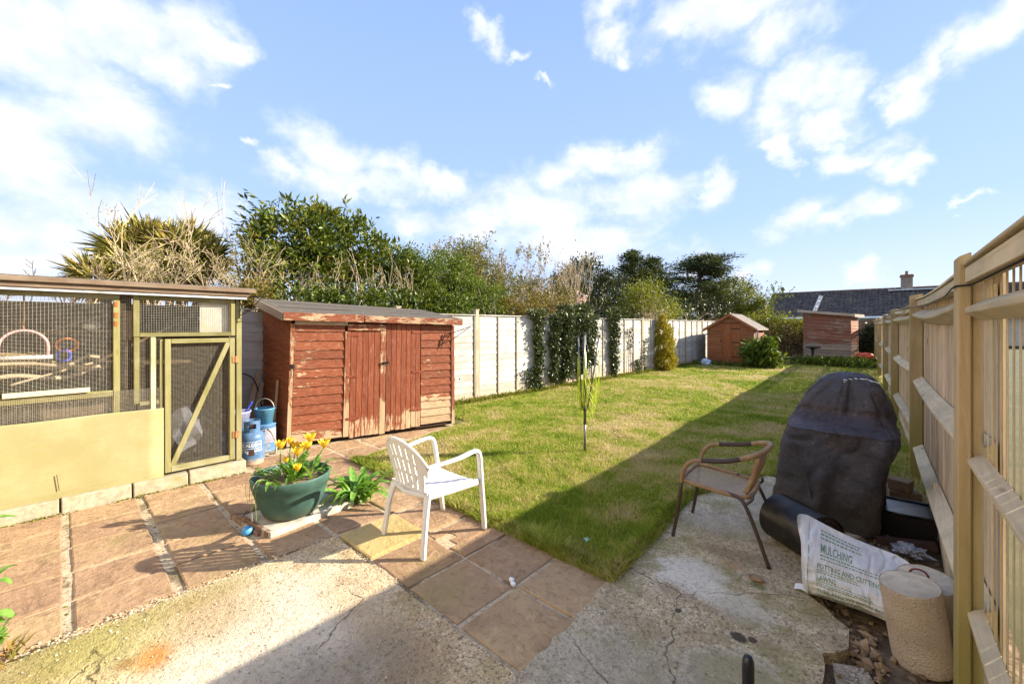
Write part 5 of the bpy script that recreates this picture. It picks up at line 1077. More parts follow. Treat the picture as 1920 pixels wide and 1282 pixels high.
for k, (a, f_, z, hh) in enumerate(fl):
    top = Vector((px_, py_, z)) + rv * a + fv * f_; bs = Vector((px_, py_, .32)) + rv * a * .55 + fv * f_ * .5
    b = MB(); b.tube(smooth_path([bs, bs.lerp(top, .5) + Vector((random.gauss(0, .012), random.gauss(0, .012), 0)), top], 4), .0045, 6); st = b.build('stem', TLEAF, t, smooth=True)
    tl = (top - bs).normalized(); fo = MB(); op = random.uniform(.3, 1.0)
    for q in range(6):
        az_ = q * math.pi / 3 + random.random() * .2; d = Vector((math.cos(az_), math.sin(az_), 0)); sd_ = Vector((-d.y, d.x, 0)); inn = .92 if q % 2 else 1.0; bb = len(fo.v)
        for i in range(6):
            f = i / 5; r = hh * (.05 + .42 * math.sin(min(1, f * 1.3) * math.pi / 2) + (op * .28 * f ** 2) - .12 * (f ** 3) * (1 - op)) * inn; w = hh * .62 * math.sin(math.pi * (f * .86 + .1)) ** .8 * (.15 if i == 5 else 1)
            c = top + d * r + Vector((0, 0, hh * f - hh * .1)); fo.v += [tuple(c - sd_ * w / 2 - d * w * .22), tuple(c + d * .001), tuple(c + sd_ * w / 2 - d * w * .22)]
            if i: a_ = bb + (i - 1) * 3; fo.f += [(a_, a_ + 1, a_ + 4, a_ + 3), (a_ + 1, a_ + 2, a_ + 5, a_ + 4)]
    fo.build('flower', PET, t, smooth=True)
    for q in range(3): strap_leaf(bs + Vector((random.gauss(0, .02), random.gauss(0, .02), -.01)), random.uniform(0, 6.28), random.uniform(.16, .27), random.uniform(.035, .06), random.uniform(.5, 1.9), TLEAF, t)
for q in range(22):
    r = random.uniform(.08, .25); a = random.uniform(0, 6.28); strap_leaf((px_ + r * math.cos(a), py_ + r * math.sin(a), .315), a + random.gauss(0, .5), random.uniform(.12, .24), random.uniform(.02, .05), random.uniform(1.2, 2.4), TLEAF, t, start=1.1)
for k in range(7):   # trailing dry grass over the rim
    a = math.atan2(-1, 1) + random.uniform(-2.4, 1.0) - .6; r = .28; p = Vector((px_ + r * math.cos(a), py_ + r * math.sin(a), .36)); o_ = Vector((math.cos(a), math.sin(a), 0))
    b = MB(); b.tube(smooth_path([p - o_ * .08, p + Vector((0, 0, .03)), p + o_ * .05 + Vector((0, 0, -.04)), p + o_ * random.uniform(.02, .06) + Vector((0, 0, random.uniform(-.28, -.12)))], 4), .0022, 4); b.build('trailing_stem', wood('dry_stem', (.4, .36, .18), (.5, .46, .25), 'z', 1) if k % 2 else TLEAF, t)
t = thing('leafy_weed', 'bushy broad leaved green plant growing from the paving behind the pot', 'plant', (-3.62, 1.86, 0))
for q in range(70):
    strap_leaf((-3.60 + random.gauss(0, .04), 1.84 + random.gauss(0, .05), .0), random.uniform(0, 6.28), random.uniform(.18, .42), random.uniform(.04, .075), random.uniform(.8, 2.4), TLEAF, t, start=random.uniform(1.0, 1.5))

# ------------------------------------------------------------------ white plastic armchair (local frame faces +Y)
WPL = MN('white_moulded_plastic'); co = WPL.coord('obj'); n = WPL.noise(co, 9, 6, .7); n2 = WPL.noise(co, 90, 3, .6)
WPL = WPL.done(WPL.mix(WPL.step(n, .55, .75, 0, .6), (.70, .69, .67), (.58, .55, .50)), WPL.bump(n2, .08, .002), .38)
def sweep(b, pts, ws, hs, side, closed=False):
    """rounded rectangular section carried along a path; 'side' gives the direction of the width"""
    pts = [Vector(p) for p in pts]; n = len(pts); base = len(b.v); S8 = [(-1, -.6), (-.6, -1), (.6, -1), (1, -.6), (1, .6), (.6, 1), (-.6, 1), (-1, .6)]
    for i, p in enumerate(pts):
        t_ = (pts[min(i + 1, n - 1)] - pts[max(i - 1, 0)]).normalized(); sv = Vector(side[i] if isinstance(side, list) else side); sv = (sv - t_ * sv.dot(t_)).normalized(); hv = t_.cross(sv)
        for a, c in S8: b.v.append(tuple(p + sv * a * ws[i] / 2 + hv * c * hs[i] / 2))
    for i in range(n - 1):
        for k in range(8): k2 = (k + 1) % 8; b.f.append((base + i * 8 + k, base + i * 8 + k2, base + (i + 1) * 8 + k2, base + (i + 1) * 8 + k))
    b.f.append(tuple(base + k for k in reversed(range(8)))); b.f.append(tuple(base + (n - 1) * 8 + k for k in range(8)))
t = thing('plastic_armchair', 'white moulded plastic garden armchair standing on the sunny paving', 'chair')
def seatf(u, v):
    x = (u - .5) * 2; y = -.21 + .46 * v; wd = .215 + .03 * v; z = .415 - .018 * math.sin(math.pi * v) * (1 - x * x * .6) + .012 * abs(x) ** 3 + (-.03 * max(0, (v - .85) / .15) ** 2); return (x * wd, y, z)
b = MB(); b.grid(seatf, 24, 14, skip=None); b.build('seat', WPL, t, smooth=True, solid=.006)
b = MB()
for k in range(9):
    u = .1 + k * .1; pts_ = [Vector(seatf(u, v)) + Vector((0, 0, .004)) for v in np.linspace(.06, .93, 8)]; sweep(b, pts_, [.008] * 8, [.003] * 8, (1, 0, 0))
b.build('seat_ribs', WPL, t)
b = MB(); rim = [seatf(0, v) for v in np.linspace(0, 1, 8)] + [seatf(u, 1) for u in np.linspace(.1, .9, 8)] + [seatf(1, v) for v in np.linspace(1, 0, 8)]
b2 = MB(); sweep(b2, [Vector(p) + Vector((0, 0, -.018)) for p in rim], [.012] * 24, [.042] * 24, [(-1, 0, 0)] * 8 + [(0, 1, 0)] * 8 + [(1, 0, 0)] * 8); b2.build('seat_skirt', WPL, t, bevel=0)
def backtop(x): return .80 - .19 * abs(x) ** 2.2
def backf(u, v):
    x = (u - .5) * 2; zt = backtop(x); z = .40 + (zt - .40) * v; h = (z - .40) / .40
    wd = .20 + .075 * h; y = -.215 - .115 * h ** 1.15 + .075 * x * x * (0.35 + .65 * h) ; return (x * wd, y, z)
def slot(u, v):
    for c in (.20, .32, .44, .56, .68, .80):
        if abs(u - c) < .017:
            for lo, hi in ((.10, .34), (.40, .62), (.68, .90)):
                if lo < v < hi: return True
    return abs(u - .5) > .43 and .05 < v < .62
b = MB(); b.grid(backf, 60, 40, skip=slot); bk = b.build('backrest', WPL, t, smooth=True, solid=.009)
b = MB(); e_ = [Vector(backf(u, 1)) for u in np.linspace(0, 1, 25)]; sweep(b, e_, [.018] * 25, [.022] * 25, (0, 1, 0)); b.build('back_rim', WPL, t, smooth=True)
for s_ in (-1, 1):
    e0 = Vector(backf(.5 + s_ * .5, 1)); 
    path = smooth_path([e0 + Vector((0, .0, .0)), e0 + Vector((s_ * .008, .08, .005)), (s_ * .285, .02, .632), (s_ * .285, .16, .648), (s_ * .282, .215, .642), (s_ * .278, .245, .60), (s_ * .272, .262, .50), (s_ * .268, .275, .40), (s_ * .262, .30, .20), (s_ * .255, .325, .0)], 4); n = len(path)
    ws = [.036 + .016 * min(1, i / 8) if i < n * .5 else .048 - .012 * (i / n - .5) for i in range(n)]; hs = [.018 if i < n * .38 else .030 for i in range(n)]
    b = MB(); sweep(b, path, ws, hs, (1, 0, 0)); b.build('arm_and_front_leg', WPL, t, smooth=False)
    b = MB(); p2 = [(s_ * .20, -.19, .42), (s_ * .212, -.205, .36), (s_ * .225, -.225, .28), (s_ * .235, -.245, .14), (s_ * .245, -.262, .0)]; sweep(b, p2, [.062, .056, .050, .046, .042], [.020, .030, .032, .032, .030], (1, 0, 0)); b.build('leg', WPL, t)
    b = MB(); sweep(b, [(s_ * .205, -.21, .395), (s_ * .235, 0, .388), (s_ * .262, .25, .395)], [.02, .02, .02], [.045, .035, .05], (1, 0, 0)); b.build('side_rail', WPL, t)
b = MB(); sweep(b, [(-.19, -.20, .40), (0, -.245, .40), (.19, -.20, .40)], [.02] * 3, [.03] * 3, (0, 1, 0)); b.build('back_rail', WPL, t)
t.location = (-2.60, 1.925, 0); t.rotation_euler = (0, 0, R(1.5))

# ------------------------------------------------------------------ rattan bistro chair (faces -X)
TAN = MN('tan_rattan'); co = TAN.coord('obj', (160, 160, 160)); w = TAN.n('ShaderNodeTexWave'); w.bands_direction = 'DIAGONAL'; TAN.l(co, w.inputs[0]); w.inputs['Scale'].default_value = 1; n = TAN.noise(TAN.coord('obj'), 12, 4)
TAN = TAN.done(TAN.mix(TAN.step(n, .4, .7), (.30, .185, .095), (.40, .27, .15)), TAN.bump(w.outputs[0], .5, .003), .5)
DKT = plain('brown_coated_tube', (.055, .032, .026), .4, scale=14, dirt=(.09, .06, .05)); DKW = plain('dark_rattan', (.06, .04, .035), .5, scale=50, bump=.5)
t = thing('rattan_chair', 'tan and brown rattan bistro chair on the old concrete beside the grill cover', 'chair')
def tubeo(pts, r, mat, name, n=6, seg=10): b = MB(); b.tube(smooth_path(pts, n) if len(pts) > 2 else pts, r, seg); return b.build(name, mat, t, smooth=True)
for s_ in (-1, 1):
    tubeo([(-.285, s_ * .255, 0), (-.25, s_ * .25, .20), (-.225, s_ * .245, .42)], .0125, DKT, 'leg')
    tubeo([(.345, s_ * .285, 0), (.27, s_ * .262, .20), (.20, s_ * .245, .36), (.15, s_ * .235, .405), (.06, s_ * .225, .415)], .0125, DKT, 'leg')
    tubeo([(.20, s_ * .243, .365), (.235, s_ * .22, .40), (.24, s_ * .20, .43)], .009, DKT, 'brace')
    tubeo([(-.225, s_ * .245, .42), (-.205, s_ * .25, .52), (-.155, s_ * .262, .595), (-.07, s_ * .27, .622)], .0155, TAN, 'arm_wrap')
    tubeo([(-.075, s_ * .27, .621), (.07, s_ * .268, .645), (.17, s_ * .25, .675)], .0165, DKW, 'arm_band')
    tubeo([(.19, s_ * .175, .425), (.235, s_ * .19, .54), (.27, s_ * .195, .69)], .017, TAN, 'back_post')
tubeo([(.165, -.251, .673), (.235, -.215, .70), (.295, -.13, .725), (.315, 0, .735), (.295, .13, .725), (.235, .215, .70), (.165, .251, .673)], .0175, TAN, 'top_rail', 8)
b = MB()
for k in range(15):
    y = -.17 + .34 * k / 14; xb = .20 + .02 * math.cos(y * 6); b.tube([(xb, y, .43), (.25, y, .56), (.30 - y * y * .9, y, .715)], .0035, 5)
for k in range(10):
    z = .46 + .027 * k; b.tube([(.19 + (z - .43) * .38, -.185, z), (.205 + (z - .43) * .38, 0, z), (.19 + (z - .43) * .38, .185, z)], .003, 5)
b.build('back_weave', TAN, t)
sp = [(-.24, -.20, .435), (-.20, -.235, .438), (0, -.235, .415), (.17, -.215, .405), (.215, -.17, .405), (.225, 0, .405), (.215, .17, .405), (.17, .215, .405), (0, .235, .415), (-.20, .235, .438), (-.24, .20, .435), (-.25, 0, .43), (-.24, -.20, .435)]
b = MB(); b.tube(smooth_path(sp, 5), .016, 10, caps=False); b.build('seat_rim', TAN, t, smooth=True)
WV = plain('weave_strand', (.44, .31, .20), .5, scale=40)
def seatz(x, y): return .424 - .045 * (x + .25) / .5 * .6 - .018 * (1 - (x / .25) ** 2) * (1 - (y / .24) ** 2)
b = MB(); N = 34
for k in range(N + 1):
    y = -.225 + .45 * k / N; lim = .235 - .02 * (abs(y) / .22) ** 4
    P = [(x, y, seatz(x, y) + .0016 * (1 if (i + k) % 2 else -1)) for i, x in enumerate(np.linspace(-lim, lim - .02, N + 1))]
    for i in range(N): b.add([(P[i][0], P[i][1] - .0036, P[i][2]), (P[i + 1][0], P[i + 1][1] - .0036, P[i + 1][2]), (P[i + 1][0], P[i + 1][1] + .0036, P[i + 1][2]), (P[i][0], P[i][1] + .0036, P[i][2])], [(0, 1, 2, 3)])
for k in range(N + 1):
    x = -.235 + .45 * k / N
    P = [(x, y, seatz(x, y) - .0016 * (1 if (i + k) % 2 else -1)) for i, y in enumerate(np.linspace(-.225, .225, N + 1))]
    for i in range(N): b.add([(P[i][0] - .0036, P[i][1], P[i][2]), (P[i][0] + .0036, P[i][1], P[i][2]), (P[i + 1][0] + .0036, P[i + 1][1], P[i + 1][2]), (P[i + 1][0] - .0036, P[i + 1][1], P[i + 1][2])], [(0, 1, 2, 3)])
b.build('seat_weave', WV, t)
t.location = (-.925, 3.40, .006); t.rotation_euler = (0, 0, R(3))

# ------------------------------------------------------------------ covered grill
CV = MN('grill_cover'); co = CV.coord('world'); n = CV.noise(co, 3.2, 6, .65, .6); n2 = CV.noise(co, 30, 5, .7); n3 = CV.noise(co, 1.6, 3); z = CV.sepz(co)
c = CV.mix(CV.step(n, .35, .65), (.044, .034, .038), (.085, .064, .066)); c = CV.mix(CV.step(n3, .45, .65, 0, .6), c, (.04, .05, .07)); c = CV.mix(CV.step(n2, .52, .72, 0, .5), c, (.15, .12, .115)); c = CV.mix(CV.step(CV.math('ADD', z, CV.math('MULTIPLY', n, .5)), .25, .75, .6, 0), c, (.07, .05, .015))
CV = CV.done(c, CV.bump(CV.math('ADD', n, CV.math('MULTIPLY', n2, .35)), .8, .03), .58)
t = thing('grill_cover', 'barbecue under a faded black fabric cover beside the right fence', 'barbecue', (-.32, 4.42, 0))
LV = [(0, -.385, 4.40, .345, .35, 4.5), (.10, -.375, 4.40, .34, .345, 4.5), (.35, -.355, 4.41, .335, .34, 5), (.60, -.315, 4.42, .335, .34, 5), (.72, -.295, 4.42, .345, .345, 5), (.765, -.285, 4.42, .352, .348, 4.5), (.79, -.285, 4.44, .345, .325, 4), (.82, -.28, 4.50, .335, .24, 3.4), (.90, -.265, 4.53, .32, .215, 3), (1.00, -.250, 4.54, .285, .20, 2.8), (1.08, -.24, 4.54, .25, .185, 2.6), (1.145, -.235, 4.54, .205, .16, 2.4), (1.185, -.23, 4.54, .15, .125, 2.2), (1.207, -.23, 4.54, .08, .07, 2), (1.212, -.23, 4.54, .004, .004, 2)]
zs = [l[0] for l in LV]
def cover(u, v):
    vv = v * (len(LV) - 1); i = min(int(vv), len(LV) - 2); f = vv - i; z, cx, cy, hx, hy, ex = [LV[i][k] * (1 - f) + LV[i + 1][k] * f for k in range(6)]
    a = u * 2 * math.pi + .3; ca, sa = math.cos(a), math.sin(a); rr = 1 / ((abs(ca) ** ex + abs(sa) ** ex) ** (1 / ex)); x, y = cx + hx * ca * rr, cy + hy * sa * rr
    o_ = Vector((ca, sa, 0)); q = Vector((x * 3, y * 3, z * 2.2)); w = .026 * mnoise.noise(q) + .012 * mnoise.noise(q * 2.3); q3 = Vector((a * 1.5 + mnoise.noise(q) * .8, z * 3.0, 2)); w -= .020 * max(0, .20 - abs(mnoise.noise(q3 * 1.3))) / .20; q4 = q * 2.6 + Vector((mnoise.noise(q) * 1.5, 0, mnoise.noise(q * 1.7) * 1.5)); w += .009 * max(0, .10 - abs(mnoise.noise(q4))) / .10 + .004 * mnoise.noise(q * 9)
    if z < .74: w += (.030 * math.sin(a * 7 + z * 2.2 + 2 * mnoise.noise(Vector((a * 2, z * 2, 8)))) + .016 * mnoise.noise(Vector((a * 3, z * 1.3, 5)))) * min(1, (.76 - z) * 2.5)
    if 0.5 < z < .8 and ca > .6: w += .05 * math.sin((z - .5) / .3 * math.pi) * max(0, -sa * .5 + .6)         # side table bulge
    if .80 < z < 1.15:
        p = (a % (2 * math.pi)); g = abs(p - 4.85); w -= .028 * math.exp(-(g / .10) ** 2) * math.sin((z - .8) / .35 * math.pi); g = abs(p - 4.5); w += .02 * math.exp(-(g / .08) ** 2); g = abs(p - 5.3); w += .018 * math.exp(-(g / .12) ** 2); w -= .02 * math.exp(-((z - .88) / .03) ** 2) * (sa < -.3)
    return (x + o_.x * w, y + o_.y * w, z + .006 * mnoise.noise(q * 2) + (0 if z > .1 else .01 * mnoise.noise(Vector((a * 2, 0, 0)))))
b = MB(); b.grid(cover, 150, 110); b.build('cover', CV, t, smooth=True)
b = MB(); 
for k in range(9): 
    a = Vector((-.28 + .03 * k + random.gauss(0, .008), 4.385 + random.gauss(0, .008), 1.175 - .0009 * (k - 4) ** 2 * 2)); b.bar(a, a + Vector((random.uniform(.015, .035), random.gauss(0, .008), random.gauss(0, .008))), .008, .005)
b.build('worn_patch', WHT, t)
b = MB(); b.tube([(-.63, 4.072, .74), (-.55, 4.06, .58), (-.47, 4.058, .38), (-.43, 4.055, .2)], .004, 6); b.build('seam', CV, t, smooth=True)
b = MB(); b.tube([Vector(cover(u, .352)) for u in np.linspace(0, 1, 120)], .006, 5, caps=False); b.build('top_seam', CV, t, smooth=True)
b = MB(); b.tube([Vector(cover(u, .004)) + Vector((0, 0, .012)) for u in np.linspace(0, 1, 120)], .007, 5, caps=False); b.build('hem', CV, t, smooth=True)
# roll of edging, compost sack
RL = MN('black_roll'); co = RL.coord('obj', (1, 1, 1), False); RL = RL.done(RL.mix(RL.step(RL.noise(co, 9, 4), .4, .7), (.02, .018, .016), (.045, .035, .025)), RL.bump(RL.noise(co, 60, 3), .2, .003), .22)
A0, A1 = Vector((-.60, 3.665, .165)), Vector((-.30, 3.42, .168)); ax = (A1 - A0); Mr = ax.normalized().to_track_quat('Z', 'Y').to_matrix()
t = thing('edging_roll', 'rolled up black ribbed plastic edging lying against the compost sack', 'roll', (A0.x, A0.y, 0)); Lr = ax.length
b = MB(); N = 44; prof = []
for k in range(N): z = Lr * k / N; prof += [(.163, z), (.1665, z + Lr / N * .35), (.1665, z + Lr / N * .65), (.163, z + Lr / N * .98)]
b.lathe(prof, A0, 48, Mr, close=False); b.build('roll_body', RL, t, smooth=True)
b = MB()
for e_, sg in ((0, -1), (Lr, 1)):
    spir = []
    for i in range(150):
        a = i * .25; r = .16 * (1 - i / 170); spir.append(A0 + Mr @ Vector((r * math.cos(a), r * math.sin(a), e_ - sg * .004)))
    b.tube(spir, .004, 4)
b.build('roll_spiral', RL, t); b = MB(); b.lathe([(.155, .01), (.155, Lr - .012)], A0, 32, Mr); b.build('roll_core', DARKIN, t)
SK = MN('white_sack'); co = SK.coord('world'); n = SK.noise(co, 7, 6, .65, .5); n2 = SK.noise(SK.coord('world', (2, 2, 14)), 5, 5, .6, .4)
SK = SK.done(SK.mix(SK.step(n, .5, .75, 0, .5), (.66, .64, .61), (.50, .42, .34)), SK.bump(SK.math('ADD', n, SK.math('MULTIPLY', n2, .8)), .45, .02), .42)
t = thing('compost_sack', 'slumped white compost sack printed in green between grill cover and concrete stumps', 'sack', (-.14, 3.05, 0))
# loops around the sack from front bottom over the ridge to the back, at stations from left to right
def loopL(f):
    x0 = -.37 + .46 * f; yb = 2.985 + .02 * math.sin(f * 3.1); hr = .385 - .12 * f - .03 * math.sin(f * math.pi); hs = .19 - .02 * f
    return [(x0 + .02, yb + .06, -.01), (x0, yb - .015, .02), (x0 - .005, yb - .09, .08), (x0 - .01, yb - .085, hs - .02), (x0 - .015, yb - .005, hs + .04 + (hr - hs) * .15), (x0 - .045 + .06 * f, yb + .24, hr - .01), (x0 - .045 + .06 * f, yb + .29, hr), (x0 - .02, yb + .33, hr - .06), (x0, yb + .34, .12), (x0 + .01, yb + .25, -.01)]
def sackf(u, v):
    e = min(1, u / .08, (1 - u) / .12); P = [Vector(p) for p in loopL(u)]; vv = v * (len(P) - 1); i = min(int(vv), len(P) - 2); f = vv - i
    q = [P[max(0, i - 1)], P[i], P[i + 1], P[min(len(P) - 1, i + 2)]]; p = 0.5 * ((2 * q[1]) + (q[2] - q[0]) * f + (2 * q[0] - 5 * q[1] + 4 * q[2] - q[3]) * f * f + (3 * q[1] - q[0] - 3 * q[2] + q[3]) * f ** 3)
    mid = Vector((p.x, 3.12 if v < .6 else 3.17, p.z * (.9 if v < .6 else .97))); k = (1 - max(0, e) ** .45) * .75; p = p.lerp(mid, k)
    rn = mnoise.noise(Vector((u * 5 + v * 2, v * 9 - u * 3, 4))); w = .022 * mnoise.noise(Vector((u * 4, v * 6, 1))) + .008 * mnoise.noise(Vector((u * 9, v * 26, 2))) - .012 * max(0, .12 - abs(rn)) / .12 * (1 if u > .68 or u < .16 else .25) + .004 * mnoise.noise(Vector((u * 30, v * 30, 3)))
    d = Vector((0, -1, .35)); cr = -.014 * math.exp(-((u - .72) / .14) ** 2 - ((v - .40) / .035) ** 2)
    cr2 = .005 * math.sin(v * 150 + 3 * mnoise.noise(Vector((u * 4, v * 8, 0)))) * (v < .33) * (.4 + u); return p + d * (w + cr + cr2)
b = MB(); b.grid(sackf, 90, 90); b.build('sack_body', SK, t, smooth=True)
GRN = plain('green_print', (.16, .27, .14), .6, var=.1)
def sack_text(body, u0, v0, size, rows=1, bold=.0, name='lettering', slope=.0):
    cu = bpy.data.curves.new(name, 'FONT'); cu.body = body; cu.size = 1; cu.offset = bold; cu.resolution_u = 2
    ob = bpy.data.objects.new('tmp', cu); COL.objects.link(ob); dg = bpy.context.evaluated_depsgraph_get(); dg.update(); me = bpy.data.meshes.new_from_object(ob.evaluated_get(dg)); bpy.data.objects.remove(ob)
    bm = bmesh.new(); bm.from_mesh(me); bmesh.ops.triangulate(bm, faces=bm.faces[:])
    bmesh.ops.subdivide_edges(bm, edges=[e for e in bm.edges if e.calc_length() > .35], cuts=1); bmesh.ops.triangulate(bm, faces=bm.faces[:])
    for v in bm.verts:
        uu = u0 + v.co.x * size * 2.15; vv = v0 + v.co.y * size * 1.55 + slope * v.co.x * size
        p = sackf(uu, vv); p2 = sackf(uu + .01, vv); p3 = sackf(uu, vv + .01); nn = (p2 - p).cross(p3 - p).normalized(); nn = nn if nn.y < 0 else -nn; v.co = p + nn * .0012
    bm.to_mesh(me); bm.free(); me.materials.clear(); me.materials.append(GRN); me.name = name; return link(name, me, t, center=True)
sack_text('MULCHING', .22, .462, .028, bold=.012); sack_text('POTTING AND CUTTINGS', .19, .388, .025, bold=.012); sack_text('LAWNS', .19, .322, .026, bold=.012); sack_text('TUBS AND WINDOW BOXES', .19, .240, .025, bold=.012)
def small_print(u0, u1, v, parent=t):
    b = MB(); u = u0
    while u < u1:
        L = random.uniform(.012, .035); q = [sackf(u, v), sackf(min(u + L, u1), v), sackf(min(u + L, u1), v + .0055), sackf(u, v + .0055)]; nn = (q[1] - q[0]).cross(q[3] - q[0]).normalized(); nn = nn if nn.y < 0 else -nn
        b.add([p + nn * .0013 for p in q], [(0, 1, 2, 3)]); u += L + .009
    return b
b = MB()
for vs, (ua, ub) in (((.450, .436), (.22, .80)), ((.376, .363), (.19, .62)), ((.310, .297, .284), (.19, .76)), ((.228, .215, .202, .189), (.19, .66)), ((.536, .522, .508), (.22, .62))):
    for v in vs: q = small_print(ua, ub - random.random() * .06, v); b.add(q.v, q.f)
b.build('small_print', GRN, t)
b = MB(); 
for k in range(24): b.v += [tuple(sackf(.10 + .003 * math.sin(k), .10 + .5 * k / 23) + Vector((0, -.002, 0))), tuple(sackf(.106, .10 + .5 * k / 23) + Vector((0, -.002, 0)))]; b.f += [((k - 1) * 2, (k - 1) * 2 + 1, k * 2 + 1, k * 2)] if k else []
b.build('print_border', GRN, t)
b = MB(); b.grid(lambda u, v: (-.41 + .07 * u, 2.99 + .05 * v, .01 + .012 * math.sin(u * 3) + .01 * v), 4, 3); tag(b.build('plastic_scrap', WHT, solid=.002), 'white plastic scrap under the left corner of the compost sack', 'litter')

# ------------------------------------------------------------------ concrete stumps, wood offcuts, box, foil, pole
PEB = MN('pebbly_concrete'); co = PEB.coord('world'); v = PEB.vor(co, 110); v2 = PEB.vor(co, 60); n = PEB.noise(co, 5, 5); n2 = PEB.noise(co, 75, 5, .75)
c = PEB.mix(PEB.step(n, .35, .65), (.56, .43, .30), (.66, .54, .40)); c = PEB.mix(PEB.step(n2, .57, .66, 0, .7), c, (.24, .18, .12)); c = PEB.mix(PEB.step(v2, .05, .10, .6, 0), c, (.10, .08, .06)); c = PEB.mix(PEB.step(v, .0, .25, .5, 0), c, (.68, .58, .44))
PEB = PEB.done(c, PEB.bump(PEB.math('ADD', PEB.math('MULTIPLY', v, -.6), n2), .9, .012), .92)
PTOP = plain('grey_cast_top', (.55, .48, .36), .92, var=.2, scale=18, bump=.6, dirt=(.3, .27, .2))
def stump(c0, c1, r, label, topn=None):
    t = thing('concrete_stump', label, 'concrete block', c0); c0, c1 = Vector(c0), Vector(c1); ax = c1 - c0; M = ax.normalized().to_track_quat('Z', 'Y').to_matrix(); H = ax.length
    b = MB(); n = 40
    def f(u, v):
        a = u * 2 * math.pi; rr = r * (1 + .012 * mnoise.noise(Vector((math.cos(a) * 3, math.sin(a) * 3, v * 3))) + .006 * mnoise.noise(Vector((math.cos(a) * 14, math.sin(a) * 14, v * 16)))) * (1 - .03 * max(0, v - .97) / .03 - .04 * max(0, .03 - v) / .03)
        return c0 + M @ Vector((rr * math.cos(a), rr * math.sin(a), H * v))
    b.grid(f, n * 2, 40); b.build('stump_body', PEB, t, smooth=True)
    b = MB(); b.grid(lambda u, v: c0 + M @ Vector((r * .972 * u * math.cos(v * 6.2832), r * .972 * u * math.sin(v * 6.2832), H + .004 * mnoise.noise(Vector((u * 6 * math.cos(v * 6.28), u * 6 * math.sin(v * 6.28), 3))) - .002)), 8, 36); b.build('stump_top', PTOP, t, smooth=True); return t
stump((.135, 2.80, -.02), (.085, 2.765, .355), .113, 'nearer leaning round concrete stump beside the compost sack')
st2 = stump((.17, 3.06, -.02), (.155, 3.00, .30), .115, 'farther round concrete stump with a rusty loop tight against the fence post')
b = MB(); b.tube([(.13 + .035 * math.cos(a), 3.02, .30 + .03 * math.sin(a)) for a in np.linspace(0, math.pi, 9)], .005, 6); b.build('iron_loop', plain('red_rust', (.18, .05, .03), .8), st2, smooth=True)
BLK = plain('black_plastic', (.018, .015, .015), .3, scale=10)
t = thing('planter_box', 'low black plastic trough between the grill cover and the fence', 'trough', (.12, 4.42, 0))
b = MB(); b.hexa([(-.06, 4.30, -.02), (.27, 4.28, -.02), (.28, 4.56, -.02), (-.06, 4.58, -.02), (-.09, 4.27, .17), (.29, 4.25, .19), (.29, 4.60, .19), (-.09, 4.62, .18)]); b.build('trough_body', BLK, t, bevel=.01)
b = MB(); b.tube([(-.09, 4.27, .175), (.29, 4.25, .195), (.29, 4.60, .195), (-.09, 4.62, .185), (-.09, 4.27, .175)], .010, 6); b.build('trough_rim', BLK, t, smooth=True)
b = MB(); b.bar((-.05, 4.12, .0), (.27, 4.20, .03), .05, .05); tag(b.build('batten_offcut', plain('dark_batten_wood', (.07, .04, .03), .8)), 'dark batten lying in front of the black trough', 'timber')
OFF = wood('offcut', (.18, .11, .06), (.30, .2, .12), 'x', 1)
for lab, c_, d_, r_ in (('largest brown timber offcut by the fence foot behind the trough', (.12, 5.12, .06), (.22, .14, .13), 12), ('upper brown timber block balanced on the offcuts', (.10, 5.10, .175), (.15, .11, .09), -18), ('small timber offcut left of the stacked blocks', (-.04, 5.22, .02), (.16, .09, .06), 5)):
    b = MB(); b.box(c_, d_, rz(R(r_))); tag(b.build('timber_offcut', OFF, bevel=.004), lab, 'timber')
b = MB(); b.box((0.05, 5.45, .0), (.35, .22, .07), rz(.2)); tag(b.build('paving_offcut', PALE, bevel=.004), 'pale slab offcut in the grass beyond the timber blocks', 'slab')
foil = MN('foil'); foil.done((.75, .76, .8), foil.bump(foil.noise(foil.coord('world'), 60, 5, .7, 1), 1, .02), .22, 1.0)
o = crumple('foil_scrap', (.13, 4.0, -.02), (.075, .055, .035), foil.m, 'crumpled silver foil wrapper on the soil near the fence', 'litter', 2, .8, 4)
b = MB(); b.grid(lambda u, v: (-1.66 + .035 * u + .01 * v, 2.60 + .05 * v - .01 * u, .025 + .012 * math.sin(u * 4) * math.cos(v * 3)), 5, 5); tag(b.build('paper_scrap', plain('mint_paper', (.45, .72, .70), .5), solid=.001), 'small mint coloured wrapper lying on the shaded lawn', 'litter')
for x, y, lab in ((-1.735, 1.90, 'larger white pebble in the slab joint by the lawn'), (-1.70, 1.875, 'smaller white pebble in the slab joint by the lawn')):
    crumple('pebble', (x, y, .0), (.022, .015, .012), WHT, lab, 'pebble', x, .3, 2)
crumple('stone_chip', (-.60, 2.93, .005), (.05, .025, .018), STONE, 'flat stone chip on the old concrete near the rattan chair', 'stone', 1, .4, 2)
t = thing('metal_pole', 'shiny black tubular pole standing on the concrete in the foreground', 'pole', (-.235, 1.07, 0))
SH = plain('glossy_black', (.015, .018, .03), .15, .2, var=.05, bump=.02)
b = MB(); b.lathe([(.013, .01), (.013, .815), (.012, .828), (.008, .837), (.002, .84)], (-.235, 1.07, 0), 20); b.build('tube', SH, t, smooth=True)
b = MB(); b.lathe([(.10, .006), (.10, .02), (.03, .035), (.02, .06)], (-.235, 1.07, 0), 24); b.build('foot', SH, t, smooth=True)

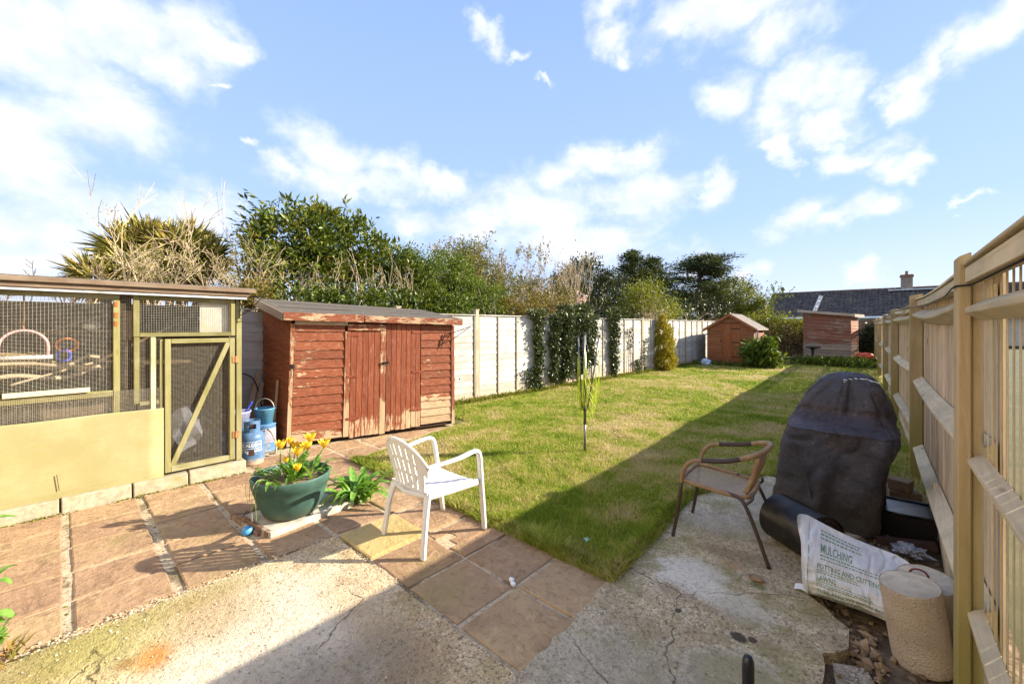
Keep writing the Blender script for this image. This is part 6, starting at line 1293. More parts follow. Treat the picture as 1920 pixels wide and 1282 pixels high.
# ------------------------------------------------------------------ rotary clothes dryer, folded
GM = plain('grey_metal', (.20, .20, .20), .4, .6, scale=10); DG = plain('dark_grey_plastic', (.04, .04, .045), .5); LN = MN('lime_line'); LN.done((.50, .62, .02), None, .5); LN = LN.m
dx0, dy0 = -2.86, 4.53
t = thing('rotary_dryer', 'folded rotary clothes dryer with lime green lines standing in the lawn', 'clothes dryer', (dx0, dy0, 0))
b = MB(); b.tube([(dx0, dy0, -.05), (dx0, dy0, .40)], .016, 12); b.build('lower_pole', GM, t, smooth=True); b = MB(); b.tube([(dx0, dy0, .34), (dx0, dy0, 1.42)], .019, 12); b.build('pole', GM, t, smooth=True)
b = MB(); b.lathe([(.02, .52), (.04, .53), (.04, .57), (.02, .58)], (dx0, dy0, 0), 14); b.lathe([(.02, 1.28), (.038, 1.29), (.038, 1.36), (.02, 1.37)], (dx0, dy0, 0), 14); b.build('hub', DG, t)
tops = []
for k in range(4):
    a = .5 + k * math.pi / 2; c = Vector((dx0 + .035 * math.cos(a), dy0 + .035 * math.sin(a), .55)); e = Vector((dx0 + .085 * math.cos(a) + (.10 if k == 0 else 0) * .74, dy0 + .085 * math.sin(a) + (.10 if k == 0 else 0) * .67, 1.46 + .03 * (k % 2)))
    b = MB(); b.tube([c, e], .010, 8); b.build('arm', GM, t, smooth=True); b = MB(); b.tube([e, e + (e - c).normalized() * .035], .014, 8); b.build('arm_cap', DG, t); tops.append((c, e))
for k in range(4):
    (c0, e0), (c1, e1) = tops[k], tops[(k + 1) % 4]; b = MB()
    for j in range(7):
        f = .25 + j * .11; p, q = c0.lerp(e0, f), c1.lerp(e1, f); out = ((p + q) / 2 - Vector((dx0, dy0, (p.z + q.z) / 2))); out.z = 0; out = out.normalized() if out.length > 1e-3 else Vector((1, 0, 0))
        L = .30 + .40 * f; sw = random.uniform(.0, .07); b.tube(smooth_path([p, p + out * sw * .6 + Vector((0, 0, -L * .55)), (p + q) / 2 + out * sw + Vector((random.gauss(0, .02), random.gauss(0, .02), -L * random.uniform(.8, 1.1) if p.z - L > .35 else -(p.z - .38))), q + out * sw * .5 + Vector((0, 0, -L * .5)), q], 5), .0022, 4, caps=False)
    b.build('line', LN, t)
# ------------------------------------------------------------------ vegetation
BARK = wood('grey_bark', (.16, .12, .085), (.30, .24, .17), 'z', .6, bump=.8); TWIG = wood('pale_twig', (.36, .27, .17), (.52, .42, .28), 'z', 1); DBARK = wood('brown_bark', (.10, .065, .04), (.20, .14, .09), 'z', .6, bump=.8)
L_LAUREL = leafmat('laurel_leaf', [(0, (.035, .06, .010)), (.4, (.085, .125, .016)), (.7, (.17, .20, .028)), (.9, (.30, .28, .05)), (1, (.42, .20, .03))], .25, .35)
L_FRESH = leafmat('fresh_leaf', [(0, (.05, .085, .010)), (.5, (.13, .19, .02)), (1, (.27, .32, .045))], .35, .5)
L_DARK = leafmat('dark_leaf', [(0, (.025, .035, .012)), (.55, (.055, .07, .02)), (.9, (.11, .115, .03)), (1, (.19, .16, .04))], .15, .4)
L_CYP = leafmat('conifer_spray', [(0, (.03, .045, .016)), (.6, (.07, .09, .026)), (1, (.14, .155, .04))], .25, .7)
L_YG = leafmat('yellow_green_leaf', [(0, (.09, .11, .012)), (.5, (.19, .21, .02)), (1, (.34, .34, .05))], .4, .5)
L_GOLD = leafmat('golden_conifer', [(0, (.20, .17, .012)), (.5, (.37, .30, .025)), (1, (.52, .46, .07))], .3, .6)
L_IVY = leafmat('ivy_leaf', [(0, (.03, .042, .014)), (.6, (.075, .095, .028)), (.93, (.15, .17, .05)), (1, (.26, .24, .09))], .15, .33)
L_BUD = leafmat('pink_brown_bud', [(0, (.20, .13, .06)), (.3, (.36, .26, .16)), (.65, (.28, .28, .07)), (1, (.70, .55, .48))], .3, .6)
L_BLOS = leafmat('pale_pink_petal', [(0, (.60, .38, .36)), (1, (.85, .70, .68))], .3, .6)
L_RUST = leafmat('rusty_leaf', [(0, (.14, .09, .03)), (.5, (.24, .17, .04)), (.8, (.20, .22, .04)), (1, (.38, .19, .07))], .3, .6)
L_MIXED = leafmat('mixed_leaf', [(0, (.10, .09, .02)), (.5, (.18, .19, .035)), (.8, (.30, .24, .08)), (1, (.42, .30, .20))], .3, .6)
L_SPIKE = leafmat('cordyline_blade', [(0, (.17, .17, .035)), (.5, (.38, .35, .085)), (.85, (.56, .48, .17)), (1, (.60, .42, .18))], .25, .45)
L_DEAD = leafmat('dead_blade', [(0, (.25, .13, .05)), (1, (.45, .26, .10))], .2, .8)

def tree(name, label, cat, base, blobs, n, size, aspect, mat, clump=.16, bark=BARK, trunk=None, group=None, twigs=0, shell=.6, up=.5, core=None, tipout=None):
    t = thing(name, label, cat, base, group)
    P, D, T, C = crown_pts(blobs, n, clump, shell=shell)
    link('crown', leaf_mesh('crown', P, D, size, aspect, mat, tint=T, up=up), t)
    if trunk:
        b = MB(); bs = Vector(base); h, r = trunk; top = bs + Vector((random.gauss(0, .05), random.gauss(0, .05), h))
        b.tube([bs - Vector((0, 0, .1)), bs.lerp(top, .5) + Vector((random.gauss(0, .03), random.gauss(0, .03), 0)), top], [r, r * .8, r * .6], 8)
        for k in range(min(len(C), 26 + twigs)):
            c = Vector(C[random.randrange(len(C))]); s_ = bs.lerp(top, random.uniform(.5, 1)); m_ = s_.lerp(c, .5) + Vector((random.gauss(0, .08), random.gauss(0, .08), -.05)); b.tube(smooth_path([s_, m_, c], 3), [r * .35 * (1 - i / 8) + .004 for i in range(7)], 5, caps=False)
        b.build('trunk', bark, t)
    return t
# laurel: big glossy shrub with bare stems showing low down
t = thing('laurel', 'large glossy leaved laurel shrub rising behind the red shed', 'shrub', (-8.1, 3.4, 0))
bl = [(-8.3, 2.95, 3.25, .62, .60, .62), (-8.4, 3.55, 3.35, .60, .60, .60), (-8.4, 4.25, 3.20, .55, .6, .62), (-8.3, 4.85, 2.95, .5, .55, .55), (-8.25, 5.35, 2.7, .5, .45, .5), (-8.05, 2.45, 3.0, .35, .3, .6), (-8.1, 2.35, 2.6, .35, .25, .5), (-8.4, 4.2, 2.6, .5, 1.0, .5), (-7.75, 5.5, 2.2, .4, .5, .45), (-8.1, 3.2, 2.7, .35, .6, .4)]
P, D, T, C = crown_pts(bl, 15500, .105, nclump=460, shell=.72); link('crown', leaf_mesh('crown', P, D, .115, .36, L_LAUREL, tint=T, up=.8), t)
P, D, T, C2 = crown_pts([(-7.55, 2.8, 1.95, .4, .7, .33), (-7.5, 3.9, 1.95, .4, .8, .36), (-7.5, 5.0, 1.95, .4, .8, .38), (-7.45, 5.9, 1.95, .4, .5, .4)], 9500, .10, nclump=260, shell=.65); link('lower_foliage', leaf_mesh('lower_foliage', P, D, .085, .45, L_LAUREL, tint=T * .8, up=.5), t)
# upright shoots on top
PP, DD, TT = [], [], []
for k in range(46):
    f = k / 45; y = 2.25 + 3.2 * f; ztop = np.interp(y, [2.2, 2.6, 3.0, 3.4, 4.0, 4.5, 5.0, 5.5], [3.35, 3.9, 4.08, 3.98, 4.02, 3.92, 3.45, 3.1]) + random.uniform(-.22, .06); x = -8.3 + random.gauss(0, .22); c = Vector((x, y + random.gauss(0, .05), ztop - .45)); d = Vector((random.gauss(0, .12), random.gauss(-.05, .12), 1)).normalized()
    for i in range(15):
        q = c + d * .45 * i / 14; a = i * 2.4; o_ = Vector((math.cos(a), math.sin(a), .9 + .6 * i / 14)); PP.append(q); DD.append(o_); TT.append(min(1, random.random() * .7 + .25 * i / 14 + (.1 if random.random() < .2 else 0)))
for k in range(5):
    c = Vector((-8.15, 2.28 + .05 * k, 3.2 + .14 * k)); 
    for i in range(10): a = i * 2.4; q = c + Vector((0, -.035 * i, .02 * i)); PP.append(q); DD.append((random.gauss(0, .4), -1 + random.gauss(0, .3), random.gauss(.3, .3))); TT.append(random.random() * .7)
link('shoots', leaf_mesh('shoots', np.array([tuple(p) for p in PP]), np.array([tuple(d) for d in DD]), .12, .34, L_LAUREL, tint=np.array(TT), up=.8), t)
b = MB()
for k in range(50):
    y = random.uniform(2.1, 5.6); p0 = Vector((-7.9 + random.gauss(0, .15), y, 1.6 + random.random() * .3)); p1 = Vector((-8.05 + random.gauss(0, .2), y + random.gauss(0, .2), random.uniform(2.5, 3.3))); b.tube(smooth_path([p0, p0.lerp(p1, .5) + Vector((random.gauss(.05, .06), random.gauss(0, .08), 0)), p1], 3), [random.uniform(.005, .014)] * 7, 5, caps=False)
for k in range(12): b.tube([(-8.2 + random.gauss(0, .2), 2.4 + .27 * k, -.1), (-8.2, 2.4 + .27 * k, 2.2)], .03, 6)
for k in range(40):
    p0 = Vector((-7.65 + random.gauss(0, .1), random.uniform(2.1, 5.2), random.uniform(1.9, 2.4))); branches(b, p0, (random.gauss(.1, .2), random.gauss(0, .4), 1), random.uniform(.25, .6), .006, 1, .5, 3, 4, .3, segs=3)
b.build('stems', TWIG, t)

# cordyline palms: heads of sword leaves
def rosette(c, n, L, up=.15):
    d = unit(rng.normal(size=(n, 3)) + np.array([0, 0, up])); P = np.tile(np.array(c, float), (n, 1)) + d * .06; return P, d
def cordyline(label, base, heads):
    t = thing('cordyline', label, 'palm', base)
    Ps, Ds, Ts, P2, D2 = [], [], [], [], []
    for (x, y, z, n, L) in heads:
        P, D = rosette((x, y, z), n, L, .55); Ps.append(P); Ds.append(D * 1.0); Ts.append(rng.random(n)); m = n // 3; d = unit(rng.normal(size=(m, 3)) * np.array([1, 1, .5]) + np.array([0, 0, -.9])); P2.append(np.tile(np.array((x, y, z - .06)), (m, 1))); D2.append(d)
    Ps, Ds, Ts = np.concatenate(Ps), np.concatenate(Ds), np.concatenate(Ts); 
    link('leaf_heads', leaf_mesh('leaf_heads', Ps, Ds, heads[0][4], .055, L_SPIKE, droop=.18, tint=Ts, sizevar=.15), t)
    link('dead_leaves', leaf_mesh('dead_leaves', np.concatenate(P2), np.concatenate(D2), heads[0][4] * .75, .06, L_DEAD, droop=.25), t)
    b = MB(); bs = Vector(base)
    for (x, y, z, n, L) in heads: b.tube(smooth_path([bs, bs.lerp(Vector((x, y, z)), .5) + Vector((0, 0, .1)), (x, y, z)], 3), .06, 7)
    b.build('trunk', DBARK, t)
cordyline('wide many headed cordyline palm showing above the bird cage roof', (-9.1, 1.2, 0), [(-9.1, .68, 2.80, 340, .43), (-9.2, .95, 2.98, 340, .45), (-9.0, 1.25, 2.95, 340, .45), (-9.2, 1.55, 3.05, 340, .45), (-8.9, 1.75, 2.75, 300, .52), (-8.8, .8, 2.45, 240, .52), (-8.9, 1.4, 2.5, 240, .52)])
cordyline('small low cordyline palm left of the many headed one', (-8.8, .2, 0), [(-8.8, .31, 2.30, 320, .36)])
# bare tangle of twigs over the cage
def thicket(label, spans, n, L, r, mat, name='bare_shrub', depth=2, lean=.25, spread=.55, leaf=None, cat='shrub'):
    t = thing(name, label, cat, (spans[0][0], spans[0][1], 0)); b = MB(); tips = []
    for k in range(n):
        x0, y0, z0, dx_, dy_, dz_ = random.choice(spans); p = Vector((x0 + random.gauss(0, dx_), y0 + random.uniform(-dy_, dy_), z0 + random.uniform(-.2, dz_))); branches(b, p, (random.gauss(0, lean), random.gauss(0, lean), 1), L * random.uniform(.6, 1.2), r * random.uniform(.6, 1.2), depth, spread, 3, 5, .22, tips, .12, .62, 4)
    b.build('twigs', mat, t)
    if leaf:
        mt, cnt, size, asp = leaf; idx = rng.integers(0, len(tips), cnt); P = np.array([tuple(tips[i][0]) for i in idx]) + rng.normal(size=(cnt, 3)) * .05; D = rng.normal(size=(cnt, 3)) + np.array([0, 0, .6]); link('leaves', leaf_mesh('leaves', P, D, size, asp, mt), t)
    return t
thicket('dense pale tangle of bare twigs hanging over the bird cage roof', [(-7.6, .9, 1.75, .2, .75, .2), (-7.6, 1.5, 1.7, .2, .6, .2)], 24, .68, .0085, TWIG, depth=3, leaf=(L_YG, 2200, .032, .4))
thicket('few tall sparse dead stems standing above the palms', [(-7.9, .62, 2.0, .1, .12, .3), (-7.9, 1.25, 2.3, .15, .5, .3), (-7.9, 2.0, 2.2, .1, .15, .2)], 6, .85, .009, TWIG, depth=2, lean=.14, spread=.3, leaf=None)
thicket('low sprigs of bare shrub at the far left above the cage roof', [(-7.6, -.25, 1.95, .1, .5, .05)], 24, .20, .007, DBARK, depth=2, leaf=(L_RUST, 260, .022, .5))
t = tree('yellow_shrub', 'small yellow and orange leaved shrub between cage roof and red shed', 'shrub', (-7.35, 1.95, 0), [(-7.35, 1.80, 1.85, .22, .28, .30), (-7.3, 2.05, 2.05, .22, .24, .25), (-7.35, 2.2, 1.85, .2, .25, .2)], 3600, .05, .5, L_RUST, .08, TWIG, (1.7, .03))
thicket('sprawling bare twigs between the yellow shrub and the laurel', [(-7.6, 2.2, 1.8, .15, .35, .2)], 9, .6, .007, TWIG, depth=2, leaf=(L_YG, 500, .045, .45))
tree('green_shrub', 'bright green bushy shrub right of the laurel above the fence', 'shrub', (-8.0, 6.4, 0), [(-8.2, 5.5, 3.0, .4, .35, .4), (-8.0, 5.75, 2.6, .4, .35, .5), (-8.1, 6.3, 2.95, .4, .45, .5), (-8.0, 6.8, 2.75, .4, .45, .55), (-7.7, 6.4, 2.0, .35, .7, .35), (-7.8, 5.9, 2.0, .3, .4, .35)], 13500, .06, .45, L_FRESH, .12, BARK, (2.0, .05), twigs=20)
tree('green_shrub', 'darker small green shrub just behind the first tall fence post', 'shrub', (-7.65, 7.4, 0), [(-7.75, 7.2, 2.35, .3, .4, .5), (-7.7, 7.7, 2.25, .3, .35, .5)], 6000, .055, .45, L_FRESH, .10, BARK, (1.8, .04))
def barebud(label, base, tilt, L, r, n, mat, leaf, name='magnolia', cat='tree', depth=4, spread=.38, upw=.22, kids=3, lean=.22):
    t = thing(name, label, cat, base); b = MB(); tips = []
    for k in range(n): branches(b, Vector(base) + Vector((random.gauss(0, .06), random.gauss(0, .06), 0)), Vector((tilt[0] + random.gauss(0, lean), tilt[1] + random.gauss(0, lean), 1)), L, r, depth, spread, kids, 6, .2, tips, upw, .70, 4)
    b.build('branches', mat, t)
    if leaf:
        mt, cnt, size, asp = leaf; idx = rng.integers(0, len(tips), cnt); P = np.array([tuple(tips[i][0]) for i in idx]) + rng.normal(size=(cnt, 3)) * .04; D = np.array([tuple(tips[i][1]) for i in idx]) + rng.normal(size=(cnt, 3)) * .6; link('buds', leaf_mesh('buds', P, D, size, asp, mt), t)
barebud('budding tree with reddish brown and pale buds above the green shrub', (-9.7, 8.5, .3), (0, .0), 1.55, .045, 5, BARK, (L_BUD, 11000, .065, .5), spread=.45)
barebud('tall bare budding tree with upright branches left of the dark round evergreen', (-9.4, 10.4, .3), (-.05, 0), 1.7, .05, 4, BARK, (L_BUD, 3200, .075, .5), spread=.34)
barebud('leafless tree of fine upswept twigs in front of the dark round evergreen', (-9.2, 13.1, .2), (.05, .1), 1.75, .05, 5, TWIG, (L_RUST, 350, .05, .5), 'bare_tree', spread=.36)
barebud('low tree with pale pink blossom just above the ivy on the fence', (-7.9, 11.0, .3), (0, .1), 1.0, .03, 4, DBARK, (L_BLOS, 1500, .09, .6), 'blossom_tree', depth=3)
tree('rusty_shrub', 'rust and olive leaved shrub above the fence behind the narrow ivy', 'shrub', (-7.6, 8.7, 0), [(-7.6, 8.3, 2.0, .3, .45, .4), (-7.6, 9.0, 2.05, .3, .5, .42), (-7.7, 9.8, 2.1, .3, .5, .4), (-7.7, 10.6, 2.2, .3, .4, .35)], 7500, .06, .5, L_RUST, .12, DBARK, (1.8, .04), twigs=20)
tree('green_shrub', 'olive and russet shrub mass behind the bright green shrub', 'shrub', (-9.0, 9.0, 0), [(-9.2, 7.9, 3.1, .5, .7, .8), (-9.3, 9.0, 2.9, .5, .7, .8), (-9.4, 10.2, 2.7, .5, .7, .7), (-9.5, 11.6, 2.7, .5, .8, .7), (-9.2, 13.2, 2.5, .5, .8, .6), (-9.8, 8.6, 3.8, .5, .6, .5)], 15000, .075, .45, L_MIXED, .16, DBARK, (1.9, .05), twigs=60)
tree('round_evergreen', 'dark rounded evergreen tree beyond the fence with glossy leaves', 'tree', (-10.8, 17.2, 0), [(-10.8, 17.0, 3.6, 1.4, 1.4, 1.35), (-10.8, 15.8, 3.0, 1.0, 1.0, 1.1), (-10.4, 18.4, 3.1, 1.1, 1.3, 1.15), (-10.9, 16.6, 2.4, 1.1, 1.1, .9), (-10.3, 18.6, 2.2, .9, .9, .7)], 21000, .12, .42, L_DARK, .2, DBARK, (2.5, .14))
# feathery conifers: flattened sprays on rising branches
def conifer(label, base, H, W_, n, tiers, mat=L_CYP, name='conifer', flat=.25, z0=.6, lean=.25, droop=0, size=.16):
    t = thing(name, label, 'tree', base); bs = Vector(base); b = MB(); b.tube([bs, bs + Vector((0, 0, H * .97))], [H * .022, .02], 8); PP, DD, TT = [], [], []
    for k in range(tiers):
        f = (k + random.random()) / tiers; z = z0 + (H - z0) * f; R_ = W_ * (1 - f) ** .65 * random.uniform(.65, 1.15) * (.55 + .45 * min(1, f * 4)); a = random.uniform(0, 6.28); d = Vector((math.cos(a), math.sin(a), lean - droop * (1 - f))).normalized(); p = bs + Vector((0, 0, z)); e = p + d * R_; b.tube([p, e], [.02, .005], 4, caps=False)
        m = max(10, int(n / tiers * (.4 + R_ / W_))); u = rng.random(m) ** .6; o_ = rng.normal(size=(m, 3)) * np.array([.26, .26, flat * .6]) * (.5 + R_ * .45); q = np.array(p)[None] + np.array(d)[None] * R_ * u[:, None] + o_; PP.append(q); DD.append(np.array(d)[None] + rng.normal(size=(m, 3)) * np.array([.5, .5, .3])); TT.append(np.clip(random.random() * .5 + .5 * rng.random(m), 0, 1))
    b.build('trunk', DBARK, t); link('crown', leaf_mesh('crown', np.concatenate(PP), np.concatenate(DD), size, .28, mat, tint=np.concatenate(TT), up=1.2, droop=.05), t); return t
conifer('dark feathery conifer with pointed top left of the spreading one', (-11.9, 24.3, 0), 6.3, 2.4, 17000, 120, lean=.45, size=.2)
conifer('second shorter dark conifer close beside the pointed one', (-11.1, 25.6, 0), 5.9, 2.3, 13000, 100, lean=.45, size=.2)
t = thing('spreading_conifer', 'broad dark green spreading conifer with a shaggy trunk beyond the fence', 'tree', (-9.2, 29.3, 0))
b = MB(); b.tube(smooth_path([(-9.2, 29.3, 0), (-9.1, 29.2, 2.4), (-9.3, 29.3, 4.2), (-9.5, 29.4, 5.6)], 4), [.42, .42, .40, .38, .36, .33, .30, .26, .22, .18, .14, .1, .06], 9); PP, DD, TT = [], [], []
for k in range(64):
    z = random.choice([3.2, 3.7, 4.2, 4.7, 5.2, 5.6, 6.0]) + random.uniform(-.15, .15); a = random.uniform(0, 6.28); R_ = (3.3 - .55 * max(0, z - 4.2) * 1.5) * random.uniform(.35, 1.05); rise = random.uniform(-.12, .30); p = Vector((-9.3, 29.3, z)); d = Vector((math.cos(a), math.sin(a), rise)).normalized(); e = p + d * R_; b.tube(smooth_path([p, p.lerp(e, .5) - Vector((0, 0, .1)), e], 3), [.05 - .006 * i for i in range(7)], 5, caps=False)
    m = 270; u = .25 + .75 * rng.random(m) ** .7; q = np.array(p)[None] + np.array(d)[None] * R_ * u[:, None] + rng.normal(size=(m, 3)) * np.array([.36, .36, .10]); q[:, 2] += .05 + .12 * np.sin(u * 6 + k); PP.append(q); DD.append(np.array(d)[None] * .8 + rng.normal(size=(m, 3)) * np.array([.6, .6, .25])); TT.append(np.clip(.5 * random.random() + .5 * rng.random(m), 0, 1))
b.build('trunk', DBARK, t); link('crown', leaf_mesh('crown', np.concatenate(PP), np.concatenate(DD), .19, .28, L_CYP, tint=np.concatenate(TT), up=1.5, droop=.05), t)
P, D, T, C = crown_pts([(-9.1, 29.0, 3.0, .42, .42, 1.0), (-9.0, 29.0, 1.9, .5, .5, .8)], 1500, .12); link('ivy_skirt', leaf_mesh('ivy_skirt', P, D * np.array([1, 1, -.4]), .2, .3, L_DEAD, tint=T), t)
tree('leafy_tree', 'yellow green tree with open twiggy crown beside the spreading conifer', 'tree', (-8.1, 33.4, 0), [(-8.2, 33.0, 4.2, 1.3, 1.3, .8), (-7.6, 34.2, 3.4, 1.3, 1.3, .8), (-8.3, 33, 2.7, 1.1, 1.1, .7), (-10.6, 30.8, 3.2, 1.3, 1.2, .9), (-9.6, 31.2, 3.8, 1.2, 1.2, .8), (-7.0, 34.6, 2.6, .8, .8, .6)], 16500, .14, .42, L_YG, .26, BARK, (3.0, .13), twigs=40)
barebud('thin sparse leafed tree reaching right past the yellow green tree', (-7.1, 33.8, 1.2), (.35, .25), 1.6, .04, 3, BARK, (L_FRESH, 900, .13, .45), 'sparse_tree', depth=3, spread=.5)
tree('loose_shrub', 'light green loose shrub above the fence before the pointed conifer', 'shrub', (-7.3, 16.4, 0), [(-7.4, 15.4, 2.5, .6, .6, .5), (-7.3, 16.4, 2.8, .6, .7, .6), (-7.3, 17.4, 2.4, .6, .7, .6), (-7.3, 18.6, 2.1, .6, .7, .4)], 6500, .09, .42, L_YG, .24, TWIG, (2.2, .05), twigs=70)
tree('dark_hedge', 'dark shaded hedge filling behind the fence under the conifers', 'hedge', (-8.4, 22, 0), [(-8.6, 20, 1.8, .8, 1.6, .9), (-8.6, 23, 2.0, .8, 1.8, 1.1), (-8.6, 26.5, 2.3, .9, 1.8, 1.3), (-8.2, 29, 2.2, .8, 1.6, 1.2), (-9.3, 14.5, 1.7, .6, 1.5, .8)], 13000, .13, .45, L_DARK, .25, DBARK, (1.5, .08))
# things clinging to or standing before the left fence
def climber(label, cols, n, size=.055, mat=L_IVY, name='ivy', top=None):
    y0 = cols[0][0]; t = thing(name, label, 'climber', (fence_l(y0) + .06, y0, 0)); PP, DD = [], []
    for (yc, w, z0, z1, m, dep) in cols:
        z = z0 + (z1 - z0) * rng.random(m); taper = .55 + .45 * ((z - z0) / max(.01, z1 - z0)); y = yc + rng.normal(size=m) * w * .42 * taper + .04 * np.sin(z * 7 + yc); x = fence_l(yc) + .05 + np.abs(rng.normal(size=m)) * dep * (.5 + .5 * (z / 1.9)); PP.append(np.stack([x, y, z], 1)); DD.append(np.stack([.6 + .4 * rng.normal(size=m), rng.normal(size=m) * .6, -.55 + .4 * rng.normal(size=m)], 1))
    if top:
        for (yc, zc, ry, rz_, m) in top:
            P, D, T, C = crown_pts([(fence_l(yc) + .05, yc, zc, .16, ry, rz_)], m, .06, shell=.3); PP.append(P); DD.append(D)
    PP, DD = np.concatenate(PP), np.concatenate(DD); tint = rng.random(len(PP)) * .75 + .25 * (PP[:, 2] > 1.85) ; link('leaves', leaf_mesh('leaves', PP, DD, size, .75, mat, tint=tint, fold=.15), t)
    b = MB()
    for (yc, w, z0, z1, m, dep) in cols:
        for k in range(3):
            yy = yc + random.gauss(0, w * .2); b.tube(smooth_path([(fence_l(yc) + .05, yy, -.03), (fence_l(yc) + .05, yy + random.gauss(0, .05), z1 * .4), (fence_l(yc) + .05, yc + random.gauss(0, w * .3), z1 * .9)], 3), .008, 5)
    b.build('stem', DBARK, t); return t
climber('narrow ragged ivy column, first from the red shed', [(8.0, .26, .05, 1.95, 3000, .07), (7.85, .5, .1, .6, 350, .05)], 0, top=[(7.95, 1.9, .25, .10, 700)])
climber('widest and thickest ivy mass on the fence left of the clothes dryer', [(8.62, .26, .2, 1.95, 2600, .09), (9.15, .40, .25, 2.0, 5200, .13), (9.85, .42, .30, 2.0, 5600, .15), (10.3, .3, .5, 1.95, 2800, .12), (8.9, .6, .05, .5, 300, .05)], 0, top=[(9.3, 2.02, .5, .16, 1700), (10.0, 2.05, .45, .18, 1700)])
climber('slim ivy column on the fence right of the clothes dryer', [(11.6, .36, .05, 1.9, 3000, .10)], 0, top=[(11.55, 1.98, .45, .20, 1400)])
climber('sparse small creeper low on the fence post near the golden conifer', [(13.2, .35, .05, .5, 260, .05), (13.7, .25, .05, 1.2, 160, .04), (12.7, .3, .9, 1.6, 100, .03)], 0, name='creeper')
climber('thin leafy creeper on the fence at the right end of the red shed', [(4.75, .16, .15, .75, 500, .10), (5.1, .3, .1, .55, 140, .05), (4.9, .3, .9, 1.6, 60, .03)], 0, name='creeper', mat=L_FRESH)
t = thing('golden_conifer', 'bright golden yellow upright conifer against the left fence', 'conifer', (-6.0, 14.85, 0))
P, D, T, C = crown_pts([(-5.98, 14.85, .35, .36, .40, .38), (-6.0, 14.85, .85, .33, .36, .45), (-6.02, 14.82, 1.35, .24, .27, .45), (-6.03, 14.8, 1.72, .14, .16, .28), (-6.0, 14.6, 1.75, .07, .07, .22)], 14000, .055, nclump=380, shell=.7); D[:, 2] = np.abs(D[:, 2]) + .5
link('crown', leaf_mesh('crown', P, D, .065, .35, L_GOLD, tint=T, up=.3), t); b = MB(); b.tube([(-6, 14.85, -.05), (-6, 14.85, 1.5)], [.04, .01], 6); b.build('trunk', DBARK, t)
t = thing('broadleaf_bush', 'glossy broad leaved green bush at the right corner of the apex shed', 'bush', (-3.62, 18.3, 0))
P, D, T, C = crown_pts([(-3.62, 18.2, .42, .34, .35, .38), (-3.5, 18.25, .72, .32, .30, .32), (-3.75, 18.15, .75, .2, .2, .25), (-3.3, 18.3, .38, .26, .25, .3)], 2600, .12, shell=.5); D[:, 2] -= .35; link('crown', leaf_mesh('crown', P, D, .20, .42, L_FRESH, tint=T * .75, droop=.3), t)
b = MB()
for k in range(16): b.tube([(-3.6 + random.gauss(0, .15), 18.25, -.02), (-3.6 + random.gauss(0, .3), 18.25, .8)], .012, 5)
b.build('stems', BARK, t)
t = tree('hedge_shrub', 'yellow green and brown hedge shrub over the back fence beside the pent shed', 'shrub', (-3.9, 23.6, 0), [(-4.9, 23.9, 1.7, .7, .5, .45), (-4.0, 23.8, 1.6, .8, .5, .55), (-3.3, 23.9, 1.4, .5, .5, .5)], 6500, .09, .5, L_YG, .16, DBARK, (1.3, .05), twigs=50)
thicket('brown bare undergrowth filling the corner between the two far sheds', [(-4.2, 23.2, 0, .5, .4, .6), (-3.4, 23.1, 0, .4, .4, .6), (-2.9, 23.2, 0, .25, .4, .5)], 60, .75, .010, DBARK, depth=2, leaf=(L_RUST, 3800, .09, .5))
tree('dark_shrub', 'dark ivy clad shrub on the back fence right of the pent shed', 'shrub', (-.75, 24.3, 0), [(-.85, 24.4, .7, .55, .35, .6), (-.45, 24.2, 1.1, .3, .4, .5)], 4200, .09, .6, L_DARK, .15, DBARK, (.8, .04))
def weeds(label, pts, n, size, mat, name='weeds', z=.0, h=.18, asp=.3):
    C = np.array(pts)[rng.integers(0, len(pts), n)]; P = np.stack([C[:, 0] + rng.normal(size=n) * C[:, 2], C[:, 1] + rng.normal(size=n) * C[:, 3], z + rng.random(n) ** 1.6 * h], 1); D = rng.normal(size=(n, 3)) * np.array([.7, .7, .3]) + np.array([0, 0, .8]); o = link(name, leaf_mesh(name, P, D, size, asp, mat, up=.6), kind='stuff'); tag(o, label, 'weeds'); return o
weeds('mixed green weeds and debris in front of the worn pent shed', [(-1.7, 21.2, .5, .3), (-1.0, 21.4, .5, .35), (-.5, 21.2, .35, .4), (-1.9, 20.9, .4, .2)], 6000, .13, L_FRESH, h=.28)
weeds('rough tufts of grass and weed along the foot of the left fence', [(fence_l(y) + .12, y, .07, .2) for y in np.arange(5, 18, .35)], 7000, .075, L_YG, h=.06, asp=.12)
weeds('dark green tufts along the foot of the back fence and apex shed', [(x, 18.2 + (x > -3.7) * 4.6, .2, .15) for x in np.arange(-6, -.4, .2)], 3500, .12, L_FRESH, h=.1, asp=.15)
weeds('grass tufts overhanging the patio edge along the lawn', [(x, 2.37, .05, .015) for x in np.arange(-4.7, -1.3, .05)] + [(path_x(y) - .01, y, .02, .05) for y in np.arange(2.4, 5, .05)], 5200, .055, L_YG, h=.02, asp=.07)
MOSS = plain('moss_green', (.16, .15, .03), .95, var=.6, scale=60, bump=1, dirt=(.08, .07, .02))
pts = []
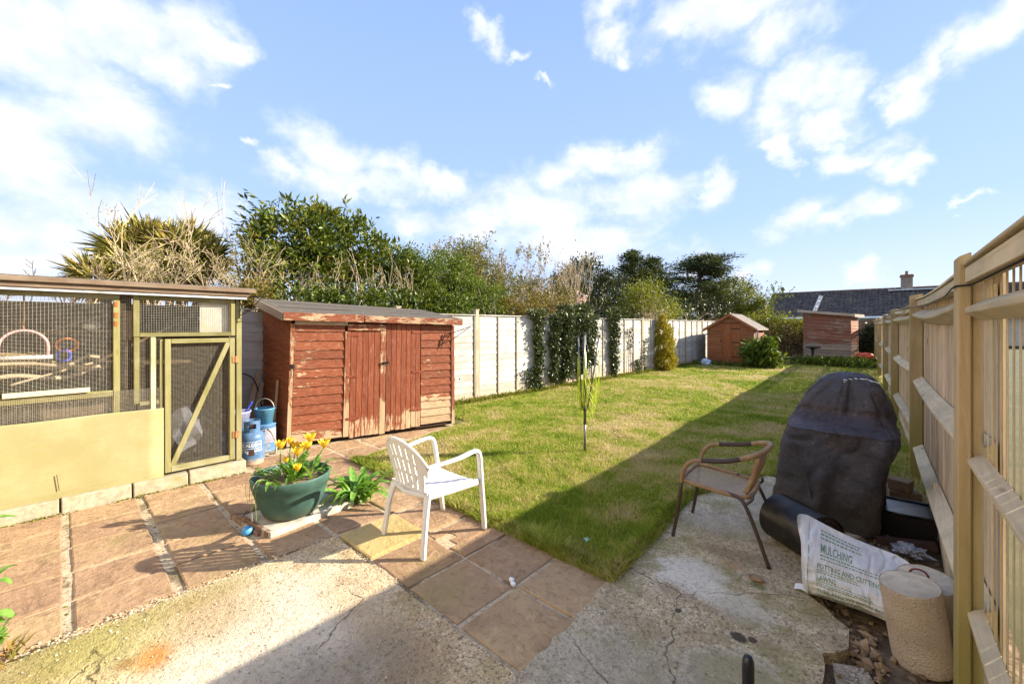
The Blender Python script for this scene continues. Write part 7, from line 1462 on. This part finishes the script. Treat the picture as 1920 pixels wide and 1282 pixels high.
for _ in range(1500):
    y = random.uniform(-1.2, 1.35); k = mnoise.noise(Vector((y * 2.5, 0, 7)))
    if random.random() < .35 + k: pts.append((AX + .085 + abs(random.gauss(0, .018)), y, -.004 + random.random() * .015, random.choice([.6, 1, 1.3])))
for yj in (.025, .485, .95):
    for _ in range(60): pts.append((random.uniform(-5.2, -3.2), yj + random.gauss(0, .012), -.014, random.choice([.5, .9, 1.4])))
st = stones('moss', pts, .009, MOSS, None, .7); tag(st, 'green brown moss clumps along the cage kerb and paving joints', 'moss')
# leaves of a plant at the very left edge, close to the camera
def fgplant(label, base, heads):
    t = thing('edge_plant', label, 'plant', base); b = MB(); PP, DD = [], []
    for (x, y, z, r, n) in heads:
        b.tube(smooth_path([base, Vector(base).lerp(Vector((x, y, z)), .6) + Vector((0, 0, .02)), (x, y, z)], 4), .003, 5); 
        for i in range(n): PP.append((x + random.gauss(0, r * .25), y + random.gauss(0, r * .25), z + random.gauss(0, r * .25))); DD.append((random.gauss(0, 1), random.gauss(0, 1), random.gauss(.4, .5)))
    b.build('stem', TWIG, t)
    for p, d_ in zip(PP, DD): strap_leaf(p, math.atan2(d_[1], d_[0]), random.uniform(.035, .055), random.uniform(.022, .032), random.uniform(.3, 1.4), TLEAF, t, start=random.uniform(-.2, 1.2))
L_EDGE = leafmat('edge_leaf', [(0, (.16, .33, .03)), (1, (.32, .50, .07))], .4, .4)
EDX = lambda d, v: (-1.602 * d, -.108 * d, 1.6 + (612 - v) / 768 * d)
fgplant('bright green leafy sprigs at the left edge of the picture', (-2.02, -.22, 0), [(*EDX(1.22, 975), .03, 6), (*EDX(1.22, 1160), .04, 8), (*EDX(1.22, 1200), .05, 8), (*EDX(1.22, 1080), .02, 3)])
weeds('small dead sprig lying on the slabs near the left edge', [(-3.13, -.17, .05, .02)], 40, .06, L_RUST, h=.02, asp=.2)

for o in bpy.data.objects:
    if o.parent and o.name.split('.')[0] in ('crown', 'shoots', 'buds', 'leaves', 'lower_foliage', 'leaf_heads', 'dead_leaves', 'ivy_skirt', 'small_print', 'worn_patch', 'twigs', 'branches', 'stems', 'wire_panel', 'door_mesh', 'seat_weave', 'back_weave'): o['kind'] = 'stuff'
